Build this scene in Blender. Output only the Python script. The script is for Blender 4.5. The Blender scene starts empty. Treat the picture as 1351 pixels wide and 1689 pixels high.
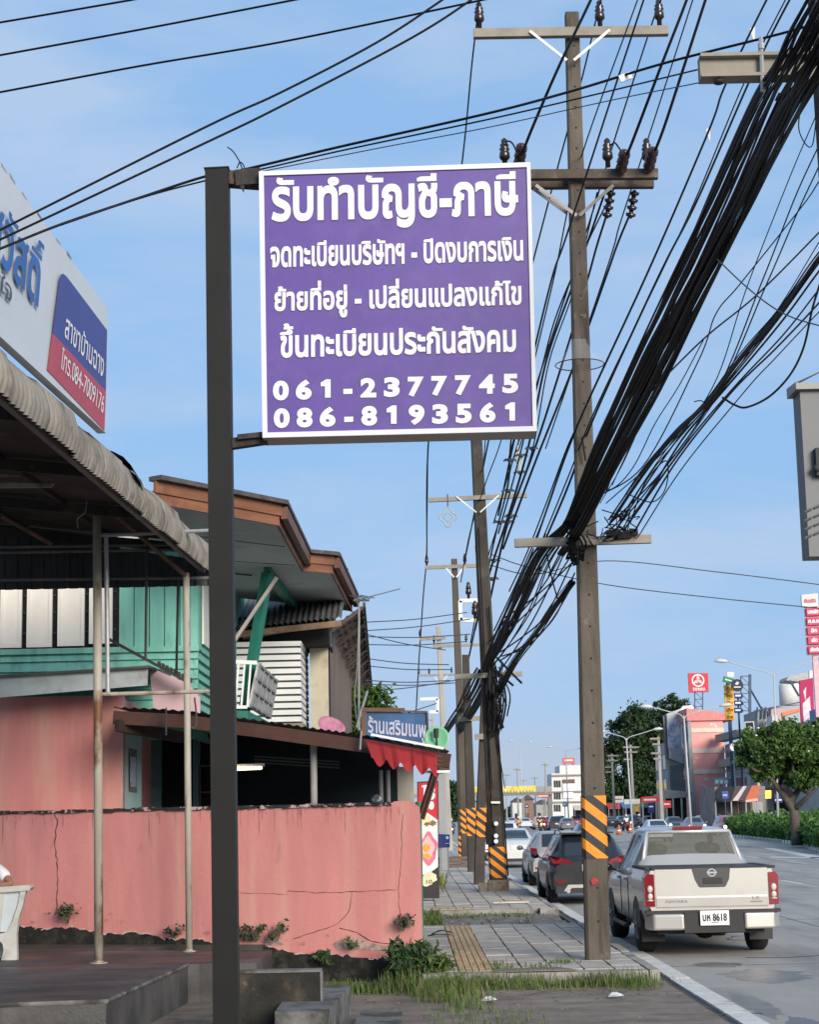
import bpy, math, random
from mathutils import Vector, Matrix
from mathutils.geometry import delaunay_2d_cdt
R = math.radians
random.seed(11)
sc = bpy.context.scene
col = sc.collection

# ------------------------------------------------------------------ camera
F = 2960.0
CX, CY = 675.5, 844.5
PITCH = math.atan((1346 - CY) / F)
ROT = Matrix.Rotation(R(-0.2), 3, 'Z') @ Matrix.Rotation(math.pi / 2 + PITCH, 3, 'X') @ Matrix.Rotation(R(-1.2), 3, 'Z')
EYE = Vector((0, 0, 2.0))
cam = bpy.data.cameras.new('camera')
cam.sensor_fit = 'HORIZONTAL'
cam.sensor_width = 36
cam.lens = 36 * F / 1351
cam.clip_start = 0.1
cam.clip_end = 6000
camera = bpy.data.objects.new('camera', cam)
camera.matrix_world = Matrix.Translation(EYE) @ ROT.to_4x4()
col.objects.link(camera)
sc.camera = camera

# ------------------------------------------------------------------ sky, sun, exposure
SUN_EL, SUN_AZ = R(19), R(154)          # azimuth measured from +Y towards +X: behind and right of the camera
w = bpy.data.worlds.new('World')
sc.world = w
w.use_nodes = True
nt = w.node_tree
bg = nt.nodes['Background']
sky = nt.nodes.new('ShaderNodeTexSky')
sky.sky_type = 'NISHITA'
sky.sun_disc = False
sky.sun_elevation = SUN_EL
sky.sun_rotation = SUN_AZ
sky.air_density = 1.0
sky.dust_density = 0.3
sky.ozone_density = 2.5
tc = nt.nodes.new('ShaderNodeTexCoord')
mp = nt.nodes.new('ShaderNodeMapping')
mp.inputs['Scale'].default_value = (2.0, 2.0, 7)
mp.inputs['Rotation'].default_value = (R(6), R(9), 0)
nz = nt.nodes.new('ShaderNodeTexNoise')
nz.inputs['Scale'].default_value = 2.1
nz.inputs['Detail'].default_value = 7
nz.inputs['Roughness'].default_value = 0.55
nz.inputs['Distortion'].default_value = 0.4
rp = nt.nodes.new('ShaderNodeValToRGB')
rp.color_ramp.elements[0].position = 0.38
rp.color_ramp.elements[0].color = (0, 0, 0, 1)
rp.color_ramp.elements[1].position = 0.62
rp.color_ramp.elements[1].color = (0.75, 0.75, 0.75, 1)
mx = nt.nodes.new('ShaderNodeMix')
mx.data_type = 'RGBA'
mx.inputs[7].default_value = (1.95, 2.5, 3.35, 1)
nt.links.new(tc.outputs['Generated'], mp.inputs['Vector'])
nt.links.new(mp.outputs['Vector'], nz.inputs['Vector'])
nt.links.new(nz.outputs['Fac'], rp.inputs['Fac'])
nt.links.new(rp.outputs['Color'], mx.inputs[0])
# pale veil of haze low over the horizon
sx = nt.nodes.new('ShaderNodeSeparateXYZ')
nt.links.new(tc.outputs['Generated'], sx.inputs[0])
mr = nt.nodes.new('ShaderNodeMapRange')
mr.inputs['From Min'].default_value = 0.0
mr.inputs['From Max'].default_value = 0.55
mr.inputs['To Min'].default_value = 0.96
mr.inputs['To Max'].default_value = 0.8
nt.links.new(sx.outputs['Z'], mr.inputs['Value'])
mh = nt.nodes.new('ShaderNodeMix')
mh.data_type = 'RGBA'
mh.inputs[7].default_value = (1.1, 1.92, 3.15, 1)
nt.links.new(mr.outputs[0], mh.inputs[0])
nt.links.new(sky.outputs['Color'], mh.inputs[6])
nt.links.new(mh.outputs[2], mx.inputs[6])
# a low pinkish bank of cloud just over the roofs
mb2 = nt.nodes.new('ShaderNodeMapRange')
mb2.interpolation_type = 'SMOOTHSTEP'
mb2.inputs['From Min'].default_value = 0.062
mb2.inputs['From Max'].default_value = 0.03
mb2.inputs['To Max'].default_value = 1.0
nt.links.new(sx.outputs['Z'], mb2.inputs['Value'])
mn = nt.nodes.new('ShaderNodeMath')
mn.operation = 'MULTIPLY'
nt.links.new(mb2.outputs[0], mn.inputs[0])
nz2 = nt.nodes.new('ShaderNodeTexNoise')
nz2.inputs['Scale'].default_value = 5
nz2.inputs['Detail'].default_value = 5
mp2 = nt.nodes.new('ShaderNodeMapping')
mp2.inputs['Scale'].default_value = (1, 1, 6)
nt.links.new(tc.outputs['Generated'], mp2.inputs['Vector'])
nt.links.new(mp2.outputs['Vector'], nz2.inputs['Vector'])
nt.links.new(nz2.outputs['Fac'], mn.inputs[1])
mc = nt.nodes.new('ShaderNodeMix')
mc.data_type = 'RGBA'
mc.inputs[7].default_value = (2.15, 2.35, 2.7, 1)
nt.links.new(mn.outputs[0], mc.inputs[0])
nt.links.new(mx.outputs[2], mc.inputs[6])
nt.links.new(mc.outputs[2], bg.inputs['Color'])
bg.inputs['Strength'].default_value = 0.13

sl = bpy.data.lights.new('sun', 'SUN')
sl.energy = 2.5
sl.angle = R(28)
sl.color = (1.0, 0.9, 0.78)
sun = bpy.data.objects.new('sun', sl)
sdir = Vector((math.sin(SUN_AZ) * math.cos(SUN_EL), math.cos(SUN_AZ) * math.cos(SUN_EL), math.sin(SUN_EL)))
sun.rotation_euler = sdir.to_track_quat('Z', 'Y').to_euler()
sun.location = sdir * 50
col.objects.link(sun)
sc.view_settings.view_transform = 'Standard'
sc.view_settings.look = 'None'
sc.view_settings.gamma = 1
sc.view_settings.exposure = 0.95

# ------------------------------------------------------------------ pixel -> world
def ray(px, py):
    return ROT @ Vector(((px - CX) / F, -(py - CY) / F, -1.0))
def at(px, py, Y):
    d = ray(px, py)
    return EYE + d * (Y / d.y)
def gz(px, py, z=0.0):
    d = ray(px, py)
    return EYE + d * ((z - EYE.z) / d.z)
def onpl(px, py, p0, n):
    d = ray(px, py)
    return EYE + d * ((p0 - EYE).dot(n) / d.dot(n))
def V(*a):
    return Vector(a)

# ------------------------------------------------------------------ materials
MATS = {}
def pm(name, c, rough=0.7, var=0.12, scale=3.0, stretch=(1, 1, 1), dirt=None, bump=0.0, metal=0.0, spec=0.4, bscale=None, coat=0.0, dirt2=None):
    if name in MATS:
        return MATS[name]
    m = bpy.data.materials.new(name)
    m.use_nodes = True
    t = m.node_tree
    b = t.nodes['Principled BSDF']
    b.inputs['Roughness'].default_value = rough
    b.inputs['Metallic'].default_value = metal
    b.inputs['Specular IOR Level'].default_value = spec
    b.inputs['Coat Weight'].default_value = coat
    co = t.nodes.new('ShaderNodeTexCoord')
    def noise(sca, stv, det=6):
        mpn = t.nodes.new('ShaderNodeMapping')
        mpn.inputs['Scale'].default_value = stv
        n = t.nodes.new('ShaderNodeTexNoise')
        n.inputs['Scale'].default_value = sca
        n.inputs['Detail'].default_value = det
        n.inputs['Roughness'].default_value = 0.6
        t.links.new(co.outputs['Object'], mpn.inputs['Vector'])
        t.links.new(mpn.outputs['Vector'], n.inputs['Vector'])
        return n
    n1 = noise(scale, stretch)
    r1 = t.nodes.new('ShaderNodeValToRGB')
    r1.color_ramp.elements[0].position = 0.3
    r1.color_ramp.elements[1].position = 0.7
    r1.color_ramp.elements[0].color = tuple(min(1, x * (1 - var)) for x in c) + (1,)
    r1.color_ramp.elements[1].color = tuple(min(1, x * (1 + var)) for x in c) + (1,)
    t.links.new(n1.outputs['Fac'], r1.inputs['Fac'])
    out = r1.outputs['Color']
    for dd in (dirt, dirt2):
        if dd:
            dc, ds, lo, hi = dd[:4]
            n2 = noise(ds, dd[4] if len(dd) > 4 else (1, 1, 1), 8)
            r2 = t.nodes.new('ShaderNodeValToRGB')
            r2.color_ramp.elements[0].position = lo
            r2.color_ramp.elements[1].position = hi
            t.links.new(n2.outputs['Fac'], r2.inputs['Fac'])
            mm = t.nodes.new('ShaderNodeMix')
            mm.data_type = 'RGBA'
            mm.inputs[7].default_value = tuple(dc) + (1,)
            t.links.new(r2.outputs['Color'], mm.inputs[0])
            t.links.new(out, mm.inputs[6])
            out = mm.outputs[2]
    t.links.new(out, b.inputs['Base Color'])
    if bump:
        n3 = noise(bscale or scale * 6, (1, 1, 1), 5)
        bp = t.nodes.new('ShaderNodeBump')
        bp.inputs['Strength'].default_value = bump
        bp.inputs['Distance'].default_value = 0.02
        t.links.new(n3.outputs['Fac'], bp.inputs['Height'])
        t.links.new(bp.outputs['Normal'], b.inputs['Normal'])
    MATS[name] = m
    return m
def glow(name, c, s):
    if name in MATS:
        return MATS[name]
    m = bpy.data.materials.new(name)
    m.use_nodes = True
    b = m.node_tree.nodes['Principled BSDF']
    b.inputs['Base Color'].default_value = tuple(c) + (1,)
    b.inputs['Emission Color'].default_value = tuple(c) + (1,)
    b.inputs['Emission Strength'].default_value = s
    MATS[name] = m
    return m
def wetmat(name, c, c2, lo=0.42, hi=0.6, scale=1.0):
    """dark concrete with smooth wet patches"""
    m = pm(name, c, rough=0.6, var=0.3, scale=2.2, dirt=(c2, 0.9, 0.45, 0.65, (1, 1.4, 1)), bump=0.25, bscale=25)
    t = m.node_tree
    b = t.nodes['Principled BSDF']
    co = t.nodes.new('ShaderNodeTexCoord')
    mpn = t.nodes.new('ShaderNodeMapping')
    mpn.inputs['Scale'].default_value = (0.55, 1.1, 1)
    n = t.nodes.new('ShaderNodeTexNoise')
    n.inputs['Scale'].default_value = scale
    n.inputs['Detail'].default_value = 4
    r = t.nodes.new('ShaderNodeValToRGB')
    r.color_ramp.elements[0].position = lo
    r.color_ramp.elements[0].color = (0.42, 0.42, 0.42, 1)
    r.color_ramp.elements[1].position = hi
    r.color_ramp.elements[1].color = (0.65, 0.65, 0.65, 1)
    t.links.new(co.outputs['Object'], mpn.inputs['Vector'])
    t.links.new(mpn.outputs['Vector'], n.inputs['Vector'])
    t.links.new(n.outputs['Fac'], r.inputs['Fac'])
    t.links.new(r.outputs['Color'], b.inputs['Roughness'])
    return m
def stripes(name, a, c, pitch, ax=(0, 0, 1), duty=0.5, rough=0.5, jitter=0.0, dirt=None):
    """bands of two paints, run across the direction ax in object space"""
    m = pm(name, a, rough=rough, var=0.12, scale=9, dirt=dirt)
    t = m.node_tree
    b = t.nodes['Principled BSDF']
    src = b.inputs['Base Color'].links[0].from_socket
    co = t.nodes.new('ShaderNodeTexCoord')
    dp = t.nodes.new('ShaderNodeVectorMath')
    dp.operation = 'DOT_PRODUCT'
    dp.inputs[1].default_value = ax
    t.links.new(co.outputs['Object'], dp.inputs[0])
    dv = t.nodes.new('ShaderNodeMath'); dv.operation = 'DIVIDE'; dv.inputs[1].default_value = pitch
    fr = t.nodes.new('ShaderNodeMath'); fr.operation = 'FRACT'
    gt = t.nodes.new('ShaderNodeMath'); gt.operation = 'GREATER_THAN'; gt.inputs[1].default_value = duty
    t.links.new(dp.outputs['Value'], dv.inputs[0])
    t.links.new(dv.outputs[0], fr.inputs[0])
    t.links.new(fr.outputs[0], gt.inputs[0])
    mm = t.nodes.new('ShaderNodeMix'); mm.data_type = 'RGBA'
    mm.inputs[7].default_value = tuple(c) + (1,)
    t.links.new(gt.outputs[0], mm.inputs[0])
    t.links.new(src, mm.inputs[6])
    t.links.new(mm.outputs[2], b.inputs['Base Color'])
    return m
def glassm(name, c, rough=0.06):
    return pm(name, c, rough=rough, var=0.1, scale=1.5, spec=0.9)

# ------------------------------------------------------------------ mesh builder
ORI = {}
class MB:
    def __init__(s):
        s.v, s.f, s.m = [], [], []
    def add(s, vs, fs, m=0):
        o = len(s.v)
        s.v += [Vector(p) for p in vs]
        for f in fs:
            s.f.append([i + o for i in f])
            s.m.append(m)
        return s
    def box(s, c, sz, m=0, rot=None):
        c = Vector(c)
        h = Vector(sz) / 2
        ps = []
        for z in (-1, 1):
            for y in (-1, 1):
                for x in (-1, 1):
                    p = Vector((x * h.x, y * h.y, z * h.z))
                    if rot is not None:
                        p = rot @ p
                    ps.append(c + p)
        return s.add(ps, [(0, 2, 3, 1), (4, 5, 7, 6), (0, 1, 5, 4), (2, 6, 7, 3), (0, 4, 6, 2), (1, 3, 7, 5)], m)
    def bx(s, x0, x1, y0, y1, z0, z1, m=0):
        return s.box(((x0 + x1) / 2, (y0 + y1) / 2, (z0 + z1) / 2), (x1 - x0, y1 - y0, z1 - z0), m)
    def beam(s, a, b, wd, ht, m=0, up=(0, 0, 1)):
        a, b = Vector(a), Vector(b)
        d = (b - a)
        L = d.length
        d.normalize()
        sd = d.cross(Vector(up))
        if sd.length < 1e-4:
            sd = d.cross(Vector((1, 0, 0)))
        sd.normalize()
        u = sd.cross(d)
        rot = Matrix((sd, d, u)).transposed()
        return s.box((a + b) / 2, (wd, L, ht), m, rot)
    def prism(s, poly, off, m=0):
        off = Vector(off)
        n = len(poly)
        vs = [Vector(p) for p in poly] + [Vector(p) + off for p in poly]
        fs = [list(range(n)), list(range(2 * n - 1, n - 1, -1))]
        for i in range(n):
            j = (i + 1) % n
            fs.append((i, i + n, j + n, j))
        return s.add(vs, fs, m)
    def quad(s, a, b, c, d, m=0):
        return s.add([a, b, c, d], [(0, 1, 2, 3)], m)
    def tube(s, pts, r, n=6, m=0, caps=True):
        pts = [Vector(p) for p in pts]
        k = len(pts)
        rs = r if isinstance(r, (list, tuple)) else [r] * k
        o = len(s.v)
        prev = None
        for i, p in enumerate(pts):
            t = (pts[min(i + 1, k - 1)] - pts[max(i - 1, 0)])
            if t.length < 1e-9:
                t = Vector((0, 0, 1))
            t.normalize()
            if prev is None:
                a = t.cross(Vector((0, 0, 1)))
                if a.length < 1e-3:
                    a = t.cross(Vector((1, 0, 0)))
            else:
                a = prev - t * prev.dot(t)
            a.normalize()
            prev = a
            b = t.cross(a)
            for j in range(n):
                g = 2 * math.pi * j / n
                s.v.append(p + (a * math.cos(g) + b * math.sin(g)) * rs[i])
        for i in range(k - 1):
            for j in range(n):
                q = (j + 1) % n
                s.f.append([o + i * n + j, o + i * n + q, o + (i + 1) * n + q, o + (i + 1) * n + j])
                s.m.append(m)
        if caps:
            s.f.append([o + j for j in range(n)][::-1]); s.m.append(m)
            s.f.append([o + (k - 1) * n + j for j in range(n)]); s.m.append(m)
        return s
    def cyl(s, a, b, r0, r1=None, n=10, m=0):
        return s.tube([a, b], [r0, r0 if r1 is None else r1], n, m)
    def lathe(s, prof, c, axis=(0, 0, 1), n=12, m=0):
        """prof: (radius, along) pairs turned about an axis through c"""
        c, ax = Vector(c), Vector(axis).normalized()
        a = ax.cross(Vector((0, 0, 1)))
        if a.length < 1e-3:
            a = Vector((1, 0, 0))
        a.normalize()
        b = ax.cross(a)
        o = len(s.v)
        k = len(prof)
        for r, h in prof:
            for j in range(n):
                g = 2 * math.pi * j / n
                s.v.append(c + ax * h + (a * math.cos(g) + b * math.sin(g)) * r)
        for i in range(k - 1):
            for j in range(n):
                q = (j + 1) % n
                s.f.append([o + i * n + j, o + i * n + q, o + (i + 1) * n + q, o + (i + 1) * n + j]); s.m.append(m)
        s.f.append([o + j for j in range(n)][::-1]); s.m.append(m)
        s.f.append([o + (k - 1) * n + j for j in range(n)]); s.m.append(m)
        return s
    def ball(s, c, r, nu=10, nv=6, m=0):
        c = Vector(c)
        r = Vector(r) if isinstance(r, (tuple, list, Vector)) else Vector((r, r, r))
        o = len(s.v)
        for i in range(nv + 1):
            t = math.pi * i / nv
            for j in range(nu):
                g = 2 * math.pi * j / nu
                s.v.append(c + Vector((r.x * math.sin(t) * math.cos(g), r.y * math.sin(t) * math.sin(g), r.z * math.cos(t))))
        for i in range(nv):
            for j in range(nu):
                q = (j + 1) % nu
                s.f.append([o + i * nu + j, o + (i + 1) * nu + j, o + (i + 1) * nu + q, o + i * nu + q]); s.m.append(m)
        return s
    def grid(s, rows, m=0):
        o = len(s.v)
        n = len(rows[0])
        for r in rows:
            s.v += [Vector(p) for p in r]
        for i in range(len(rows) - 1):
            for j in range(n - 1):
                s.f.append([o + i * n + j, o + i * n + j + 1, o + (i + 1) * n + j + 1, o + (i + 1) * n + j]); s.m.append(m)
        return s
    def build(s, name, mats, parent=None, smooth=False):
        me = bpy.data.meshes.new(name)
        if parent is not None:
            o = ORI[parent.name]
        elif s.v:
            xs = [p.x for p in s.v]; ys = [p.y for p in s.v]
            o = Vector(((min(xs) + max(xs)) / 2, (min(ys) + max(ys)) / 2, min(p.z for p in s.v)))
        else:
            o = Vector()
        me.from_pydata([tuple(p - o) for p in s.v], [], s.f)
        if not isinstance(mats, (list, tuple)):
            mats = [mats]
        for mt in mats:
            me.materials.append(mt)
        if len(mats) > 1:
            me.polygons.foreach_set('material_index', s.m)
        if smooth:
            me.polygons.foreach_set('use_smooth', [True] * len(me.polygons))
        me.update()
        ob = bpy.data.objects.new(name, me)
        col.objects.link(ob)
        if parent is not None:
            ob.parent = parent
        else:
            ob.location = o
        ORI[ob.name] = o.copy()
        return ob
def tag(o, label=None, cat=None, group=None, kind=None):
    if label: o['label'] = label
    if cat: o['category'] = cat
    if group: o['group'] = group
    if kind: o['kind'] = kind
    return o
def thing(name, label, cat, loc=(0, 0, 0), group=None):
    o = bpy.data.objects.new(name, None)
    o.empty_display_size = 0.2
    col.objects.link(o)
    o.location = loc
    ORI[o.name] = Vector(loc)
    return tag(o, label, cat, group)
def struct(name, mb, mat, smooth=False):
    return tag(mb.build(name, mat, None, smooth), kind='structure')
def one(name, mb, mat, label, cat, group=None, smooth=False, kind=None):
    return tag(mb.build(name, mat, None, smooth), label, cat, group, kind)
def dup(o, loc=None, rz=None, label=None, parent=None):
    c = o.copy()
    col.objects.link(c)
    if parent is not None:
        c.parent = parent
    if loc is not None: c.location = loc
    if rz is not None: c.rotation_euler = (0, 0, rz)
    if label: c['label'] = label
    for ch in list(o.children):
        dup(ch, parent=c)
    return c
def crom(pts, k=8):
    pts = [Vector(p) for p in pts]
    if len(pts) == 2:
        return [pts[0].lerp(pts[1], i / k) for i in range(k + 1)]
    P = [pts[0] * 2 - pts[1]] + pts + [pts[-1] * 2 - pts[-2]]
    out = []
    for i in range(1, len(P) - 2):
        a, b, c, d = P[i - 1:i + 3]
        for j in range(k):
            t = j / k
            out.append(0.5 * ((2 * b) + (c - a) * t + (2 * a - 5 * b + 4 * c - d) * t * t + (3 * b - a - 3 * c + d) * t ** 3))
    out.append(pts[-1])
    return out

# ------------------------------------------------------------------ lettering
UP_VOWEL = 'ิีึืั'
TONES = '่้๊๋์'
GL = {}
def _splines(body):
    cu = bpy.data.curves.new('letters', 'FONT')
    cu.body = body
    ob = bpy.data.objects.new('letters', cu)
    col.objects.link(ob)
    dg = bpy.context.evaluated_depsgraph_get()
    c2 = ob.evaluated_get(dg).to_curve(dg)
    res = []
    for sp in c2.splines:
        bp = sp.bezier_points
        n = len(bp)
        poly = []
        for i in range(n):
            a, b = bp[i], bp[(i + 1) % n]
            p0, p1, p2, p3 = a.co, a.handle_right, b.handle_left, b.co
            bent = (p1 - p0.lerp(p3, 1 / 3)).length + (p2 - p0.lerp(p3, 2 / 3)).length > 0.004
            k = 4 if bent else 1
            for j in range(k):
                t = j / k
                q = p0 * (1 - t) ** 3 + p1 * 3 * t * (1 - t) ** 2 + p2 * 3 * t * t * (1 - t) + p3 * t ** 3
                if not poly or (Vector((q.x, q.y)) - poly[-1]).length > 1e-4:
                    poly.append(Vector((q.x, q.y)))
        if len(poly) > 2:
            res.append(poly)
    bpy.data.objects.remove(ob)
    bpy.data.curves.remove(cu)
    return res
def _area(p):
    return 0.5 * sum(p[i].x * p[(i + 1) % len(p)].y - p[(i + 1) % len(p)].x * p[i].y for i in range(len(p)))
def _count(ch):
    if ch not in GL:
        GL[ch] = 0 if ch == ' ' else len(_splines(ch))
    return GL[ch]
def letters(body, off):
    """flat letter shapes: list of (verts2d, faces), one per closed outline"""
    sp = _splines(body)
    out = []
    k = 0
    prev = ''
    for ch in body:
        n = _count(ch)
        mine = sp[k:k + n]
        k += n
        lift = 0.0
        if ch in TONES and prev and prev in UP_VOWEL:
            lift = 0.2 + off
        elif ch in TONES and off > 0.03:
            lift = off * 0.6
        elif ch in UP_VOWEL and off > 0.03:
            lift = off * 1.0
        prev = ch
        if not mine:
            continue
        mine = [[Vector((p.x, p.y + lift)) for p in poly] for poly in mine]
        big = max(mine, key=lambda p: abs(_area(p)))
        sg = 1 if _area(big) > 0 else -1
        mine = [_offset(poly, off * sg) for poly in mine]
        vs, es = [], []
        for poly in mine:
            o = len(vs)
            vs += poly
            es += [(o + i, o + (i + 1) % len(poly)) for i in range(len(poly))]
        r = delaunay_2d_cdt(vs, es, [], 0, 1e-5)
        fs = []
        for f in r[2]:
            c = (r[0][f[0]] + r[0][f[1]] + r[0][f[2]]) / 3
            if sum(_wind(c, poly) for poly in mine) * sg > 0:
                fs.append(list(f))
        if fs:
            out.append(([Vector(q) for q in r[0]], fs))
    return out
def _wind(q, p):
    k = 0
    for i in range(len(p)):
        a, b = p[i - 1], p[i]
        if (a.y > q.y) != (b.y > q.y):
            x = a.x + (q.y - a.y) * (b.x - a.x) / (b.y - a.y)
            if x > q.x:
                k += 1 if b.y > a.y else -1
    return k
def _offset(p, d):
    if abs(d) < 1e-6:
        return p
    n = len(p)
    res = []
    for i in range(n):
        a, b, c = p[i - 1], p[i], p[(i + 1) % n]
        e1 = (b - a).normalized(); e2 = (c - b).normalized()
        n1 = Vector((e1.y, -e1.x)); n2 = Vector((e2.y, -e2.x))
        t = n1 + n2
        if t.length < 0.2:
            res.append(b + n1 * d)
            continue
        t.normalize()
        res.append(b + t * (d / max(0.45, t.dot(n1))))
    return res
REF = {}
def text3(mb, body, L, Rt, T, off=0.03, m=0, lift=0.003, ref='บ'):
    """letters from L to Rt along the baseline, T = top of a plain letter above L"""
    if ref not in REF:
        REF[ref] = max(q.y for p in _splines(ref) for q in p)
    hc = REF[ref] + off
    gs = letters(body, off)
    if not gs:
        return
    x0 = min(q.x for g in gs for q in g[0]); x1 = max(q.x for g in gs for q in g[0])
    ux = (Rt - L) / (x1 - x0)
    uy = (T - L) / hc
    nn = ux.cross(uy).normalized()
    for i, (vs, fs) in enumerate(gs):
        mb.add([L + ux * (q.x - x0) + uy * (q.y if q.y < hc else hc + (q.y - hc) * .64) + nn * (lift + 0.0003 * (i % 5)) for q in vs], fs, m)

# ------------------------------------------------------------------ shared materials
M_steel = pm('dark_steel', (0.011, 0.011, 0.0105), rough=0.5, var=0.25, scale=2, spec=.2, dirt=((0.02, 0.018, 0.016), 1.2, 0.5, 0.8, (1, 1, 0.3)), dirt2=((0.035, 0.022, 0.014), 5, 0.66, 0.72, (1, 1, .5)))
M_black = pm('black_cable', (0.0035, 0.0035, 0.0045), rough=0.6, var=0.3, spec=.2)
M_grey_cable = pm('grey_cable', (0.05, 0.055, 0.06), rough=0.6, var=0.3)
M_conc = pm('pole_concrete', (0.1, 0.084, 0.066), rough=0.9, var=0.35, scale=2.2, stretch=(1, 1, 0.35), dirt=((0.035, 0.03, 0.025), 1.7, 0.48, 0.72, (3, 3, 0.4)), bump=0.5, bscale=30, dirt2=((0.2, 0.185, 0.155), 4, 0.6, 0.75, (1, 1, .7)))
M_concd = pm('dark_pole_concrete', (0.05, 0.043, 0.036), rough=0.9, var=0.3, scale=2, stretch=(1, 1, 0.3), dirt=((0.09, 0.08, 0.066), 2, 0.55, 0.75), bump=0.3)
M_concl = pm('pale_concrete', (0.27, 0.245, 0.205), rough=0.85, var=0.15, scale=4, dirt=((0.2, 0.18, 0.15), 3, 0.55, 0.75), bump=0.2)
M_galv = pm('galvanised_steel', (0.33, 0.33, 0.33), rough=0.45, var=0.15, scale=6, metal=0.3)
M_white = pm('white_paint', (0.78, 0.78, 0.77), rough=0.5, var=0.05, scale=3)
M_pipe = pm('rusty_pipe', (0.42, 0.38, 0.31), rough=0.55, var=0.2, scale=5, stretch=(1, 1, 0.25), dirt=((0.16, 0.07, 0.025), 2.2, 0.52, 0.62, (1, 1, 0.5)), dirt2=((0.05, 0.035, 0.025), 3, 0.6, 0.75, (2, 2, 0.5)))
M_insul = pm('brown_porcelain', (0.022, 0.013, 0.011), rough=0.25, var=0.2, spec=0.7)
M_orange = None
# ================================================================== GROUND, ROAD, PAVEMENT
M_soil = pm('soil', (0.09, 0.08, 0.065), rough=0.95, var=0.3, scale=1.5, bump=0.5)
M_road = pm('road_concrete', (0.33, 0.31, 0.275), rough=0.75, var=0.14, scale=0.5, stretch=(2.5, 0.5, 1), dirt=((0.18, 0.17, 0.15), 0.4, 0.48, 0.72, (2.5, 0.4, 1)), bump=0.25, bscale=60, dirt2=((0.4, 0.385, 0.35), 0.9, 0.55, 0.8, (0.6, 2.0, 1)))
M_apron = pm('apron_asphalt', (0.19, 0.155, 0.125), rough=0.95, var=0.35, scale=2.6, dirt=((0.27, 0.235, 0.195), 1.1, 0.5, 0.75, (0.5, 1.6, 1)), bump=0.8, bscale=45, dirt2=((0.2, 0.19, 0.17), 16, 0.66, 0.72))
M_lane = pm('lane_paint', (0.62, 0.61, 0.58), rough=0.6, var=0.12, scale=8, dirt=((0.25, 0.24, 0.22), 4, 0.6, 0.75))
M_tile = pm('paving_tile', (0.4, 0.37, 0.33), rough=0.9, var=0.2, scale=3.3, dirt=((0.27, 0.245, 0.21), 1.3, 0.5, 0.75), bump=0.4, bscale=40)
M_joint = pm('paving_joint', (0.045, 0.043, 0.035), rough=0.95, var=0.4, scale=6, dirt=((0.06, 0.09, 0.03), 3, 0.55, 0.65))
M_tact = pm('tactile_paving', (0.42, 0.31, 0.18), rough=0.9, var=0.15, scale=5, dirt=((0.3, 0.22, 0.14), 4, 0.55, 0.75))
M_kerb = pm('kerb_stone', (0.3, 0.28, 0.25), rough=0.9, var=0.2, scale=3, dirt=((0.1, 0.095, 0.08), 2.5, 0.5, 0.7), bump=0.5)
M_kline = pm('kerb_paint', (0.6, 0.58, 0.53), rough=0.8, var=0.15, scale=6, dirt=((0.25, 0.23, 0.2), 3, 0.55, 0.75), dirt2=((0.12, 0.11, 0.1), 7, 0.62, 0.75))
M_gravel = pm('gravel', (0.2, 0.18, 0.155), rough=0.95, var=0.45, scale=18, bump=1.0, bscale=50, dirt=((0.08, 0.075, 0.06), 2, 0.5, 0.7))

m = MB(); m.quad(V(-3000, -300, -0.06), V(3000, -300, -0.06), V(3000, 5500, -0.06), V(-3000, 5500, -0.06))
struct('ground', m, M_soil)
m = MB(); m.quad(V(3.2, -20, 0), V(34, -20, 0), V(60, 600, 0), V(3.2, 600, 0))
struct('road', m, M_road)
m = MB(); m.quad(V(-9, -20, 0.004), V(3.0, -20, 0.004), V(3.0, 24, 0.004), V(-9, 24, 0.004))
struct('forecourt', m, M_apron)
m = MB(); m.bx(2.96, 3.2, -20, 400, -0.05, -0.005)
struct('gutter', m, pm('gutter_grime', (0.05, 0.047, 0.042), var=0.4, scale=3, dirt=((0.12, 0.11, 0.1), 2, 0.5, 0.7)))
m = MB()
y = -12.0
while y < 330:
    L = 1.9 if y < 60 else 8
    m.bx(3.09 + random.uniform(-.006, .006), 3.33, y, y + L - 0.03, -0.03, 0.02 + random.uniform(-.004, .004)); y += L
struct('kerb_line', m, M_kline)
# slab joints, cracks and stains of the concrete road
M_rj = pm('road_joint_tar', (.06, .058, .054), rough=.8, var=.4, scale=3)
m = MB()
for x in (6.95, 10.7, 14.3): m.bx(x - .012, x + .012, -10, 260, -.02, .0025)
y = 14.6
while y < 200:
    m.bx(3.36, 18, y - .012, y + .012, -.02, .0022); y += 9.5
struct('road_joint', m, M_rj)
m = MB(); rq = random.Random(31)
for _ in range(9):
    p_ = V(rq.uniform(3.4, 8.5), rq.uniform(15, 45), .0035); g = rq.uniform(0, 6.28); P_ = [p_]
    for k in range(rq.randint(8, 26)):
        g += rq.gauss(0, .5); p_ = p_ + V(math.cos(g), math.sin(g), 0) * rq.uniform(.06, .16); P_.append(p_)
    m.tube(P_, .006, 3)
struct('road_crack', m, M_rj)
M_oil = pm('oil_stain', (.13, .12, .11), rough=.45, var=.3, scale=3)
for cx_, cy_, rx_, ry_ in ((4.3, 22.5, .5, .9), (3.55, 19.2, .16, 1.2), (3.7, 17.2, .2, .8), (4.5, 37, .35, .9), (5.6, 20.6, .1, .18), (5.0, 18.4, .07, .1), (4.0, 24.2, .3, .4)):
    m = MB(); ps = [V(cx_ + rx_ * (1 + rq.gauss(0, .13)) * math.cos(g), cy_ + ry_ * (1 + rq.gauss(0, .13)) * math.sin(g), .0016) for g in [2 * math.pi * i / 40 for i in range(40)]]
    m.add(ps, [list(range(40))]); struct('oil_stain', m, M_oil)
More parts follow.
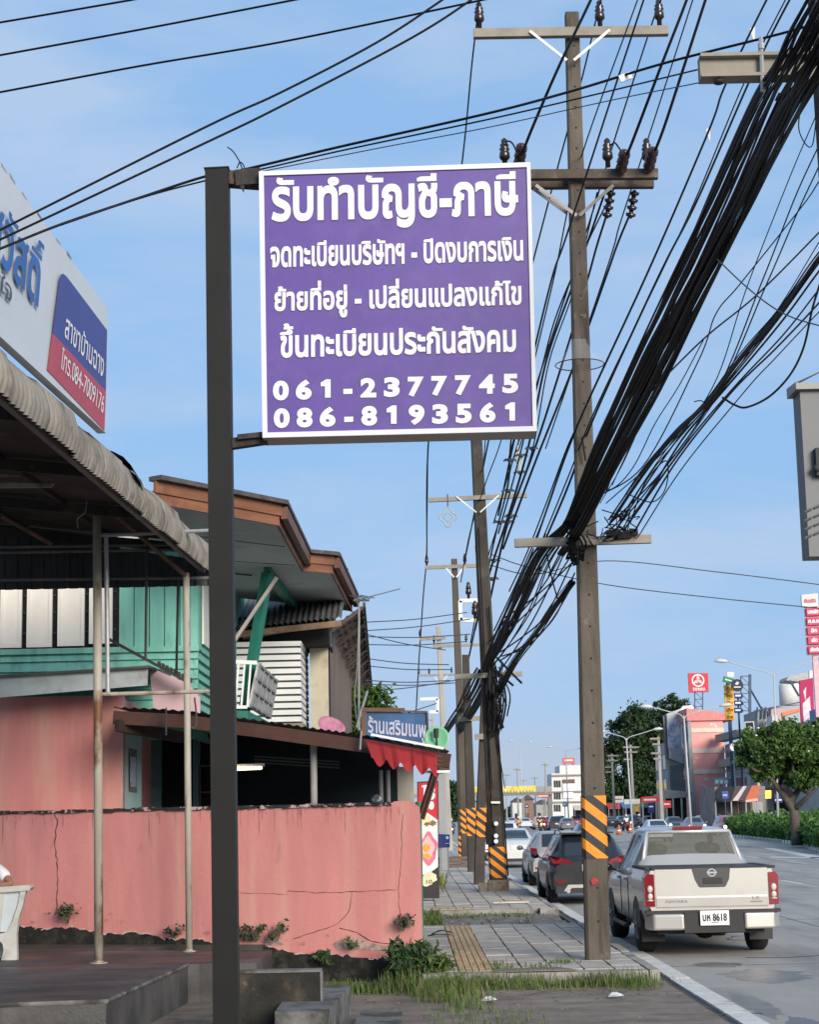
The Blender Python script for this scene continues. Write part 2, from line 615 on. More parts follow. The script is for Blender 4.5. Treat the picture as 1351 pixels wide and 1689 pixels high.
# lane dashes
for x in (6.75, 10.5, 14.5):
    y = {6.75: 26.9, 10.5: 22, 14.5: 31}[x]
    while y < 250:
        m = MB(); m.quad(V(x - .07, y, .005), V(x + .07, y, .005), V(x + .07, y + 3, .005), V(x - .07, y + 3, .005))
        struct('lane_marking', m, M_lane)
        y += 9 if x != 6.75 else 12
m = MB()
m.prism([V(15.9, 70, .005), V(16.6, 70, .005), V(18.7, 94, .005), V(18.2, 94, .005)], (0, 0, .002))
m.prism([V(15.0, 76, .005), V(18.2, 71, .005), V(18.4, 72.2, .005), V(15.2, 77.4, .005)], (0, 0, .002))
struct('arrow_marking', m, M_lane)

# sidewalk blocks of square tiles
def block(y0, y1, x0, x1, big, tact):
    b = MB()
    b.bx(x0 - .02, x1 + .02, y0, y1, -0.05, 0.115, 1)
    def cols(xa, xb):
        n = max(1, round((xb - xa) / 0.4))
        return [(xa + (xb - xa) * i / n, xa + (xb - xa) * (i + 1) / n) for i in range(n)]
    y = y0 + 0.3
    while y < y1 - 0.3:
        dl = big
        cs = cols(x0, tact[0]) + cols(tact[1], x1) if tact and y < tact[2] else cols(x0, x1)
        for xa, xb in cs:
            z = 0.15 + random.uniform(-.006, .006)
            wd = xb - xa
            b.box(((xa + xb) / 2, y + dl / 2, (z + .1) / 2), (wd - random.uniform(.014, .03), dl - .016, z - .1), 0, Matrix.Rotation(random.uniform(-.006, .006), 3, 'Y') @ Matrix.Rotation(random.uniform(-.01, .01), 3, 'Z'))
        y += dl
    if tact:
        y = y0 + .3
        while y < min(y1 - 0.5, tact[2]):
            for i in range(5):
                tw = (tact[1] - tact[0]) / 5
                b.bx(tact[0] + i * tw + .006, tact[0] + (i + 1) * tw - .006, y + .007, y + .253, .1, .152 + random.uniform(0, .006), 2)
            y += .26
    # end kerb and side kerb
    for i in range(int((x1 - x0) / 1.0) + 1):
        xa = x0 + i * 1.0; xb = min(x1, xa + .99)
        if xb - xa > .1:
            b.bx(xa, xb, y0 - .02, y0 + .27, -.05, .145 + random.uniform(-.008, .006), 3)
    y = y0
    while y < y1:
        b.bx(x1 + .025, x1 + .14, y, min(y1, y + 1.48), -.06, .14 + random.uniform(-.01, .01), 3)
        y += 1.5
    return b
struct('sidewalk', block(21.95, 31.6, 0.12, 2.8, 0.4, (.56, .97, 99)), [M_tile, M_joint, M_tact, M_kerb])
struct('sidewalk', block(36.6, 70, 0.12, 2.8, 0.4, (.42, 1.22, 37.6)), [M_tile, M_joint, M_tact, M_kerb])
struct('sidewalk', block(70.02, 210, 0.12, 2.8, 4.0, None), [M_tile, M_joint, M_tact, M_kerb])
m = MB()
rows = []
for i in range(15):
    yy = 31.65 + i * .34
    rows.append([V(0.0 + j * .2, yy, .05 + .05 * math.sin(i * 1.3 + j) * .5 + random.uniform(-.015, .03)) for j in range(15)])
m.grid(rows)
struct('dirt_crossing', m, M_gravel)
# patch of asphalt let into the pavement end
m = MB(); m.prism([V(.95, 22.0, .152), V(2.0, 22.0, .152), V(1.78, 22.45, .152), V(1.0, 22.42, .152)], (0, 0, .008))
struct('asphalt_patch', m, M_apron)

# ------------------------------------------------------------------ platform, steps, low walls of the shop forecourt
M_plat = wetmat('wet_concrete', (0.05, 0.049, 0.048), (0.11, 0.103, 0.093))
M_moss = pm('mossy_concrete', (0.03, 0.028, 0.023), rough=0.95, var=0.45, scale=3, dirt=((0.1, 0.075, 0.05), 3.2, 0.52, 0.7, (1, 1, .7)), bump=0.8, bscale=22, dirt2=((0.16, 0.15, 0.13), 6, 0.66, 0.75))
M_slab = pm('step_concrete', (0.2, 0.195, 0.185), rough=0.9, var=0.35, scale=2.5, dirt=((0.06, 0.058, 0.05), 2.6, 0.42, 0.6), dirt2=((0.05, 0.06, 0.03), 5, 0.6, 0.7), bump=0.5)
ZP = 0.42
a = gz(310, 1590, ZP); b = gz(175, 1650, ZP)
poly = [V(-9, b.y - .25, ZP), V(b.x - .9, b.y - .12, ZP), b, a, V(a.x + .12, a.y + .05, ZP), V(-1.75, a.y + .05, ZP), V(-1.72, 22.6, ZP), V(-9, 24.4, ZP)]
poly = [V(p.x, p.y, -.05) for p in poly]
m = MB(); m.prism(poly, (0, 0, ZP + .05))
struct('shop_platform', m, M_plat)
m = MB(); m.tube([b + V(-.9, -.12, -.005), b + V(0, 0, -.005), a + V(0, 0, -.005)], .022, 6); m.tube([V(-9, b.y - .25, ZP - .005), b + V(-.9, -.12, -.005)], .022, 6)
struct('platform_edge', m, M_slab)
# end wall of the steps beside the sign post
p1 = at(360, 1596, 17.5); p2 = at(528, 1600, 17.5)
m = MB()
m.bx(p1.x, p2.x, 17.5, 17.66, -.05, p2.z - .012)
m.bx(p1.x - .01, p2.x + .012, 17.485, 17.67, p2.z - .012, p2.z + .012, 1)
m.bx(p2.x, p2.x + .02, 17.49, 17.67, -.05, p2.z - .012, 1)
one('low_wall', m, [M_moss, M_slab], 'dark stained low concrete wall with a pale edge, just right of the sign post foot', 'low wall')
m = MB()
q1 = gz(532, 1622, .3); q2 = gz(578, 1624, .3)
m.prism([V(q1.x - .3, 16.6, -.05), V(q2.x - .12, 16.6, -.05), V(q2.x, q2.y, -.05), V(q1.x - .3, q2.y, -.05)], (0, 0, .35))
m.prism([V(q1.x - .3, 15.2, -.05), V(q2.x - .22, 15.2, -.05), V(q2.x - .12, 16.59, -.05), V(q1.x - .3, 16.59, -.05)], (0, 0, .2))
one('concrete_steps', m, M_slab, 'worn grey concrete steps behind the dark low wall', 'steps')
q1 = gz(588, 1667, .1); q2 = gz(664, 1667, .1)
m = MB(); m.prism([V(q1.x, q1.y - 1.6, -.05), V(q2.x, q2.y - 1.6, -.05), V(q2.x, q2.y, -.05), V(q1.x + .05, q1.y, -.05)], (0, 0, .16))
one('concrete_slab', m, M_slab, 'pale broken concrete slab lying on the forecourt asphalt', 'slab')

# ================================================================== THE PURPLE SIGN
D = 10.5
base = at(373, 1905, D); base.z = 0.0
t = thing('shop_sign', 'square purple lightbox sign with white lettering on a dark steel post', 'sign', base)
post = MB()
fl = [(338, 279), (376, 277), (395.5, 1905), (353.5, 1905)]
fp = [at(x, y, D - .1) for x, y in fl]
fp[2].z = fp[3].z = -.02
post.prism(fp, (0, .135, 0))
po = post.build('post', M_steel, t)
cap = MB(); cap.prism([fp[0] + V(-.006, -.006, 0), fp[1] + V(.006, -.006, 0), fp[1] + V(.006, .141, 0), fp[0] + V(-.006, .141, 0)], (0, 0, .008))
cap.build('post_cap', M_steel, t)
M_rust = pm('rusted_steel', (0.035, 0.03, 0.028), rough=0.8, var=0.5, scale=9, dirt=((0.14, 0.1, 0.07), 5, 0.6, 0.72), bump=.4)
am = MB(); am.beam(at(374, 296, D), at(432, 300, D), .09, .085)
am.beam(at(388, 294, D - .06), at(430, 290, D - .06), .012, .1); am.prism([at(391, 300, D - .06), at(402, 318, D - .06), at(404, 300, D - .06)], (0, .01, 0))
am.build('arm', M_rust, t)
am = MB(); am.beam(at(380, 733, D), at(440, 724, D), .07, .06); am.beam(at(392, 722, D - .04), at(440, 717, D - .04), .05, .03)
am.build('arm', M_rust, t)
am = MB(); am.tube(crom([at(401, 283, D), at(394, 265, D), at(384, 250, D), at(375, 243, D)], 4), .004, 5)
am.tube(crom([at(399, 284, D), at(403, 276, D), at(396, 268, D), at(391, 278, D)], 4), .004, 5)
am.build('loose_wire', M_black, t)
# box
FD = D - .12
oc = [at(427, 283, FD), at(875, 268, FD), at(886, 711, FD), at(433, 722, FD)]
ic = [at(435, 290, FD), at(869, 276, FD), at(879, 703, FD), at(441, 713.5, FD)]
back = V(0, .21, 0)
M_frame = pm('sign_frame', (0.62, 0.63, 0.64), rough=0.4, var=0.05, metal=.0)
M_edge = pm('sign_edge', (0.38, 0.38, 0.35), rough=0.5, var=.1, metal=.4)
fr = MB()
for i in range(4):
    j = (i + 1) % 4
    fr.prism([oc[i], oc[j], ic[j], ic[i]], (0, .02, 0))
fb = fr.build('frame', M_frame, t)
bx_ = MB()
bx_.prism([p + V(0, .02, 0) for p in oc], back)
bx_.build('box', M_edge, t)
M_purple = pm('sign_purple', (0.09, 0.05, 0.25), rough=0.42, var=0.09, scale=5, dirt=((0.11, 0.063, 0.265), 7, 0.52, 0.7, (1, 1, 1)), bump=0.06, bscale=6)
fc = MB(); fc.add([p + V(0, .012, 0) for p in ic], [(0, 3, 2, 1)])
face = fc.build('face', M_purple, t)
M_letter = pm('letter_white', (0.7, 0.69, 0.7), rough=0.5, var=0.03)
M_lout = pm('letter_outline', (0.06, 0.038, 0.17), rough=0.5, var=0.05)
le, lo = MB(), MB()
def sp(x, y):
    return at(420 + x / 2.8146, 250 + y / 2.8146, FD + .012)
for body, xl, xr, yl, yr, h, of in [
        ('รับทำบัญชี-ภาษี', 78, 1225, 318, 288, 150, .032),
        ('จดทะเบียนบริษัทฯ - ปิดงบการเงิน', 73, 1248, 535, 503, 90, .03),
        ('ย้ายที่อยู่ - เปลี่ยนแปลงแก้ไข', 92, 1240, 738, 708, 83, .03),
        ('ขึ้นทะเบียนประกันสังคม', 117, 1215, 953, 925, 97, .03)]:
    text3(le, body, sp(xl, yl), sp(xr, yr), sp(xl, yl - h), of, 0, .003)
    text3(lo, body, sp(xl - 3, yl + 3), sp(xr + 3, yr + 3), sp(xl - 3, yl - h), of + .012, 0, .001)
def digits(mb, s, xs, yl, yr, h, wdt, of, lift, g=0):
    x0, x1 = xs[0], xs[-1]
    for ch, x in zip(s, xs):
        y = yl + (yr - yl) * (x - x0) / (x1 - x0)
        if ch == '-':
            mb.add([sp(x - 21 - g, y - h * .3 + 12 + g) + V(0, -lift, 0), sp(x + 21 + g, y - h * .3 + 11 + g) + V(0, -lift, 0), sp(x + 21 + g, y - h * .3 - 13 - g) + V(0, -lift, 0), sp(x - 21 - g, y - h * .3 - 12 - g) + V(0, -lift, 0)], [(0, 1, 2, 3)])
        elif ch == '1':
            g_ = g
            q = [(x - 28 - g_, y - h * .62 + g_), (x - 28 - g_, y - h * .82 - g_ * .5), (x - 2 - g_ * .5, y - h - g_), (x + 18 + g_, y - h - g_), (x + 18 + g_, y + g_), (x - 8 - g_, y + g_), (x - 8 - g_, y - h * .62 + g_)]
            mb.add([sp(*c_) + V(0, -lift, 0) for c_ in q], [(3, 2, 6, 5, 4), (6, 2, 1, 0)])
        else:
            ww = wdt * (.62 if ch == '1' else 1)
            text3(mb, ch, sp(x - ww / 2 - g, y + g), sp(x + ww / 2 + g, y - 1 + g), sp(x - ww / 2 - g, y - h - g), of, 0, lift, ref='0')
px = [122, 228, 335, 433, 528, 637, 748, 857, 967, 1078, 1187]
for mb, g, lf, of in ((le, 0, .003, .05), (lo, 3, .001, .055)):
    digits(mb, '061-2377745', px, 1150, 1117, 85, 74, of, lf, g)
    digits(mb, '086-8193561', [x + 4 for x in px], 1278, 1250, 85, 74, of, lf, g)
le.build('lettering', M_letter, face)
lo.build('lettering_outline', M_lout, face)

# ================================================================== BILLBOARD ON THE SHOP CANOPY
bBR, bTR = at(175, 715, 16.5), at(178, 510, 16.5)
bBL, bTL = at(0, 555, 13.2), at(0, 270, 13.2)
k = 1.45
bBL2 = bBR + (bBL - bBR) * k; bTL2 = bTR + (bTL - bTR) * k
bn = (bBL - bBR).cross(bTR - bBR).normalized()
if bn.x < 0: bn = -bn
t = thing('billboard', 'long white shop fascia board with blue lettering above the corrugated canopy', 'billboard', (bBR + bBL2) / 2)
M_board = pm('board_white', (0.52, 0.555, 0.59), rough=0.45, var=0.05, scale=1.2, dirt=((0.5, 0.52, 0.53), 2, .5, .8, (1, 1, .3)))
m = MB(); m.prism([bBR, bTR, bTL2, bBL2], -bn * .08)
panel = m.build('panel', M_board, t)
m = MB()
for i in range(14):                                     # bent scraps of trim along the top edge
    f = random.random() * .98
    p = bTR.lerp(bTL2, f); q = bTR.lerp(bTL2, min(1, f + .03))
    m.prism([p - V(0, 0, .01), q - V(0, 0, .01), q + V(0, 0, random.uniform(.01, .035)), p + V(0, 0, random.uniform(0, .02))], -bn * .03)
m.build('edge_trim', M_galv, t)
def bp(x, y, l=0):
    return onpl(x / 3.3775, 240 + y / 3.3775, bBR + bn * l, bn)
pts = []
for x, y in [(262, 1250), (292, 1045), (325, 790), (330, 745), (338, 722), (350, 715), (362, 722), (375, 735), (597, 1030), (590, 1370), (582, 1590)]:
    pts.append(bp(x, y, .004))
bl = MB()
blu = [pts[1], pts[2], pts[3], pts[4], pts[5], pts[6], pts[7], pts[8], pts[9]]
bl.add(blu, [list(range(len(blu)))[::-1]], 0)
bl.add([pts[0], pts[1], pts[9], pts[10]], [(3, 2, 1, 0)], 1)
bl.build('colour_block', [pm('block_blue', (0.05, 0.065, 0.24), rough=.5, var=.06), pm('block_red', (0.42, 0.06, 0.085), rough=.5, var=.06)], panel)
lt = MB()
text3(lt, 'สาขาบ้านฉาง', bp(357, 1062, .006), bp(572, 1292, .006), bp(366, 960, .006), .012)
text3(lt, 'โทร.084-7009176', bp(334, 1236, .006), bp(572, 1494, .006), bp(343, 1150, .006), .008)
lt.build('lettering', M_letter, panel)
lt = MB()
text3(lt, 'ศรีสวัสดิ์', bp(-240, 360, .006), bp(218, 905, .006), bp(-214, 95, .006), .022)
lt.build('lettering', pm('letter_blue', (0.035, 0.12, 0.36), rough=.5, var=.25, scale=1.2), panel)
lt = MB()
text3(lt, 'ทันใจ', bp(-110, 690, .006), bp(60, 880, .006), bp(-102, 605, .006), .015)
lt.build('lettering', pm('letter_grey', (0.06, 0.065, 0.07), rough=.5), panel)

# ================================================================== SHOP CANOPY
E1 = at(345, 948, 23.0); E0 = at(0, 640, 13.0)
ze = (E1.z + E0.z) / 2
ed = (E1 - E0); ed.z = 0; ed.normalize()
E0 = V(E0.x, E0.y, ze); E1 = V(E1.x, E1.y, ze)
E0 = E0 - ed * 5.0
sd = V(-ed.y, ed.x, 0)                                   # inward (towards the building)
if sd.x > 0: sd = -sd
t = thing('canopy', 'open shop canopy with a rounded corrugated edge, dark underside and pipe posts', 'canopy', (-4.5, 19, ZP))
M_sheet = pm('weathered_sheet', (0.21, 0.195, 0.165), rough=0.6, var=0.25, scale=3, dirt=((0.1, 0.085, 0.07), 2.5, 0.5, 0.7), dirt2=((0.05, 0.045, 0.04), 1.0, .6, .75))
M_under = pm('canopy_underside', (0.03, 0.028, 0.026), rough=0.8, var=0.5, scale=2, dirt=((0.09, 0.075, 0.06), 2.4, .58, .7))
def rib(s):
    return .021 * math.sin(s * 2 * math.pi / .125)
Lc = (E1 - E0).length
prof = [(0.0, 0.0), (-.03, .10), (-.02, .2), (.03, .31), (.11, .4), (.22, .46), (.4, .5), (1.2, .6), (2.4, .74), (5.6, 1.1)]
rows = []
n = int(Lc / .0156)
for i in range(n + 1):
    s = Lc * i / n
    sheet = int(s / 1.05)
    wob = .02 * math.sin(sheet * 2.4) + .012 * ((s / 1.05) % 1)
    rows.append([E0 + ed * s + sd * (a_ + (rib(s) + wob) * (-1 if j < 4 else -.5)) + V(0, 0, b_ + (rib(s) + wob) * (0 if j < 3 else 1)) for j, (a_, b_) in enumerate(prof)])
m = MB(); m.grid(rows)
np_ = len(prof) - 1
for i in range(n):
    if rib(Lc * (i + .5) / n) * -1 > .006:  # darker troughs: valley dirt plus rib shading put into the colour
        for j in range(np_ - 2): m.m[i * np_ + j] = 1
m.build('roof_sheet', [M_sheet, pm('sheet_trough_dirt_shade', (.1, .088, .07), rough=.8, var=.4, scale=3, dirt=((.22, .2, .16), 2, .55, .7))], t, True)
# lifted sheet edge
m = MB(); c0 = E0 + ed * (Lc - 5.2)
rows = []
for i in range(9):
    rows.append([c0 + ed * (i * .06) + sd * (a_ - .05) + V(0, 0, b_ + .02 + .06 * (1 - i / 8)) for a_, b_ in prof[2:7]])
m.grid(rows); m.build('lifted_sheet', pm('dark_sheet', (0.03, 0.03, 0.03), var=.3), t, True)
# eave beam and purlins
m = MB()
m.beam(E0 + sd * .07 + V(0, 0, .05), E1 + sd * .07 + V(0, 0, .05), .05, .12)
m.build('eave_beam', pm('beam_steel', (0.12, 0.115, 0.1), rough=.6, var=.3, scale=2), t)
m = MB()
for a_ in (1.3, 2.4, 3.5, 4.6):
    z_ = .5 + (a_ - .4) * .115 - .09
    m.beam(E0 + sd * a_ + V(0, 0, z_), E1 + sd * a_ + V(0, 0, z_), .05, .09)
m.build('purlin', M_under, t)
m = MB()
s = 2.0
while s < Lc:
    m.beam(E0 + ed * s + sd * .1 + V(0, 0, .30), E0 + ed * s + sd * 5.6 + V(0, 0, .93), .06, .12)
    s += 2.6
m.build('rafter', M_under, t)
m = MB()                                                 # sheets boarding in the roof from below
m.add([E0 + sd * .25 + V(0, 0, .40), E1 + sd * .25 + V(0, 0, .40), E1 + sd * 5.6 + V(0, 0, 1.04), E0 + sd * 5.6 + V(0, 0, 1.04)], [(0, 1, 2, 3)])
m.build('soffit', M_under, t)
# posts
P1b = gz(163, 1588, ZP); P1t = at(160, 830, P1b.y)
P2b = gz(312, 1569, ZP); P2t = at(307, 945, P2b.y)
for (pb, ptp, r) in ((P1b, P1t, .052), (P2b, P2t, .042)):
    m = MB(); m.cyl(pb, ptp, r, r, 12)
    po = m.build('post', M_pipe, t, True)
    m = MB(); m.lathe([(r * 2, 0), (r * 2, .012), (r * 1.15, .015), (r * 1.1, .03)], pb, n=12); m.build('base_plate', M_pipe, po)
dY = P1b.y
m = MB(); m.cyl(at(175, 880, dY), at(178, 1142, dY), .028, .028, 8); m.build('frame_pipe', M_galv, t)
m = MB(); m.cyl(at(166, 883, dY), at(372, 874, dY - .1), .024, .024, 8); m.build('frame_pipe', M_galv, t)
m = MB(); m.cyl(at(168, 1145, dY), at(372, 1139, dY - .1), .024, .024, 8); m.build('frame_pipe', M_pipe, t)
m = MB(); m.cyl(at(372, 874, dY - .1), at(372, 1139, dY - .1), .02, .02, 8); m.build('frame_pipe', M_galv, t)
M_dpipe = pm('dark_pipe', (0.04, 0.035, 0.03), rough=.6, var=.4)
for x, y0, y1, d in ((178, 840, 1052, 22.6), (243, 850, 1088, 22.4), (294, 952, 1112, 22.9)):
    m = MB(); m.cyl(at(x, y0, d), at(x - 3, y1, d), .018, .018, 6); m.build('hanger_pipe', M_dpipe, t)
m = MB(); m.cyl(at(176, 836, dY), at(307, 950, P2b.y), .03, .03, 8); m.cyl(at(0, 850, dY + .5), at(84, 897, 22.6), .03, .03, 8); m.build('brace', pm('rust_brown', (.13, .085, .06), var=.4), t)
m = MB()
for y0, y1 in ((903, 898), (912, 906), (957, 953)):
    m.cyl(at(-30, y0, 22.7), at(344, y1, 22.9), .02, .02, 6)
m.build('rail', pm('rail_grey', (.14, .14, .14), var=.3), t)
m = MB(); m.beam(at(-30, 810, dY + .05), at(196, 805, dY + .05), .08, .09); m.build('cross_beam', pm('teal_beam', (.03, .12, .14), var=.3, rough=.6), t)
# corrugated valances
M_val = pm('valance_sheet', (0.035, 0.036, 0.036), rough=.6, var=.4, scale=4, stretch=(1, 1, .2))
def valance(x0, x1, ya, yb, yc, yd, d, pitch=.17):
    A, B = at(x0, ya, d), at(x1, yb, d)
    C, Dd = at(x0, yc, d), at(x1, yd, d)
    n_ = int((B - A).length / (pitch / 6))
    r1, r2 = [], []
    for i in range(n_ + 1):
        f = i / n_
        o = V(0, -.02 if (i % 6) in (0, 1) else .012, 0)
        r1.append(A.lerp(B, f) + o); r2.append(C.lerp(Dd, f) + o)
    return MB().grid([r1, r2])
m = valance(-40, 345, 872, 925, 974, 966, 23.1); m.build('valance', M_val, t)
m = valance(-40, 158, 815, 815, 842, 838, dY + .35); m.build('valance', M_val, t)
m = MB()
for i, (y, x1) in enumerate(((756, 80), (776, 62), (795, 90))):
    m.prism([at(-30, y, 19), at(x1, y + 3, 19), at(x1 - 6, y + 9, 19), at(-30, y + 10, 19)], (0, .03, 0))
m.build('broken_ceiling_board', pm('ceiling_board', (.3, .27, .22), var=.3, dirt=((.05, .04, .03), 4, .5, .7)), t)
m = MB(); m.tube(crom([at(143, 826, 20.3), at(140, 845, 20.3), at(128, 856, 20.3), at(129, 872, 20.3)], 5), .006, 5); m.build('loose_wire', M_galv, t)
m = MB(); m.ball(at(213, 833, 21), (.06, .06, .08)); m.build('bulb', pm('bulb_green', (.12, .2, .18), rough=.2), t)
# ================================================================== TEAL TIMBER HOUSE
M_teal = pm('teal_boards', (0.16, 0.42, 0.34), rough=0.75, var=0.2, scale=2.2, stretch=(2, 2, .5), dirt=((0.25, 0.5, 0.42), 3, .5, .75, (1, 1, .25)), dirt2=((0.06, 0.2, 0.16), 2.4, .55, .75, (1, 1, .4)), bump=.2)
M_teald = pm('green_timber', (0.02, 0.16, 0.12), rough=.6, var=.2, scale=3)
M_shut = pm('cream_shutter', (0.72, 0.69, 0.62), rough=0.6, var=.06, scale=3, stretch=(1, 1, .3))
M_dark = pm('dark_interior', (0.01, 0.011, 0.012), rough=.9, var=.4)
M_fascia = pm('brown_fascia', (0.21, 0.09, 0.048), rough=.65, var=.3, scale=3, stretch=(.4, .4, 3), dirt=((.08, .04, .025), 2, .55, .75))
M_rooft = pm('dark_roof_tile', (0.075, 0.068, 0.062), rough=.85, var=.35, scale=4, dirt=((.16, .14, .12), 5, .6, .72), bump=.4)
M_soff = pm('grey_soffit', (0.5, 0.51, 0.5), rough=.8, var=.08, scale=1.5, dirt=((.3, .29, .27), 1.6, .58, .78))
DH = 26.0
corner = at(325, 1100, DH)
XS = corner.x
t = thing('timber_house', 'two storey teal timber house with cream shutters and a brown eaved roof', 'house', (-6, 30, 0))
XL = -12.0
zt = at(325, 960, DH).z + 1.0
zs = at(325, 1068, DH).z
m = MB()
m.bx(XL, XS, DH + .04, DH + .2, 3.25, zt)                 # body of the front wall
m.bx(XS - .2, XS - .04, DH + .2, 34.5, 3.25, zt + .1)
y = zs - .145 * 9
while y < zs - .02:                                     # clapboards
    h = .145
    m.prism([V(XL, DH + .035, y + h), V(XL, DH - .012, y - .01), V(XL, DH + .035, y - .01)], (XS - XL + .01, 0, 0))
    m.prism([V(XS - .045, DH, y + h), V(XS + .012, DH, y - .01), V(XS - .045, DH, y - .01)], (0, 8.5, 0))
    y += h
x0 = at(196, 1000, DH).x
xx = x0
while xx < XS - .05:                                    # vertical boards of the upper wall
    m.bx(xx + .008, min(XS, xx + .215), DH + random.uniform(-.012, .004), DH + .05, zs, zt)
    xx += .222
xx = DH
while xx < 34.3:
    m.bx(XS - .05, XS + random.uniform(-.004, .012), xx, xx + .21, zs, zt + .1)
    xx += .222
m.bx(XL, XS + .03, DH - .04, DH + .03, zs - .05, zs + .03)
m.bx(XS - .09, XS + .02, DH - .025, DH + .06, zs, zt)
m.build('wall', M_teal, t)
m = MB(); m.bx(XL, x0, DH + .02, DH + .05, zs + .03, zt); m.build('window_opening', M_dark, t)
for xa, xb, ya, yb in ((0, 37, 978, 1069), (44, 87, 976, 1068), (95, 140, 975, 1066), (147, 186, 974, 1062), (-50, -6, 979, 1070)):
    a = at(xa, yb, DH - .03); b = at(xb, ya, DH - .03)
    m = MB()
    m.bx(a.x, b.x, DH - .05, DH - .015, a.z, b.z + .3)
    for u0, u1, v0, v1 in ((a.x, a.x + .05, a.z, b.z + .3), (b.x - .05, b.x, a.z, b.z + .3), (a.x + .05, b.x - .05, a.z, a.z + .07)):
        m.bx(u0, u1, DH - .065, DH - .0505, v0, v1)
    sh = m.build('shutter', M_shut, t)
    m = MB()
    for zz in (.2, .5, .75):
        m.bx(b.x + .002, b.x + .05, DH - .03, DH - .02, a.z + zz, a.z + zz + .015)
    m.build('hinge', M_dpipe, sh)
a = at(331, 1063, DH + .6)
m = MB(); m.bx(XS + .015, XS + .045, DH + .5, DH + 2.2, a.z, a.z + 1.1); m.build('shutter', M_shut, t)
# eaves: soffit, two-step fascia, roof
ZS = 6.0
ek = [(250, 829), (456, 866), (497, 941), (545, 945), (578, 1008), (480, 995), (390, 986), (345, 957)]
ep = [gz(x, y, ZS) for x, y in ek]
ep += [V(-12, ep[7].y, ZS), V(-12, 25.4, ZS), V(ep[0].x + .02, 25.4, ZS)]
m = MB(); m.prism(ep, (0, 0, .03)); so = m.build('soffit', M_soff, t)
m = MB()
for f in (.33, .66):
    a = ep[0].lerp(ep[7], f)
    m.beam(a - V(0, 0, .004), ep[1].lerp(ep[2], min(1, f * 1.3)) - V(0.05, 0, .004), .02, .008)
m.build('soffit_joint', pm('joint_grey', (.1, .1, .1)), so)
M_gut = pm('gutter_brown', (0.14, 0.06, 0.04), rough=.6, var=.3, scale=3)
m, m2, m3 = MB(), MB(), MB()
for i in range(0, 4):
    a, b = ep[i], ep[i + 1]
    d = (b - a).normalized(); nn = V(d.y, -d.x, 0)
    mm = m
    mm.beam(a + nn * .02 + V(0, 0, .07), b + nn * .02 + d * .02 + V(0, 0, .07), .035, .16)
    mm.beam(a + nn * .05 + V(0, 0, .2), b + nn * .05 + d * .04 + V(0, 0, .2), .035, .15)
    if i in (1, 3):
        m2.beam(a + nn * .11 + V(0, 0, .17), b + nn * .11 + d * .04 + V(0, 0, .17), .09, .17)
    m3.beam(a + nn * .06 + V(0, 0, .31), b + nn * .06 + d * .07 + V(0, 0, .31), .22, .06)
m.build('fascia', M_fascia, t); m2.build('rain_gutter', M_gut, t); m3.build('roof_edge', M_rooft, t)
cc = V(-2.9, 28.5, ZS + .6)
m = MB()
for i in range(len(ep)):
    a, b = ep[i] + V(0, 0, .31), ep[(i + 1) % len(ep)] + V(0, 0, .31)
    m.add([a, b, cc], [(0, 1, 2)])
m.build('roof', M_rooft, t)
# brackets
zb = ZS - .01
g1, g2 = gz(441, 936, zb), gz(485, 992, zb)
m = MB(); m.beam(g1 - V(0, 0, .08), g2 - V(0, 0, .08), .12, .16); m.build('bracket_beam', M_teald, t)
for (xa, ya, xb, yb, p) in ((441, 945, 402, 1176, g1), (481, 996, 447, 1112, g2)):
    m = MB(); m.beam(at(xa, ya, p.y), at(xb, yb, p.y + .2), .14, .14); m.build('strut', M_teald, t)
m = MB(); m.beam(at(457, 952, g1.y - .2), at(386, 1058, g1.y - .1), .06, .05); m.build('prop_pole', pm('bare_wood', (.45, .42, .38), var=.2), t)
m = MB(); m.tube([gz(388, 946, zb - .03), gz(415, 949, zb - .03)], .012, 5); m.build('cable', M_black, t)

# ================================================================== LOUVRED ANNEX, BALCONY, WALLS BEHIND
DL = 32.0
t = thing('louvred_annex', 'white louvred upstairs annex with grey tiled roof beside the teal house', 'annex', (-2.2, 34, 0))
a = at(370, 1192, DL); b = at(496, 1062, DL)
m = MB()
z = a.z
while z < b.z:
    m.prism([V(-4.2, DL, z), V(-4.2, DL, z + .085), V(-4.2, DL + .03, z + .085), V(-4.2, DL + .03, z)], (b.x + 4.2, 0, 0))
    m.prism([V(b.x - .03, DL + .002, z), V(b.x - .03, DL + .002, z + .085), V(b.x, DL + .002, z + .085), V(b.x, DL + .002, z)], (0, 2.4, 0))
    z += .122
m.bx(-4.2, b.x + .01, DL - .01, DL + 2.4, b.z, b.z + .05); m.build('louvre', M_white, t)
m = MB(); m.bx(-4.2, b.x - .035, DL + .035, DL + 2.4, a.z - .02, b.z); m.build('box_core', pm('louvre_back', (.06, .06, .065)), t)
m = MB(); m.bx(-4.2, b.x + .03, DL - .03, DL + 2.5, a.z - .16, a.z - .03); m.build('floor_slab', M_concl, t)
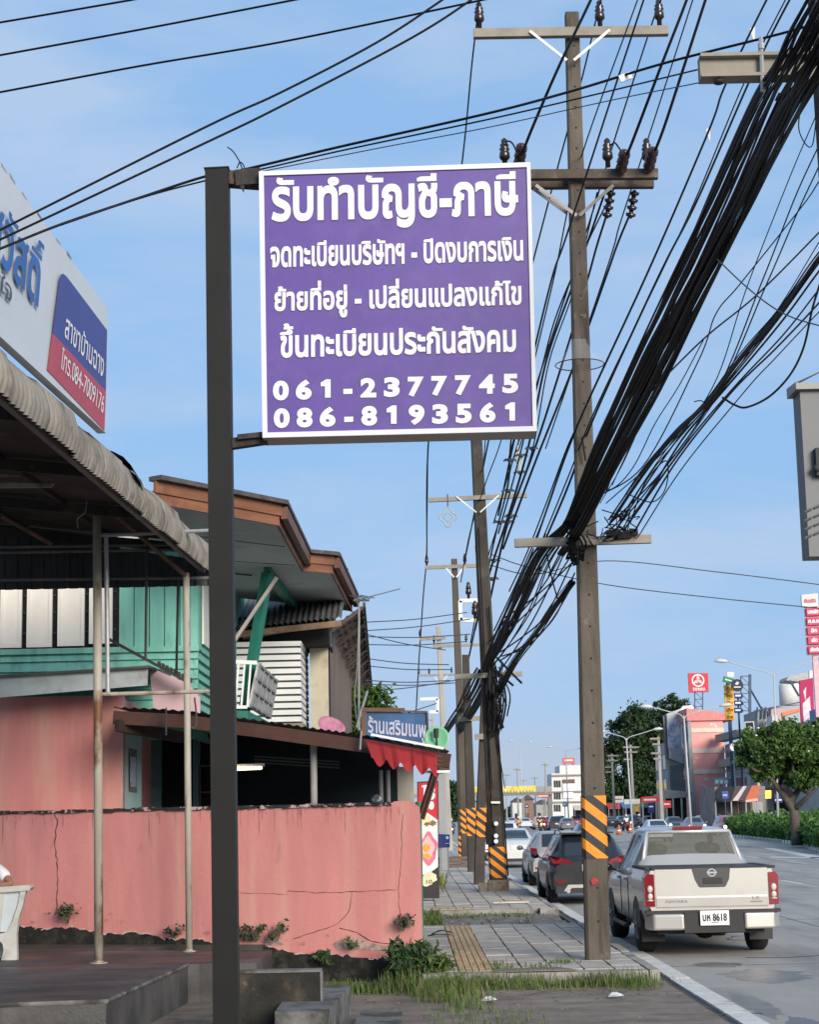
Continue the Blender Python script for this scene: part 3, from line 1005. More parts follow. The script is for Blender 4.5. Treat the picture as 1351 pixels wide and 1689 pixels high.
# tiled lean-to roof above the louvres
M_gtile = pm('grey_roof_tile', (0.115, 0.115, 0.115), rough=.75, var=.4, scale=5, dirt=((.42, .42, .42), 7, .62, .7), bump=.4)
a0 = at(330, 1046, DL - .35); a1 = at(563, 1021, DL - .1)
rows = []
nx = 120
for i in range(14):
    f = i / 13
    stp = (f * 6.5) % 1
    row = []
    for j in range(nx + 1):
        p = a0.lerp(a1, j / nx)
        row.append(p + V(0, f * 4.6, f * 1.55 + .05 * abs(math.sin(j * math.pi / 5)) - .045 * stp))
    rows.append(row)
m = MB(); m.grid(rows); m.build('tile_roof', M_gtile, t, True)
m = MB(); m.beam(a0 + V(0, .03, -.07), a1 + V(0, .03, -.07), .04, .11); m.beam(at(400, 1050, DL + .3), at(480, 1036, DL + .3), .08, .12); m.build('eave_board', pm('old_wood', (.2, .13, .08), var=.4, dirt=((.06, .04, .03), 4, .5, .7)), t)
m = MB(); m.bx(-4.2, at(540, 1040, DL).x, DL + .5, DL + 2.4, b.z + .05, b.z + .55); m.build('wall', M_dark, t)
a = at(512, 1194, 33.4); b = at(541, 1066, 33.4)
m = MB(); m.bx(a.x, b.x, 33.4, 35.6, 1.6, b.z + .3); m.build('pillar', pm('cream_render', (.5, .45, .34), var=.15, scale=2, dirt=((.25, .21, .15), 2, .55, .75)), t)
m = MB(); m.prism([at(514, 1066, 33.2), at(548, 1066, 33.2), at(546, 1040, 33.2), at(516, 1042, 33.2)], (0, .05, 0)); m.build('tarpaulin', pm('grey_tarp', (.1, .12, .14), var=.4, scale=6, bump=.6), t)
XB = at(541, 1100, 33.5).x
m = MB()
rows = [[], []]
for i in range(261):
    yy = 33.5 + 18 * i / 260
    o = .035 * (1 if (i % 4) in (0, 1) else 0)
    rows[0].append(V(XB + o, yy, 1.6)); rows[1].append(V(XB + o, yy, 6.0))
m.grid(rows); m.build('side_cladding', pm('brown_cladding', (.14, .115, .1), rough=.7, var=.3, scale=3, stretch=(1, 1, .15)), t)
# underside of the long tiled eave running away from the viewer
e0 = at(598, 1000, 34); e1 = at(612, 1137, 34)
e1 = gz(612, 1137, e0.z)
w0 = V(XB + .02, 34, e0.z - .12); w1 = V(XB + .02, e1.y, e0.z - .12)
w0 = at(546, 1036, 34)
rows = []
for i in range(25):
    f = i / 24
    for tt in (0, .97):
        ff = min(1, f + tt / 24)
        A = w0.lerp(V(w0.x, w1.y, w0.z), ff); B = e0.lerp(e1, ff)
        rows.append([A.lerp(B, j / 10) + V(0, 0, .05 * tt + .03 * abs(math.sin(j * 1.57))) for j in range(11)])
m = MB(); m.grid(rows); m.build('eave_tiles', pm('eave_tile_underside', (.17, .135, .105), rough=.9, var=.35, scale=5, dirt=((.05, .04, .035), 4, .45, .65)), t)
m = MB()
for i in range(9):
    f = i / 8
    A = w0.lerp(V(w0.x, w1.y, w0.z), f); B = e0.lerp(e1, f)
    m.beam(A - V(0, 0, .06), B - V(0, 0, .02), .05, .07)
m.beam(e0 + V(.03, 0, .03), e1 + V(.03, 0, .03), .05, .1)
m.build('eave_rafter', pm('eave_rafter_wood', (.08, .06, .05), var=.4), t)

t = thing('balcony', 'small weathered balcony with slatted white front rail and grey lattice side', 'balcony', at(420, 1190, 29))
M_lat = pm('weathered_lattice', (.4, .41, .41), rough=.8, var=.25, scale=4, dirt=((.15, .15, .15), 5, .5, .7))
m = MB()
A, B, Cc, Dd = at(424, 1093, 28.4), at(453, 1121, 30.2), at(441, 1186, 30.2), at(408, 1166, 28.4)
m.prism([A, B, Cc, Dd], (.04, .01, 0)); m.build('side_panel', M_lat, t)
m = MB()
for f in (.05, .35, .65, .95):
    m.beam(A.lerp(Dd, f) + V(.05, 0, 0), B.lerp(Cc, f) + V(.05, 0, 0), .03, .04)
for f in (0.02, .25, .5, .75, .98):
    m.beam(A.lerp(B, f) + V(.055, 0, 0), Dd.lerp(Cc, f) + V(.055, 0, 0), .03, .03)
m.build('lattice', pm('dark_lattice', (.22, .22, .22), var=.3), t)
m = MB()
m.beam(at(360, 1090, 28.4), A, .05, .06); m.beam(at(360, 1166, 28.4), Dd, .05, .05)
for x in (364, 374, 384, 394, 404, 414):
    m.beam(at(x, 1091, 28.4), at(x - 6, 1166, 28.4), .03, .03)
m.build('front_rail', M_white, t)
m = MB(); m.prism([at(360, 1172, 28.3), at(409, 1172, 28.3), at(443, 1190, 30.2), at(360, 1190, 30.2)], (0, 0, -.12)); m.build('floor', M_teald, t)

# ================================================================== PINK SHOP BUILDING
M_pink = pm('pink_render', (0.57, 0.225, 0.205), rough=0.85, var=0.13, scale=1.3, stretch=(1.6, 1, .4), dirt=((0.6, 0.31, 0.25), 1.7, 0.5, 0.72, (2.4, 1, .2)), dirt2=((0.4, 0.17, 0.15), 4.5, 0.64, 0.8, (1, 1, .5)), bump=0.25, bscale=14)
M_stain = pm('stained_coping', (0.03, 0.028, 0.028), rough=.95, var=.4, scale=7, dirt=((.55, .4, .4), 9, .52, .6, (1, 1, 1)), bump=1.0)
M_plinth = pm('black_mould', (0.016, 0.016, 0.014), rough=.95, var=.5, scale=5, dirt=((.06, .055, .04), 6, .5, .7), bump=.9, bscale=20, dirt2=((.3, .2, .15), 2.6, .68, .72))
M_bluewall = pm('pale_blue_wall', (.33, .5, .5), rough=.8, var=.1, scale=2)
WR, WL = at(686, 1326, 22.6), at(-60, 1343, 24.5)
zw = 2.15
wd = (WL - WR); wd.z = 0
wlen = wd.length; wd.normalize()
wn = V(-wd.y, wd.x, 0)
if wn.y < 0: wn = -wn
WR = V(WR.x, WR.y, 0)
def wp(s, z, o=0.0):                                    # s metres left of the right end, o metres behind the face
    return WR + wd * s + wn * o + V(0, 0, z)
t = thing('pink_building', 'single storey pink shop house with a cracked parapet wall and dark open front', 'building', wp(2.6, 0))
zb0 = [(0, .3), (.25, .27), (1.2, .31), (2.2, .4), (3.4, .53), (wlen, .74)]   # lower edge of the pink render
m = MB()
top = [wp(0, zw - .03), wp(.1, zw + .03), wp(wlen, zw)]
poly = [wp(s, z) for s, z in zb0] + [wp(wlen, zw), wp(.35, zw - .01), wp(.28, zw + .04), wp(.1, zw + .04), wp(0, zw - .04)]
m.prism(poly, wn * .16)
q0 = wp(0, 0, .165); m.prism([q0 + V(0, 0, .1), q0 + V(0, 0, zw - .06), q0 + V(-.02, 1.4, zw - .06), q0 + V(-.02, 1.4, .1)], V(-.14, 0, 0))
pw = m.build('parapet_wall', M_pink, t)
m = MB()
s = .3
while s < wlen:
    L = random.uniform(.03, .12)
    m.box(wp(s + L / 2, zw + random.uniform(.004, .016), .07), (L, .2 + random.uniform(0, .02), random.uniform(.02, .05)), 0, Matrix.Rotation(math.atan2(wd.y, wd.x), 3, 'Z'))
    s += L
m.build('coping', M_stain, pw)
m = MB()
tops = []
s = wlen
while s > .02:
    zz = [z for z in range(len(zb0) - 1) if zb0[z][0] <= s <= zb0[z + 1][0]]
    k_ = zz[0] if zz else 0
    f = (s - zb0[k_][0]) / (zb0[k_ + 1][0] - zb0[k_][0])
    tops.append(wp(s, zb0[k_][1] + (zb0[k_ + 1][1] - zb0[k_][1]) * f + .01 + random.uniform(-.02, .022) + .02 * math.sin(s * 7), -.012))
    s -= random.uniform(.03, .09)
m.prism([wp(0.02, -.05, -.012), wp(wlen, -.05, -.012)] + tops, wn * .14)
m.build('plinth', M_plinth, t)
def on_wall(x, y, o=-.003): return onpl(x, y, wp(0, 0, o), wn)
rw_ = random.Random(12)
M_grime = pm('wall_grime', (.44, .185, .165), rough=.95, var=.3, scale=9)
m = MB()
for i in range(70):                                      # rain streaks running down from the coping
    s = rw_.uniform(.15, wlen); L = rw_.uniform(.06, .5) * rw_.random() + .04; w_ = rw_.uniform(.004, .016)
    o_ = -.0025 - .0004 * (i % 4)
    m.add([wp(s - w_, zw - .035, o_), wp(s + w_, zw - .035, o_), wp(s + w_ * .6, zw - .035 - L * .6, o_), wp(s, zw - .035 - L, o_), wp(s - w_ * .7, zw - .035 - L * .5, o_)], [(0, 1, 2, 3, 4)])
for i in range(20):                                      # mould and scuffs near the foot
    s = rw_.uniform(.1, wlen); z_ = .34 + s * .07 + abs(rw_.gauss(0, .1)); r_ = rw_.uniform(.008, .04); o_ = -.0028 - .0004 * (i % 5)
    m.add([wp(s + r_ * 1.6 * math.cos(g) * rw_.uniform(.55, 1.2), z_ + r_ * math.sin(g) * rw_.uniform(.5, 1.2), o_) for g in [i_ * .45 for i_ in range(14)]], [list(range(14))])
m.build('grime', M_grime, pw)
m = MB()
for pts_ in ([(548, 1556), (560, 1549), (590, 1546), (612, 1554), (640, 1561), (646, 1568), (600, 1566), (556, 1565)], [(640, 1570), (676, 1560), (684, 1572), (650, 1576)], [(430, 1552), (452, 1549), (470, 1557), (440, 1560)]):
    m.add([on_wall(x, y, -.0055) for x, y in pts_], [list(range(len(pts_)))[::-1]])
m.build('bare_patch', pm('bare_patch', (.42, .3, .25), rough=.95, var=.35, scale=12, dirt=((.2, .14, .12), 9, .5, .65), bump=.5), pw)
M_crack = pm('crack', (.06, .03, .028), var=.3)
def crack(pts, r=.006):
    mm = MB()
    P = [onpl(x, y, wp(0, 0, -.002), wn) for x, y in pts]
    Q = [P[0]]
    for a_, b_ in zip(P, P[1:]):
        n_ = max(2, int((b_ - a_).length / .05))
        for i in range(1, n_ + 1):
            Q.append(a_.lerp(b_, i / n_) + wd * random.uniform(-.011, .011) + V(0, 0, random.uniform(-.006, .006)))
    mm.tube(Q, [r * random.uniform(.4, 1.2) for _ in Q], 4)
    mm.build('crack', M_crack, pw)
m = MB()                                                 # chipped pale edge where the render ends
rr_ = random.Random(3)
for p0, p1 in zip(tops, tops[1:]):
    if rr_.random() < .6: m.prism([p0 - wn * .004 + V(0, 0, -.004), p1 - wn * .004 + V(0, 0, -.004), p1 - wn * .004 + V(0, 0, rr_.uniform(.004, .022)), p0 - wn * .004 + V(0, 0, rr_.uniform(.004, .018))], wn * .01)
m.build('chipped_edge', pm('bare_render', (.5, .36, .33), var=.3, scale=8), pw)
crack([(90, 1341), (94, 1352), (91, 1392), (95, 1430), (93, 1505)], .008)
crack([(474, 1469), (520, 1472), (560, 1471), (655, 1467)], .004)
crack([(580, 1470), (577, 1500), (557, 1524), (520, 1536), (482, 1549)], .004)
crack([(560, 1530), (590, 1538), (612, 1552), (646, 1557)], .006)
crack([(664, 1342), (662, 1400), (658, 1470), (660, 1530)], .004)
crack([(395, 1472), (474, 1474)], .003)
m = MB(); m.lathe([(.0, 0), (.075, 0), (.08, .03), (.06, .06), (.03, .1), (0, .1)], wp(.55, zw + .03, .1), n=12); m.build('lamp_cap', pm('cap_dark', (.05, .05, .055), rough=.3, dirt=((.5, .5, .5), 9, .5, .6)), pw)
# taller pink wall on the left
dW = 24.75
a = at(-60, 1345, dW); b = at(203, 1152, dW)
m = MB(); m.bx(-9, b.x, dW, dW + .18, 1.9, b.z + .05); m.bx(b.x - .1, b.x, dW + .19, dW + 3.2, .4, b.z)
m.build('wall', M_pink, t)
m = MB(); m.bx(b.x - .02, b.x + .003, dW - .004, dW + .2, 2.0, b.z); m.build('wall_edge', pm('edge_render', (.5, .33, .31), var=.2, scale=4), t)
# pale blue eave board and rusty roof sheet over that wall
A, B = at(-60, 1137, 23.9), at(244, 1116, 23.9)
m = MB(); m.prism([at(-60, 1122, 23.9), at(244, 1101, 23.9), at(243, 1130, 23.9), at(-60, 1155, 23.9)], (0, .03, 0)); m.build('eave_board', pm('blue_board', (.5, .56, .56), rough=.8, var=.15, scale=2.5, dirt=((.3, .3, .28), 3, .5, .75)), t)
m = MB(); m.prism([at(-60, 1117, 23.8), at(246, 1097, 23.8), at(246, 1101, 23.8), at(-60, 1121, 23.8)], (0, 2.2, .06)); m.build('side_roof', pm('old_tin', (.1, .09, .08), var=.4, scale=3), t)
# pale pink gable panel with a dark sloping edge
m = MB(); m.prism([at(246, 1100, 24.6), at(312, 1128, 24.6), at(330, 1150, 24.6), at(330, 1180, 24.6), at(254, 1172, 24.6)], (0, .06, 0)); m.build('gable_panel', pm('pale_pink', (.55, .38, .39), var=.1, scale=2), t)
m = MB(); m.beam(at(176, 1052, 24.2), at(312, 1126, 24.2), .09, .04); m.build('roof_edge', M_dpipe, t)
m = MB()
for i in range(9):
    c_ = at(262 + i * 6.5, 1098 + i * 3.4, 24.2); m.bx(c_.x - .015, c_.x + .015, 24.15, 24.3, c_.z, c_.z + .06)
m.build('sheet_end', M_dpipe, t)
# dark room behind the parapet
zr = .45
m = MB()
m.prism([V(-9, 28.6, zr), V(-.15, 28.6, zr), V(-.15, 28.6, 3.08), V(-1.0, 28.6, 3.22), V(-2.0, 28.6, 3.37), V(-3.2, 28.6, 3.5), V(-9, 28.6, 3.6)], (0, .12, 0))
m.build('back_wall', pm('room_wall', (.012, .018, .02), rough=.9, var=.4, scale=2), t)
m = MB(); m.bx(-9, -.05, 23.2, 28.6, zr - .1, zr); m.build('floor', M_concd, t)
m = MB(); c1 = at(206, 1300, 25.0).x; c2 = at(233, 1300, 25.6).x
m.prism([V(c1, 24.95, zr), V(c2, 25.6, zr), V(c2, 25.6, 3.2), V(c1, 24.95, 3.2)], (.0, .06, 0)); iw = m.build('inner_wall', M_bluewall, t)
m = MB()
for xa, xb, mt in ((240, 266, 0), (318, 329, 0)):
    A, B = at(xa, 1335, 27.5), at(xb, 1200, 27.5); m.bx(A.x, B.x, 27.5, 27.6, zr, 3.3)
m.build('inner_pillar', pm('teal_dark_wall', (.09, .2, .21), var=.25, scale=2), t)
m = MB()
A = at(268, 1335, 27.7); B = at(378, 1210, 27.7); m.bx(A.x, B.x, 27.7, 27.75, zr, B.z); m.build('doorway', M_dark, t)
m = MB(); A = at(330, 1330, 27.55); B = at(372, 1262, 27.55)
for f in (0, .5, 1): m.bx(A.x + (B.x - A.x) * f - .012, A.x + (B.x - A.x) * f + .012, 27.5, 27.54, A.z, B.z)
for f in (0, .35, 1): m.bx(A.x, B.x, 27.5, 27.545, A.z + (B.z - A.z) * f - .012, A.z + (B.z - A.z) * f + .012)
m.build('window_grille', pm('grille', (.12, .1, .09)), t)
for x, ya, yb, d in ((517, 1215, 1327, 23.5), (640, 1270, 1326, 25.5), (628, 1270, 1320, 26)):
    m = MB(); A, B = at(x, ya, d), at(x + 1, yb, d); m.cyl(A, V(B.x, B.y, zr), .045 if x == 517 else .03, None, 10)
    m.build('room_post', pm('room_post_grey', (.3, .29, .28), var=.15), t)
m = MB()
for y in (1247, 1252, 1257):
    m.cyl(at(420, y, 26.5), at(560, y + 9, 26.5), .012, None, 5)
m.build('ceiling_pipe', pm('pipe_grey', (.14, .14, .14)), t)
A, B = at(655, 1270, 24.2), at(680, 1320, 24.2)
m = MB(); m.bx(A.x, A.x + .22, 24.4, 24.5, 1.9, A.z + .05); m.build('shutter_box', pm('beige_panel', (.35, .33, .28), var=.15), t)
# tin roof over the front
f0, f1 = at(186, 1166, 23.4), at(742, 1237, 22.7)
m = MB()
n_ = 150; rows = [[], []]
fk = [f0, at(300, 1172, 23.3), at(420, 1187, 23.1), at(520, 1201, 23.0), at(612, 1214, 22.9), f1]
fl_ = crom(fk, 30)
for i, p in enumerate(fl_):
    o = .012 * math.sin(i * 1.5)
    rows[0].append(p + V(0, 0, o)); rows[1].append(p + V(0, 5.6, .1 + o))
m.grid(rows); m.build('tin_roof', pm('tin_roof_dark', (.07, .06, .052), rough=.7, var=.4, scale=3, dirt=((.16, .1, .07), 3, .55, .75)), t, True)
m = MB()
for a_, b_ in zip(fk, fk[1:]):
    if a_.x < at(700, 1230, 22.9).x: m.beam(a_ + V(0, .06, -.13), b_ + V(.0, .06, -.13), .05, .17)
m.build('roof_beam', pm('red_brown_beam', (.075, .032, .022), rough=.7, var=.35, scale=3, dirt=((.03, .02, .018), 3, .5, .7)), t)
m = MB(); m.beam(at(193, 1196, 23.35), at(300, 1216, 24.6), .07, .15); m.build('beam_end', pm('dark_beam', (.04, .022, .017), var=.4), t)
m = MB(); a = at(722, 1232, 22.75); b = at(743, 1238, 22.75)
rows = []
for i in range(11):
    f = i / 10
    rows.append([at(721, 1240 + 36 * f, 22.75) + V(0, .02 * (i % 2), 0), at(742, 1244 + 30 * f, 22.75) + V(0, .02 * (i % 2), 0)])
m.grid(rows); m.build('roof_end', pm('roof_end_sheet', (.09, .065, .05), var=.3), t)
m = MB(); m.beam(at(612, 1211, 22.6), at(732, 1234, 22.55), .05, .03); m.beam(at(700, 1273, 22.7), at(742, 1272, 22.7), .1, .03); m.build('drip_edge', M_white, t)
m = MB()
m.cyl(at(274, 1167, 23.1), at(274, 1212, 23.1), .012, None, 5)
m.tube(crom([at(321, 1150, 23.0), at(324, 1182, 23.0), at(321, 1200, 23.0), at(315, 1199, 23.0)], 4), .012, 5)
m.build('roof_wire', M_grey_cable, t)
m = MB(); m.cyl(at(596, 1205, 22.8), at(594, 1236, 22.8), .014, None, 6); m.build('drain_stub', M_galv, t)

# things in and on the pink building
t = thing('wall_calendar', 'tall narrow hanging calendar on the pale blue inner wall', 'calendar', at(220, 1305, 25.2))
P = [at(213, 1233, 25.1), at(226, 1236, 25.4), at(226, 1307, 25.4), at(213, 1305, 25.1)]
m = MB(); m.prism(P, (0, -.01, 0)); m.build('sheet', pm('calendar_brown', (.16, .16, .13), var=.4, scale=20), t)
P = [at(215, 1247, 25.08), at(225, 1249, 25.34), at(225, 1298, 25.34), at(215, 1297, 25.08)]
m = MB(); m.prism(P, (0, -.012, 0)); m.build('print', pm('calendar_print', (.36, .42, .52), var=.5, scale=25), t)
t = thing('fluorescent_lamp', 'lit fluorescent tube glowing under the tin roof', 'lamp', at(408, 1266, 24.2))
m = MB(); m.cyl(at(386, 1268, 24.2), at(431, 1266, 24.6), .022, None, 8); m.build('tube', glow('lamp_glow', (1, .72, .36), 2.2), t)
m = MB(); m.beam(at(384, 1263, 24.25), at(434, 1261, 24.65), .06, .04); m.build('housing', M_white, t)
t = thing('red_awning', 'faded red scalloped cloth awning hanging below the tin roof', 'awning', at(665, 1262, 22.6))
P0, P1 = at(603, 1220, 22.75), at(721, 1242, 22.65)
n_ = 48
rows = [[], [], []]
for i in range(n_ + 1):
    f = i / n_
    ph = f * 4.6 - .05
    sc_ = abs(((ph) % 1) - .5) * 2
    a = at(603 + 118 * f, 1219 + 23 * f, 22.78)
    b = at(613 + 108 * f, 1252 + 20 * f + (10 - 15 * sc_ ** 1.5), 22.5)
    wv = V(0, .015 * math.sin(i * .9), 0)
    rows[0].append(a); rows[1].append(a.lerp(b, .55) + V(0, -.02, -.0) + wv); rows[2].append(b + wv * 2)
m = MB(); m.grid(rows); m.build('cloth', pm('awning_red', (.3, .02, .022), rough=.75, var=.16, scale=3, dirt=((.37, .045, .045), 2, .55, .8)), t, True)
m = MB()
m.beam(at(718, 1262, 22.6), at(694, 1340, 22.9), .03, .05); m.beam(at(724, 1264, 22.7), at(697, 1350, 22.95), .03, .05)
m.build('support', pm('rust_support', (.09, .045, .035), var=.4), t)

t = thing('shop_board', 'hand painted blue board with white Thai script on the tin roof', 'sign', at(655, 1225, 23.4))
d = 23.6
bc = [at(603, 1174, d), at(705, 1175, d), at(707, 1226, d), at(602, 1222, d)]
m = MB(); m.prism(bc, (0, .04, 0)); bd = m.build('board', pm('board_blue', (.045, .115, .26), rough=.6, var=.3, scale=2.5, dirt=((.08, .13, .22), 3, .5, .7)), t)
m = MB(); m.beam(bc[0] + V(-.02, -.02, .02), bc[3] + V(-.02, -.02, 0), .04, .06); m.beam(bc[0] + V(-.04, -.02, .03), at(668, 1171, d) + V(0, -.02, .0), .06, .05); m.beam(at(668, 1174, d) + V(0, -.02, .01), bc[1] + V(0, -.02, .01), .03, .02); m.beam(bc[1] + V(0, -.02, 0), bc[2] + V(0, -.02, 0), .03, .02); m.build('frame', pm('board_frame', (.16, .085, .05), var=.3), t)
m = MB(); text3(m, 'ร้านเสริมเนพู', at(607, 1207, d), at(703, 1216, d), at(607, 1187, d), .022, 0, .012); m.build('lettering', pm('chalk_white', (.5, .5, .62), var=.15), bd)
t = thing('satellite_dish', 'green satellite dish on the tin roof beside the blue board', 'satellite dish', at(722, 1236, 23))
def dish(t, c, r, ax, mat, feed=True):
    m = MB(); pr = [(r * i / 6, .28 * r * (i / 6) ** 2) for i in range(1, 7)] + [(r * .995, .28 * r + .012)] + [(r * i / 6 * .98, .28 * r * (i / 6) ** 2 + .012) for i in range(5, 0, -1)]
    m.lathe(pr, c, ax, 20); o = m.build('reflector', mat, t, True)
    m = MB(); axn = Vector(ax).normalized(); f = Vector(c) + axn * r * .8
    if feed: m.cyl(Vector(c) - V(0, 0, r * .9), f, .012, None, 6); m.cyl(f - V(0, 0, .02), f + V(0, 0, .1), .03, .035, 8)
    if feed: m.build('feed_arm', M_dpipe, t)
    m = MB(); m.cyl(Vector(c) - axn * .05, V(c[0] - axn.x * .1, c[1] - axn.y * .1 + .1, ORI[t.name].z - .15), .02, None, 6); m.build('mast', M_galv, t)
dish(t, at(721, 1219, 23.0), .16, (-.1, -1, .25), pm('dish_green', (.2, .5, .27), rough=.5, var=.12))
t = thing('satellite_dish', 'faded pink satellite dish half hidden behind the tin roof edge', 'satellite dish', at(547, 1210, 25.5))
dish(t, at(545, 1202, 25.5), .2, (.35, -.6, .75), pm('dish_pink', (.5, .2, .28), rough=.6, var=.3, scale=9), False)
t = thing('tv_antenna', 'thin aluminium TV antenna on a tall mast behind the tin roof', 'antenna', at(592, 1200, 28))
m = MB(); m.cyl(at(592, 1204, 28), at(592, 988, 28), .022, .018, 6); m.build('mast', M_galv, t)
m = MB()
A, B = at(588, 984, 28), at(660, 971, 29.5)
m.cyl(at(584, 990, 27.8), at(608, 990, 28.2), .02, None, 5); m.cyl(A + V(.1, 0, -.03), B, .009, None, 5)
for f in (.0, .12, .25, .4):
    c_ = at(588, 988, 28).lerp(B, f * .6); m.cyl(c_ + V(-.12, .3, .1 - f * .1), c_ + V(.12, -.3, -.06), .008, None, 5)
m.build('aerial', pm('aerial_grey', (.2, .2, .2), metal=.4), t)
m = MB(); m.tube(crom([at(592, 1010, 28), at(589, 1100, 27.8), at(585, 1150, 27.7), at(590, 1200, 27.8)], 6), .008, 5); m.build('cable', M_concl, t)
m = MB(); m.cyl(at(606, 1140, 28), at(588, 1200, 27.6), .02, None, 5); m.build('stay', M_galv, t)
# green post, food banner
t = thing('green_post', 'green painted steel post at the right corner of the pink wall', 'post', gz(697, 1560, .15))
A = gz(694, 1553, .1); m = MB(); m.cyl(V(A.x, A.y, .05), at(690, 1322, A.y), .05, .05, 8); m.build('pipe', pm('green_paint', (.045, .15, .085), rough=.55, var=.25, scale=4, dirt=((.2, .3, .22), 3, .58, .7)), t)
m = MB()
for y in (1345, 1462): m.beam(at(679, y, A.y + .05), at(694, y, A.y), .03, .05)
m.build('bracket', M_galv, t)
t = thing('food_banner', 'tall narrow red and white lightbox sign with a pink food picture', 'banner sign', at(706, 1480, 40.5))
d = 40.5
def fb(x, y, l=0): return at(x, y, d - l)
m = MB(); m.prism([fb(688, 1289), fb(723, 1287), fb(725, 1481), fb(690, 1481)], (0, .12, 0)); bd = m.build('case', pm('case_dark', (.03, .025, .025), var=.3), t)
m = MB(); m.add([fb(690, 1291, .004), fb(721, 1289, .004), fb(722, 1352, .004), fb(705, 1340, .004), fb(690, 1346, .004)], [(4, 3, 2, 1, 0)]); m.build('red_field', pm('banner_red', (.55, .025, .035), var=.08), bd)
m = MB(); m.add([fb(690, 1346, .004), fb(705, 1340, .004), fb(722, 1352, .004), fb(722.5, 1429, .004), fb(712, 1437, .004), fb(692, 1445, .004)], [(5, 4, 3, 2, 1, 0)]); m.build('white_field', pm('banner_white', (.75, .73, .7), var=.04), bd)
def blob(cx, cy, rx, ry, l, mt, nm, wob=.12, n=26):
    mm = MB(); ps = [fb(cx + rx * math.cos(g) * (1 + wob * math.sin(g * 5 + cx)), cy + ry * math.sin(g) * (1 + wob * math.cos(g * 4)), l) for g in [2 * math.pi * i / n for i in range(n)]]
    mm.add(ps, [list(range(n))]); mm.build(nm, mt, bd)
mp = pm('food_pink', (.62, .16, .24), var=.35, scale=14); mp2 = pm('food_pale', (.7, .42, .42), var=.25, scale=18); mo = pm('food_orange', (.75, .33, .05), var=.2, scale=12); mb_ = pm('food_brown', (.25, .14, .06), var=.6, scale=16); mg = pm('food_cream', (.7, .62, .4), var=.15)
blob(707, 1399, 14.5, 26, .006, mp, 'food_print'); blob(706, 1398, 10, 18, .008, mp2, 'food_print'); blob(703, 1398, 6, 6.5, .01, mo, 'food_print', .05); blob(704, 1412, 8, 4, .011, mo, 'food_print', .3)
blob(703, 1352, 8, 9, .006, mg, 'food_print'); blob(714, 1357, 7, 4, .007, mb_, 'food_print', .3); blob(704, 1359, 5, 3, .008, mb_, 'food_print', .3)
blob(709, 1447, 12, 9, .006, mg, 'cloud_print', .1); blob(703, 1455, 10, 6, .007, mg, 'cloud_print', .1)
m = MB(); text3(m, 'ไร่', fb(695, 1318, .006), fb(718, 1316, .006), fb(695, 1300, .006), .06, 0, .004); text3(m, 'ออ', fb(700, 1334, .006), fb(716, 1333, .006), fb(700, 1322, .006), .07, 0, .004)
for g in (-.9, -.55, -.2, .2, .55, .9):
    m.add([fb(716 + 2 * math.cos(g), 1328 + 4 * math.sin(g), .006), fb(721, 1328 + 14 * math.tan(g * .9), .006), fb(721, 1329.2 + 14 * math.tan(g * .9), .006)], [(0, 2, 1), (0, 1, 2)])
m.build('lettering', M_letter, bd)
m = MB(); text3(m, '10', fb(703, 1457, .009), fb(713, 1456.5, .009), fb(703, 1450.5, .009), .02, 0, .004, '0'); m.build('lettering', pm('ink', (.12, .12, .1)), bd)
# ================================================================== UTILITY POLES
M_band = stripes('warning_band', (0.72, 0.24, 0.012), (0.018, 0.018, 0.02), 0.205, ax=(0.62, 0.0, 0.785), duty=0.52, dirt=((0.3, 0.09, 0.02), 7, 0.64, 0.7))
M_iron = pm('galvanised_brace', (0.6, 0.6, 0.58), rough=.4, var=.05, metal=.2)
M_hole = pm('bolt_hole', (.008, .007, .006))
def oct_sect(c, hx, hy, ch=.25):
    k = ch * min(hx, hy)
    return [c + V(x, y, 0) for x, y in ((-hx, -hy + k), (-hx + k, -hy), (hx - k, -hy), (hx, -hy + k), (hx, hy - k), (hx - k, hy), (-hx + k, hy), (-hx, hy - k))]
def make_pole(label, b, tp, w0, w1, mat=M_conc, group='utility poles along the pavement', holes=True, sub=True, name='utility_pole'):
    t = thing(name, label, 'utility pole', b, group)
    m = MB()
    n = 10
    rings = []
    for i in range(n + 1):
        f = i / n
        c = b.lerp(tp, f); h = (w0 + (w1 - w0) * f) / 2
        rings.append(oct_sect(c - (V(0, 0, .25) if i == 0 else V(0, 0, 0)), h, h * .85))
    for r_ in rings: m.v += r_
    for i in range(n):
        for j in range(8):
            q = (j + 1) % 8
            m.f.append([i * 8 + j, i * 8 + q, (i + 1) * 8 + q, (i + 1) * 8 + j]); m.m.append(0)
    m.f.append([n * 8 + j for j in range(8)]); m.m.append(0)
    if holes:
        L = (tp - b).length
        z = .5
        while z < L - .3:
            f = z / L; c = b.lerp(tp, f); h = (w0 + (w1 - w0) * f) / 2 * .85
            m.lathe([(.017, 0), (.017, .004)], c + V(.01, -h - .003, 0), (0, 1, 0), 8, 1)
            z += .42 if z < 6 else .3
    m.build('shaft', [mat, M_hole], t)
    return t
def crossarm(t, a, b, th=.11, ht=None, mat=M_concl, name='crossarm'):
    m = MB(); m.beam(a, b, th, ht or th); return m.build(name, mat, t)
def pin_ins(par, p, s=1.0):
    m = MB()
    m.lathe([(.035 * s, 0), (.035 * s, .1 * s), (.05 * s, .1 * s), (.075 * s, .13 * s), (.07 * s, .2 * s), (.055 * s, .23 * s), (.075 * s, .25 * s), (.05 * s, .29 * s), (.065 * s, .31 * s), (.04 * s, .34 * s), (.045 * s, .38 * s), (.02 * s, .41 * s)], p, n=10)
    return m.build('insulator', M_insul, par, True)
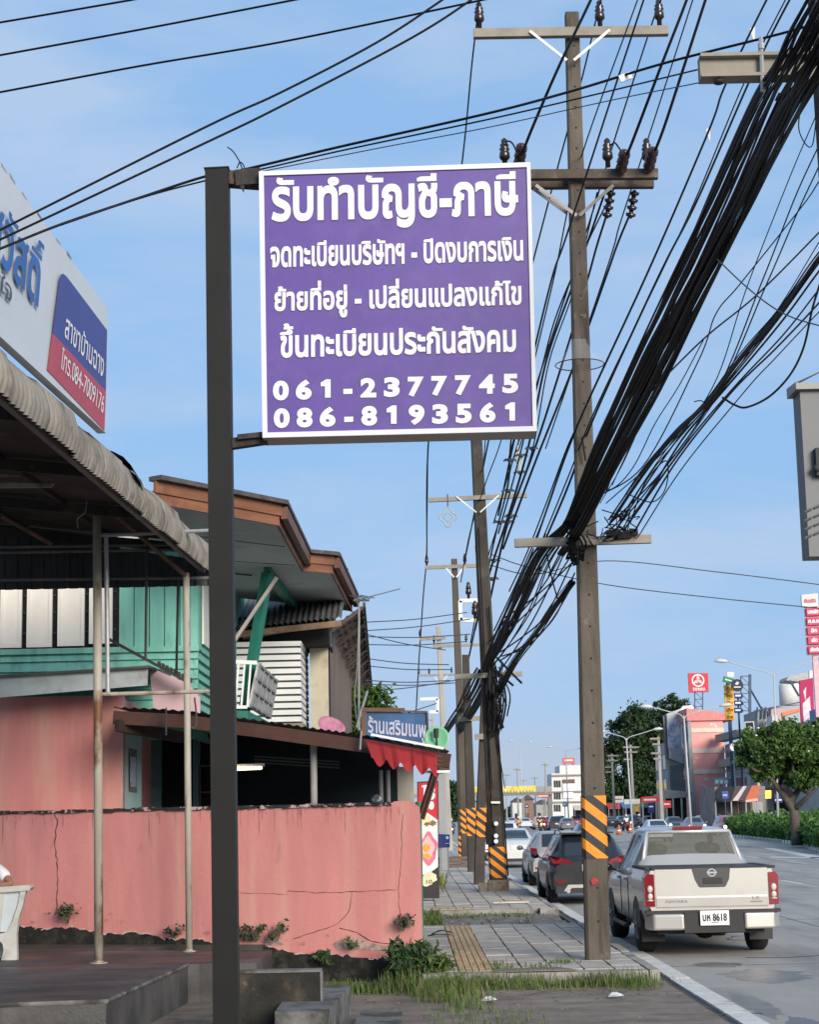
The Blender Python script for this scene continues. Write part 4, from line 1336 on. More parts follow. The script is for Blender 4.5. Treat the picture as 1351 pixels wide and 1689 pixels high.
def disc_string(par, p, ax, n=4, r=.075, L=.42, mat=M_insul):
    m = MB(); pr = [(.02, 0)]
    for i in range(n):
        h = L * (i + .2) / n
        pr += [(.03, h), (r, h + .01), (r * .9, h + L * .45 / n), (.035, h + L * .6 / n)]
    pr.append((.02, L)); m.lathe(pr, p, ax, 10)
    return m.build('insulator', mat, par, True)
def vbrace(t, x1, x2, ya, xm, yb, d, mat=M_iron, wd=.035):
    m = MB(); m.beam(at(x1, ya, d), at(xm - 6 * 23 / d, yb, d), .012, wd); m.beam(at(x2, ya - 2, d), at(xm + 6 * 23 / d, yb, d), .012, wd); return m.build('brace', mat, t)
def band(t, b, tp, w0, w1, f0, f1):
    m = MB(); L = []
    for f in (f0, f1):
        c = b.lerp(tp, f); h = (w0 + (w1 - w0) * f) / 2 + .008
        L.append(oct_sect(c, h, h * .85 + .002))
    m.v += L[0] + L[1]
    for j in range(8):
        q = (j + 1) % 8
        m.f.append([j, q, 8 + q, 8 + j]); m.m.append(0)
    m.f.append(list(range(8))[::-1]); m.m.append(0); m.f.append([8 + j for j in range(8)]); m.m.append(0)
    return m.build('warning_band', M_band, t)

# ---- nearest full pole
b1 = gz(986, 1584, .13); D1 = b1.y
t1p = at(943, 24, D1)
P1 = make_pole('nearest full height concrete pole with an orange and black striped band, beside the silver pickup', b1, t1p, .315, .19)
def zf(b, tp, y, x=0):
    """fraction up the pole at pixel row y"""
    lo, hi = 0.0, 1.0
    p = at(x or 960, y, b.y)
    return (p.z - b.z) / (tp.z - b.z)
band(P1, b1, t1p, .315, .19, zf(b1, t1p, 1415, 980), zf(b1, t1p, 1312, 978))
A, B = at(781, 57, D1 - .16), at(1102, 52, D1 - .16)
crossarm(P1, A, B, .1, .125)
vbrace(P1, 874, 1006, 52, 941, 100, D1 - .24)
for x, y in ((791, 46), (990, 43), (1088, 41)):
    pin_ins(P1, at(x, y + 2, D1 - .16), .95)
M_oldarm = pm('dark_crossarm', (.09, .07, .055), rough=.9, var=.35, scale=4, dirt=((.17, .15, .12), 4, .55, .7), bump=.4)
crossarm(P1, at(800, 290, D1 - .18), at(1085, 288, D1 - .18), .11, .13, M_oldarm)
crossarm(P1, at(800, 305, D1 + .2), at(1078, 303, D1 + .2), .11, .13, M_oldarm)
m = MB()
for a_, b_ in ((at(884, 306, D1 - .25), at(951, 356, D1 - .2)), (at(1012, 306, D1 - .25), at(956, 356, D1 - .2)), (at(880, 312, D1 + .15), at(935, 352, D1 + .1))):
    m.beam(a_, b_, .012, .045)
m.build('brace', pm('dull_brace', (.2, .18, .16), metal=.3, rough=.5), P1)
pin_ins(P1, at(1003, 276, D1 - .18), 1.0); pin_ins(P1, at(833, 276, D1 - .18), 1.0); pin_ins(P1, at(1068, 276, D1 - .18), 1.0)
M_redins = pm('red_brown_porcelain', (.035, .01, .009), rough=.22, var=.2, spec=.7)
for x, y in ((1024, 282), (1070, 278), (856, 272)):
    disc_string(P1, at(x, y, D1 - .26), (.06, -1, .38), 3, .085, .4, M_redins)
for x, y in ((1008, 314), (1047, 314)):
    disc_string(P1, at(x, y, D1 + .28), (-.16, .55, -1.0), 4, .075, .4)
crossarm(P1, at(849, 896, D1 - .18), at(1074, 889, D1 - .18), .1, .11)
m = MB()                                                 # black cable clutter tied to the pole
for i in range(26):
    q = at(944 + random.uniform(-10, 12), 890 + random.uniform(-25, 8), D1 - .25 - random.random() * .08)
    e = at(947 + random.uniform(-14, 20), 905 + random.uniform(0, 28), D1 - .24)
    m.tube(crom([q, q.lerp(e, .5) + V(random.uniform(-.08, .08), -.06, -.05), e], 4), .016, 5)
for i in range(20):
    q = at(985 + random.uniform(0, 52), 888 + random.uniform(-36, 0), D1 - .25)
    m.tube(crom([q, q + V(random.uniform(-.2, .2), -.05, random.uniform(-.2, .1)), q + V(random.uniform(-.25, .25), .02, random.uniform(-.2, .2))], 4), .008, 4)
for x, y in ((1030, 884), (1012, 880), (1040, 880)):
    m.beam(at(x - 12, y, D1 - .28), at(x + 12, y - 2, D1 - .28), .06, .08)
m.build('cable_clutter', M_black, P1)
m = MB(); m.cyl(at(960, 722, D1 - .2), at(966, 760, D1 - .2), .014, None, 5); m.build('bolt', M_hole, P1)
m = MB()
for g in range(11):
    a_ = 2 * math.pi * g / 10
m.lathe([(.0, 0), (.115, 0), (.12, .01)], at(956, 1, D1), (0, 0, 1), 4) if False else None
# red round spray mark
m = MB(); c_ = at(979, 1452, D1)
m.add([c_ + V(.05 * math.cos(g) * random.uniform(.8, 1.1), -.152, .05 * math.sin(g) * random.uniform(.8, 1.1)) for g in [i * .39 for i in range(16)]], [list(range(16))[::-1]])
m.build('paint_mark', pm('red_spray', (.3, .03, .035), var=.3, scale=30), P1)

# ---- second pole, leaning, with a festive light hanging from its arm
b2 = gz(823, 1469, .15); D2 = b2.y; t2p = at(783, 668, D2)
P2 = make_pole('leaning grey concrete pole hung with star light ornaments, second along the pavement', b2, t2p, .42, .28, M_concd, holes=False)
band(P2, b2, t2p, .42, .28, zf(b2, t2p, 1447, 822), zf(b2, t2p, 1396, 822))
m = MB(); m.bx(b2.x - .26, b2.x + .24, b2.y - .24, b2.y + .22, .1, .42); m.bx(b2.x - .5, b2.x - .27, b2.y - .2, b2.y + .1, .1, .36); m.build('footing', pm('footing_concrete', (.2, .17, .13), var=.3, scale=5, dirt=((.12, .07, .03), 4, .5, .65)), P2)
crossarm(P2, at(707, 825, D2 - .16), at(869, 817, D2 - .16), .1, .11)
vbrace(P2, 753, 823, 819, 789, 845, D2 - .24)
crossarm(P2, at(750, 1116, D2 - .2), at(861, 1111, D2 - .2), .1, .12)
m = MB()
for x0, y0, x1, y1, r in ((806, 1000, 838, 1444, .018), (789, 870, 813, 1390, .014), (800, 1110, 833, 1300, .012), (784, 900, 812, 1300, .01)):
    m.tube([at(x0, y0, D2 - .24), at((x0 + x1) / 2 + 1, (y0 + y1) / 2, D2 - .24), at(x1, y1, D2 - .24)], r, 5)
for i in range(40):
    q = at(820 + random.uniform(-16, 10), 1110 + random.uniform(-20, 30), D2 - .3); e = at(824 + random.uniform(-20, 14), 1150 + random.uniform(0, 70), D2 - .28)
    m.tube(crom([q, q.lerp(e, .5) + V(random.uniform(-.15, .15), -.1, 0), e], 4), random.choice((.012, .02, .03)), 4)
m.build('cable_clutter', M_black, P2)
m = MB()
for y, x in ((1323, 811),): m.beam(at(x - 1, y, D2 - .26), at(x + 14, y, D2 - .26), .02, .05)
m.build('strap', M_iron, P2)
M_white2 = pm('plastic_white', (.7, .7, .68), rough=.4)
m = MB(); m.bx(b2.x - .3, b2.x - .05, D2 - .3, D2 - .22, at(818, 1392, D2).z, at(818, 1355, D2).z); m.build('meter_board', M_black, P2)
m = MB()
for y in (1358, 1378, 1387): m.lathe([(.04, 0), (.06, .03), (.05, .08), (0, .08)], at(818, y, D2 - .32), (0, -1, 0), 10)
m.build('meter', M_white2, P2)
def star(par_label, c, d, r, tilt=0.0):
    t = thing('star_light', par_label, 'street ornament', at(c[0], c[1], d), 'festive light ornaments')
    m = MB()
    pts = []
    for i in range(33):
        g = 2 * math.pi * i / 32
        rr = r * (.62 + .38 * abs(math.cos(2 * g)) ** 2.2)
        pts.append(at(c[0], c[1], d) + V(rr * math.sin(g) * math.cos(tilt), rr * math.sin(g) * math.sin(tilt), rr * math.cos(g) * 1.15))
    m.tube(pts, .02, 5)
    pts = [at(c[0], c[1], d) + V(.55 * r * math.sin(g) * math.cos(tilt), .55 * r * math.sin(g) * math.sin(tilt), .6 * r * math.cos(g)) for g in (0, math.pi / 2, math.pi, 1.5 * math.pi, 2 * math.pi)]
    m.tube(pts, .016, 5)
    m.build('rope_light', pm('rope_light_pale', (.42, .44, .4), rough=.5), t)
    m = MB(); q = at(c[0], c[1], d); m.cyl(q + V(0, 0, r * 1.15), q + V(0, 0, r * 1.15 + .32), .016, None, 5); m.build('hanger', M_dpipe, t)
star('diamond shaped rope light ornament hanging under the pole crossarm, face on', (739, 853), D2 - .2, .23)
star('diamond shaped rope light ornament just below the purple sign, seen edge on', (856, 757), D2 - .4, .3, 1.25)

# ---- the poles beyond
def far_pole(label, bx_, by_, tx, ty, w0, mat, arms=(), stripe=None, ins=(), ht=None, braces=None, w1=None):
    b = gz(bx_, by_, .15); d = b.y; tp = at(tx, ty, d)
    t = make_pole(label, b, tp, w0, w1 or w0 * .68, mat, holes=False)
    for xa, ya, xb, yb in arms:
        crossarm(t, at(xa, ya, d - .2), at(xb, yb, d - .2), .12, .15)
    if stripe: band(t, b, tp, w0, w1 or w0 * .68, zf(b, tp, stripe[1], bx_), zf(b, tp, stripe[0], bx_))
    for x, y in ins: pin_ins(t, at(x, y, d - .2), 1.1)
    if braces: vbrace(t, *braces, d - .3, M_iron, .06)
    return t, d
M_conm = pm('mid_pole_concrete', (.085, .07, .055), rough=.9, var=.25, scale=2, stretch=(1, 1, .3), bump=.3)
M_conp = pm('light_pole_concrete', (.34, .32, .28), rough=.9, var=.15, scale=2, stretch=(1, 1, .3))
far_pole('slim dark brown pole with a striped band standing just left of the leaning pole', 790, 1458, 800, 1128, .3, pm('brown_pole', (.045, .035, .03), var=.35, scale=3), stripe=(1332, 1380), arms=((783, 1215, 806, 1214),))
P3, D3 = far_pole('tall brown pole with insulators on its white arm, third along the pavement', 769, 1421, 749, 922, .36, M_conm, arms=((702, 936, 787, 933),), ins=((704, 933), (767, 931)), stripe=(1334, 1374), braces=(736, 766, 937, 751, 952))
far_pole('grey striped pole just right of the tall brown pole', 780, 1437, 768, 1080, .34, M_concd, stripe=(1332, 1378), arms=((757, 1186, 792, 1184),))
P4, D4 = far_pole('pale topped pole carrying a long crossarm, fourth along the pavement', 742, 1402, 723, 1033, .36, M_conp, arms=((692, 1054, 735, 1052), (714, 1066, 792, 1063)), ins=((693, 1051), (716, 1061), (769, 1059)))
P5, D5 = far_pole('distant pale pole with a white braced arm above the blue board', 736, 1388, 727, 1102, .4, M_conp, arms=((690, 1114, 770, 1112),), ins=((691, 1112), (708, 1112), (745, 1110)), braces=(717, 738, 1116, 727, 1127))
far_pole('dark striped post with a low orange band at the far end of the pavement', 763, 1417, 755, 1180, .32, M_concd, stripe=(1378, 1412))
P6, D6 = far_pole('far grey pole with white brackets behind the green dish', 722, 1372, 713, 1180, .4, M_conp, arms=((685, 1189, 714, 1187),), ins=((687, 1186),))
m_ = thing('steel_bracket', 'white square steel bracket on the pole line, near the leaning pole', 'bracket', at(770, 1030, 60))
m = MB()
for a_, b_ in ((at(758, 991, 66), at(790, 990, 66)), (at(759, 991, 66), at(760, 1024, 66)), (at(759, 1022, 66), at(788, 1024, 66))):
    m.beam(a_, b_, .12, .14)
m.build('frame', M_iron, m_)
pin_ins(m_, at(773, 987, 66), 1.5); pin_ins(m_, at(784, 1022, 66), 1.8)
m_ = thing('steel_bracket', 'white hooked steel bracket beside the far grey pole', 'bracket', at(715, 1190, 100))
m = MB()
for a_, b_ in ((at(693, 1153, 110), at(722, 1152, 110)), (at(722, 1152, 110), at(722, 1174, 110)), (at(708, 1174, 110), at(723, 1174, 110))):
    m.beam(a_, b_, .2, .2)
m.build('frame', M_iron, m_)

# ---- pole beyond the right edge, carrying the near crossarm and the cabinet
b0 = V(2.32, 8.7, .004); t0p = V(2.26, 8.75, 12.0)
P0 = make_pole('concrete pole at the right edge carrying the near crossarm', b0, t0p, .3, .19)
d0 = 8.5
A, B = at(1154, 114, d0), at(1600, 108, d0)
m = MB()
u = V(0, 0, 1)
for z0, z1, y0, y1 in ((-.062, -.045, -.05, .05), (.045, .062, -.05, .05), (-.045, .045, -.012, .05)):
    m.bx(A.x, B.x, d0 + y0, d0 + y1, A.z + z0, A.z + z1)
m.build('crossarm', M_concl, P0)
m = MB()
for x in (1255, 1335):
    q = at(x, 62, d0 - .04); m.cyl(q, at(x + 3, 152, d0 - .04), .011, None, 6); m.lathe([(.016, 0), (.016, .03)], at(x + 1, 82, d0 - .04), n=8)
m.build('bolt', M_galv, P0)
m = MB(); m.ball(at(1186, 136, d0 - .02), (.03, .03, .014)); m.build('clamp', M_dpipe, P0)
m = MB()
for x, y in ((1292, 165), (1298, 182)):
    m.box(at(x, y, d0 + .7), (.08, .05, .03), 0, Matrix.Rotation(.5, 3, 'Y'))
m.lathe([(.015, -.04), (.03, -.03), (.03, .02), (.012, .03), (.012, .06)], at(1296, 190, d0 + .7), (0, 0, -1), 8)
m.build('cable_clamp', M_grey_cable, P0)
t = thing('equipment_cabinet', 'grey metal equipment cabinet mounted high on the pole at the right edge', 'cabinet', at(1335, 918, 7.6))
dk = 7.6
M_cab = pm('cabinet_grey', (.13, .137, .14), rough=.5, var=.06, scale=2)
fa, fb2 = at(1319, 640, dk), at(1322, 918, dk)
m = MB(); m.bx(fa.x, fa.x + .55, dk, dk + .14, fb2.z, fa.z); body = m.build('body', M_cab, t)
m = MB(); m.prism([V(fa.x - .022, dk - .03, fa.z - .012), V(fa.x - .022, dk + .16, fa.z - .012), V(fa.x - .022, dk + .16, fa.z + .03), V(fa.x - .022, dk - .03, fa.z + .016)], (.6, 0, 0))
m.prism([V(fa.x - .022, dk - .03, fa.z + .016), V(fa.x - .022, dk + .16, fa.z + .03), V(fa.x + .2, dk + .08, fa.z + .13)], (.0, 0, .004)); m.build('hood', pm('cabinet_hood', (.24, .24, .225), rough=.5), t)
m = MB()
for i in range(4):
    for j in range(2):
        q = at(1333 + j * 16, 845 + i * 14.5 - j * 7, dk - .004)
        m.prism([q + V(-.016, 0, -.006), q + V(.016, 0, .008), q + V(.016, -.006, .014), q + V(-.016, -.006, 0)], (0, 0, .006))
m.build('vent_louvre', pm('louvre_dark', (.085, .09, .09)), body)
q = at(1352, 755, dk - .02); m = MB(); m.bx(q.x - .02, q.x + .05, dk - .04, dk, q.z - .08, q.z + .04); m.ball(q + V(-.02, -.02, -.05), .016); m.build('handle', pm('handle_dark', (.03, .035, .035)), t)
m = MB(); m.bx(fa.x + .5, b0.x, dk + .1, dk + .2, fb2.z + .1, fb2.z + .2); m.bx(fa.x + .45, b0.x + .1, dk + .1, b0.y - .1, fb2.z + .5, fb2.z + .6); m.build('mount', M_galv, t)

# ================================================================== OVERHEAD CABLES
def wire(pts, wpx, label, group='overhead cables', mat=M_black, name='overhead_cable', k=8, n=5, marks=()):
    P = crom([at(*p) for p in pts], k)
    dm = [p[2] for p in pts]
    m = MB()
    rs = []
    for p in P:
        rs.append(max(.0035, wpx * p.y / 2960 / 2))
    dmid = sum(dm) / len(dm)
    r = max(.004, wpx * dmid / 2960 / 2)
    m.tube(P, [min(max(q, r * .55), r * 1.5) for q in rs], n)
    o = one(name, m, mat, label, 'cable', group, True)
    for i, (x, y, d) in enumerate(marks):
        mm = MB(); c = at(x, y, d); s = d / 100
        for sg in (-1, 1):
            mm.prism([c, c + V(sg * .09 * s / .4, 0, .03 * s / .4), c + V(sg * .15 * s / .4, 0, -.02 * s / .4)], (0, .02, .035 * s / .4))
        mm.ball(c, .05 * s / .4, 8, 5)
        mm.build('spacer', M_grey_cable, o)
    return o
G1 = 'service cables crossing the upper left sky'
wire([(-60, 47, 17), (0, 38, 17), (222, 0, 16), (420, -36, 15)], 4, 'black service cable in the top left corner, topmost of the three', G1)
wire([(-60, 103, 17), (0, 92, 17), (230, 50, 16), (490, 0, 15), (640, -30, 15)], 4, 'black service cable over the upper left sky, middle of the three', G1)
wire([(-60, 164, 17), (0, 153, 17), (230, 110, 16), (460, 71, 15), (735, 14, 14), (900, -22, 13)], 4, 'black service cable over the upper left sky, lowest of the three', G1)
wire([(-60, 408, 12), (0, 380, 12), (340, 210, 12), (460, 155, 12), (620, 72, 12), (728, 2, 12), (800, -50, 12)], 4.5, 'thick black cable passing in front of the billboard, upper of the pair', G1)
wire([(-60, 422, 12), (0, 396, 12), (340, 236, 12), (460, 178, 12), (680, 63, 12), (790, -8, 12), (860, -60, 12)], 4.5, 'thick black cable passing in front of the billboard, lower of the pair', G1)
wire([(-60, 434, 12.6), (0, 411, 12.6), (100, 371, 12.8), (230, 327, 13), (338, 292, 13), (400, 281, 12.8), (560, 243, 12), (800, 189, 11), (940, 152, 10), (1100, 104, 9.2), (1305, 52, 8.6), (1400, 20, 8.4)], 5, 'long black service cable running behind the sign post to the near crossarm', G1)
wire([(100, 372, 12.8), (230, 328, 13), (338, 299, 13), (430, 280, 12.8), (560, 250, 12), (800, 199, 11), (960, 162, 10), (1150, 116, 8.8)], 3.2, 'thin black cable lashed just below the long service cable', G1)
wire([(430, 284, 13), (620, 246, 12), (800, 212, 11), (1000, 168, 9.8), (1160, 136, 8.6)], 2, 'thinnest grey cable under the long service cable', G1, M_grey_cable)
t = thing('cable_tag', 'small white plastic tag clipped to the long service cable', 'tag', at(1032, 128, 9.5))
m = MB(); m.box(at(1032, 128, 9.5), (.07, .012, .04), 0, Matrix.Rotation(-.35, 3, 'Y')); m.build('plate', M_white2, t)
# primary line on pin insulators
G2 = 'high voltage conductors on the poles'
wire([(791, -60, 12), (790, 6, D1 - .2), (778, 110, 26), (763, 262, 31), (735, 480, 40), (706, 740, 52), (704, 921, D3)], 3, 'conductor from the left insulator of the nearest pole, passing behind the sign', G2)
wire([(704, 921, D3), (698, 985, 84), (694, 1046, D4 - 1), (690, 1106, D5), (686, 1180, D6)], 2.2, 'thin conductor linking the left insulators of the distant poles', G2)
wire([(1010, -30, 16), (990, 6, D1 - .2), (960, 130, 27), (919, 280, 31), (881, 425, 36), (820, 660, 46), (767, 924, D3)], 3, 'conductor from the middle insulator of the nearest pole', G2)
wire([(1110, -40, 15), (1089, 4, D1 - .2), (1077, 35, 24), (1012, 236, 30), (968, 380, 35), (880, 650, 46), (815, 860, 60)], 3, 'conductor from the right insulator of the nearest pole', G2)
wire([(1075, -60, 14), (1052, 0, 16), (951, 286, 24.5), (913, 462, 30), (870, 640, 37), (838, 760, 45)], 2.6, 'thin conductor crossing just left of the pole top', G2)
wire([(1085, -60, 14), (1062, 0, 16), (935, 388, 24), (905, 480, 28), (858, 680, 37), (822, 850, 46)], 3.6, 'black conductor crossing the pole at its second arm', G2)
# tensioned conductors
wire([(1000, -60, 15), (975, 0, 17), (920, 115, 20), (878, 212, 22), (860, 258, D1 - .4)], 5.5, 'thick insulated conductor tied to the left end of the second arm', G2)
wire([(1150, -60, 15), (1133, 0, 17), (1092, 106, 20), (1048, 222, 22), (1033, 260, D1 - .4)], 5.5, 'thick insulated conductor tied to the red brown insulator', G2)
wire([(1180, -50, 15), (1164, 0, 17), (1122, 130, 20), (1095, 212, 22), (1079, 254, D1 - .4)], 5.5, 'thick insulated conductor tied to the right end of the second arm', G2)
wire([(1160, -60, 15), (1143, 0, 17), (1064, 245, 25), (1022, 372, 30), (995, 462, 33), (900, 740, 50)], 2.6, 'thin conductor between the two right hand tensioned lines', G2)
wire([(834, 244, D1 - .2), (836, 234, D1 - .3), (846, 238, D1 - .35), (856, 262, D1 - .4)], 3, 'short jumper loop over the left insulator of the second arm', G2)
wire([(1008, 240, D1 - .2), (1014, 236, D1 - .3), (1022, 246, D1 - .35), (1032, 260, D1 - .4)], 3, 'short jumper loop over the middle insulator of the second arm', G2)
wire([(999, 360, D1 + .5), (984, 408, 25), (969, 462, 27), (940, 560, 30), (884, 735, 38), (835, 872, 48), (806, 1000, 58)], 4, 'conductor leaving the left hanging insulator string', G2, marks=((838, 862, 47), (812, 955, 55), (815, 925, 52)))
wire([(1039, 354, D1 + .5), (1018, 405, 25), (998, 462, 27), (948, 600, 31), (880, 770, 40), (830, 905, 50)], 4, 'conductor leaving the right hanging insulator string', G2, marks=((877, 740, 38), (858, 780, 42), (843, 852, 46)))
# spaced aerial cables left of the pole
G3 = 'spaced aerial cables left of the nearest pole'
L3 = [
    ([(882, 640, 32), (858, 735, 36), (846, 758, 38), (826, 850, 45), (800, 938, 54), (776, 1060, 66)], 2.2),
    ([(856, 640, 32), (842, 735, 36), (838, 800, 40), (818, 880, 48), (798, 970, 58), (770, 1100, 72)], 3),
    ([(850, 640, 32), (824, 735, 36), (800, 800, 42), (775, 880, 52), (760, 960, 64)], 2),
    ([(1000, 312, D1 + .3), (945, 470, 27), (900, 600, 32), (872, 735, 38), (842, 840, 44), (806, 950, 55), (783, 1040, 66)], 4),
    ([(985, 318, D1 + .3), (946, 480, 27), (905, 600, 32), (880, 735, 37), (855, 812, 42), (815, 920, 52)], 2.4),
    ([(1015, 308, D1 + .3), (965, 410, 26), (918, 520, 29), (893, 610, 33), (870, 700, 37), (850, 780, 41), (822, 880, 48)], 2.8),
    ([(806, 640, 36), (800, 735, 40), (797, 770, 44), (793, 800, 50)], 2),
    ([(708, 640, 47), (706, 735, 52), (705, 830, 58), (703, 922, 72)], 1.5),
]
for i, (p, wpx) in enumerate(L3):
    wire(p, wpx, 'thin aerial cable slanting down behind the purple sign towards the leaning pole', G3, marks=(((860, 752, 39), (838, 810, 42)) if i == 3 else ((841, 760, 37), (824, 862, 46)) if i == 0 else ()))
# main sagging bundles
def bundle(ctrl, n, rpx, label, spread=None, mat=M_black, seed=1):
    rnd = random.Random(seed)
    m = MB()
    for s in range(n):
        u, v = rnd.uniform(-1, 1), rnd.uniform(-1, 1)
        P = []
        for (x, y, d, nx, ny, wd) in ctrl:
            u2 = max(-1, min(1, u + rnd.uniform(-.16, .16)))
            P.append(at(x + nx * u2 * wd, y + ny * u2 * wd, d) + V(0, v * wd * d / 2960 * .8, rnd.uniform(-.01, .01)))
        pr = rpx * rnd.choice((.55, .8, 1, 1.5))
        Q = crom(P, 7)
        dm = ctrl[len(ctrl) // 2][2]
        m.tube(Q, [max(.45, min(1.4, q.y / dm)) * pr * dm / 2960 for q in Q], 5)
    return one('cable_bundle', m, mat, label, 'cable bundle', 'cable bundles along the poles', True)
bundle([(1420, -80, 6.8, 1, .5, 34), (1345, 60, 7.6, 1, .5, 36), (1308, 124, 8.05, 1, .5, 35), (1275, 185, 9.0, 1, .5, 34), (1210, 322, 11.2, 1, .5, 31), (1140, 462, 13.4, 1, .5, 28), (1068, 602, 16.2, 1, .5, 23), (1000, 742, 19.6, 1, .5, 18), (950, 850, 22.5, 1, .5, 11), (938, 868, 22.9, 1, .5, 9)], 42, 2.3, 'great black bundle of cables sweeping from the upper right down to the nearest pole', seed=3)
bundle([(975, 810, 21.6, 1, .5, 9), (940, 865, 22.9, 1, .5, 8), (893, 925, 25.5, 1, .6, 15), (858, 1000, 31, 1, .6, 17), (826, 1062, 38, 1, .6, 12), (800, 1104, D2 - .4, 1, .6, 6)], 24, 1.45, 'spread of separate cables from the nearest pole down to the leaning pole', seed=4)
bundle([(1420, 0, 7.0, 1, .5, 12), (1351, 110, 7.9, 1, .5, 14), (1300, 200, 9.2, 1, .5, 12), (1240, 320, 11, 1, .5, 10), (1165, 470, 13.2, 1, .5, 10), (1080, 640, 16.6, 1, .5, 10), (1010, 770, 20, 1, .5, 7), (958, 872, 22.6, 1, .5, 6), (925, 915, 25, 1, .5, 5)], 9, 2.0, 'looser strand of cables hugging the underside of the great bundle', seed=5)
bundle([(1420, 350, 9, 1, .8, 8), (1351, 436, 10, 1, .8, 9), (1290, 520, 11.4, 1, .8, 9), (1230, 592, 13, 1, .8, 9), (1168, 668, 15, 1, .8, 5), (1120, 722, 17, 1, .8, 10), (1070, 790, 19.5, 1, .8, 14), (1020, 868, D1 - .4, 1, .8, 16)], 12, 1.9, 'second black cable bundle pinched in the middle, right of the nearest pole', seed=8)
bundle([(945, 958, D1 + .5, 1, .6, 5), (915, 1000, 26, 1, .6, 5), (882, 1046, 31, 1, .6, 5), (848, 1092, 38, 1, .6, 5), (822, 1140, D2 - .6, 1, .6, 5)], 9, 1.5, 'matted dark cable bundle hanging low between the first two poles', seed=9)
bundle([(812, 1110, D2, 1, .6, 8), (790, 1150, 52, 1, .6, 8), (772, 1180, 60, 1, .6, 7), (758, 1200, D3, 1, .6, 6)], 14, 1.6, 'matted cable bundle between the leaning pole and the tall brown pole', seed=10)
bundle([(792, 1105, D2 + 2, 1, .6, 6), (778, 1135, 56, 1, .6, 8), (760, 1170, D3, 1, .6, 6), (745, 1190, 90, 1, .6, 5), (730, 1215, 110, 1, .6, 4)], 12, 1.2, 'tangle of cables on the distant poles above the green dish', seed=12)
# single sagging lines right of the pole
G4 = 'single cables sagging towards the nearest pole'
L4 = [
    ([(1290, -40, 8.4), (1265, 0, 9), (1194, 147, 11), (1164, 229, 12.6), (1063, 462, 17), (962, 680, 22), (930, 760, 25), (885, 890, 31)], 4),
    ([(1320, -40, 8.4), (1296, 0, 9), (1222, 150, 10.8), (1145, 335, 14), (1085, 462, 17), (980, 680, 22), (936, 790, 25), (870, 950, 33)], 2.6),
    ([(1330, -40, 8.4), (1303, 0, 9), (1238, 131, 10.6), (1146, 340, 14), (1080, 470, 17), (975, 700, 23), (930, 820, 26), (862, 975, 34)], 4),
    ([(1351, 300, 10), (1320, 345, 10.6), (1220, 470, 13), (1180, 520, 14), (1150, 600, 16), (1060, 770, 20), (985, 820, D1)], 2.4),
    ([(1351, 180, 9.6), (1300, 300, 11), (1230, 480, 13.6), (1175, 640, 16), (1100, 740, 19), (1000, 830, D1)], 2),
    ([(1351, 240, 9.6), (1310, 330, 10.8), (1255, 470, 13), (1180, 650, 16.4), (1090, 780, 20), (1000, 870, D1)], 2.6),
    ([(1351, 275, 9.8), (1316, 350, 10.8), (1262, 475, 13), (1180, 655, 16.4), (1075, 800, 20), (1010, 880, D1)], 2.6),
    ([(1400, 330, 9.6), (1351, 384, 10.4), (1245, 490, 12.4), (1160, 560, 14.6), (1080, 640, 17), (1035, 692, 18.6)], 3),
    ([(1351, 400, 10), (1290, 500, 12), (1215, 610, 15), (1110, 760, 19), (1020, 880, D1)], 1.6),
    ([(1400, 420, 9.6), (1351, 478, 10.6), (1290, 555, 12.2), (1210, 640, 14.6), (1130, 735, 18), (1040, 860, D1)], 3),
    ([(1400, 440, 9.6), (1351, 500, 10.6), (1280, 575, 12.4), (1200, 655, 15), (1110, 770, 19), (1045, 880, D1)], 3.4),
    ([(1400, 470, 9.6), (1351, 515, 10.6), (1280, 590, 12.4), (1225, 650, 14.4), (1120, 780, 19), (1050, 890, D1)], 2.2),
    ([(1160, 420, 14), (1112, 560, 17.4), (1060, 690, 20), (1010, 800, D1)], 1.8),
    ([(1190, 330, 12.6), (1125, 470, 16), (1080, 590, 18), (1030, 720, 21), (1000, 812, D1)], 2.8),
    ([(1215, 330, 12), (1150, 480, 15), (1090, 620, 18), (1030, 760, 21), (990, 830, D1)], 1.6),
    ([(1160, 562, 14.6), (1118, 640, 17), (1080, 700, 20), (1045, 770, 21.6), (1010, 806, 22.6), (972, 806, D1 - .3)], 2),
    ([(1351, 130, 9), (1340, 240, 9.6), (1318, 215, 9.4), (1325, 160, 9), (1340, 100, 8.6)], 1.8),
    ([(1040, 862, D1), (1062, 800, D1 - 1), (1098, 760, 18), (1098, 805, 18.6), (1075, 828, 20), (1035, 815, 21.6)], 2.2),
]
for p, wpx in L4:
    wire(p, wpx, 'thin black line sagging from the upper right towards the nearest pole', G4)
wire([(1183, 428, 12), (1225, 468, 11.4), (1270, 504, 10.8), (1310, 525, 10.2), (1380, 545, 9.6)], 2.6, 'thin grey cable sagging across to the right behind the second bundle', G4, M_grey_cable)
wire([(1192, 656, 14), (1212, 668, 13.8), (1232, 672, 13.6), (1268, 655, 13), (1302, 620, 12.4), (1325, 575, 11.8), (1340, 510, 11), (1352, 470, 10.4)], 4, 'black cable drooping in a wide loop above the grey cabinet', G4)
wire([(1145, 663, 15), (1155, 661, 15), (1164, 665, 15)], 2, 'short cut cable end sticking out of the pinched bundle', G4)
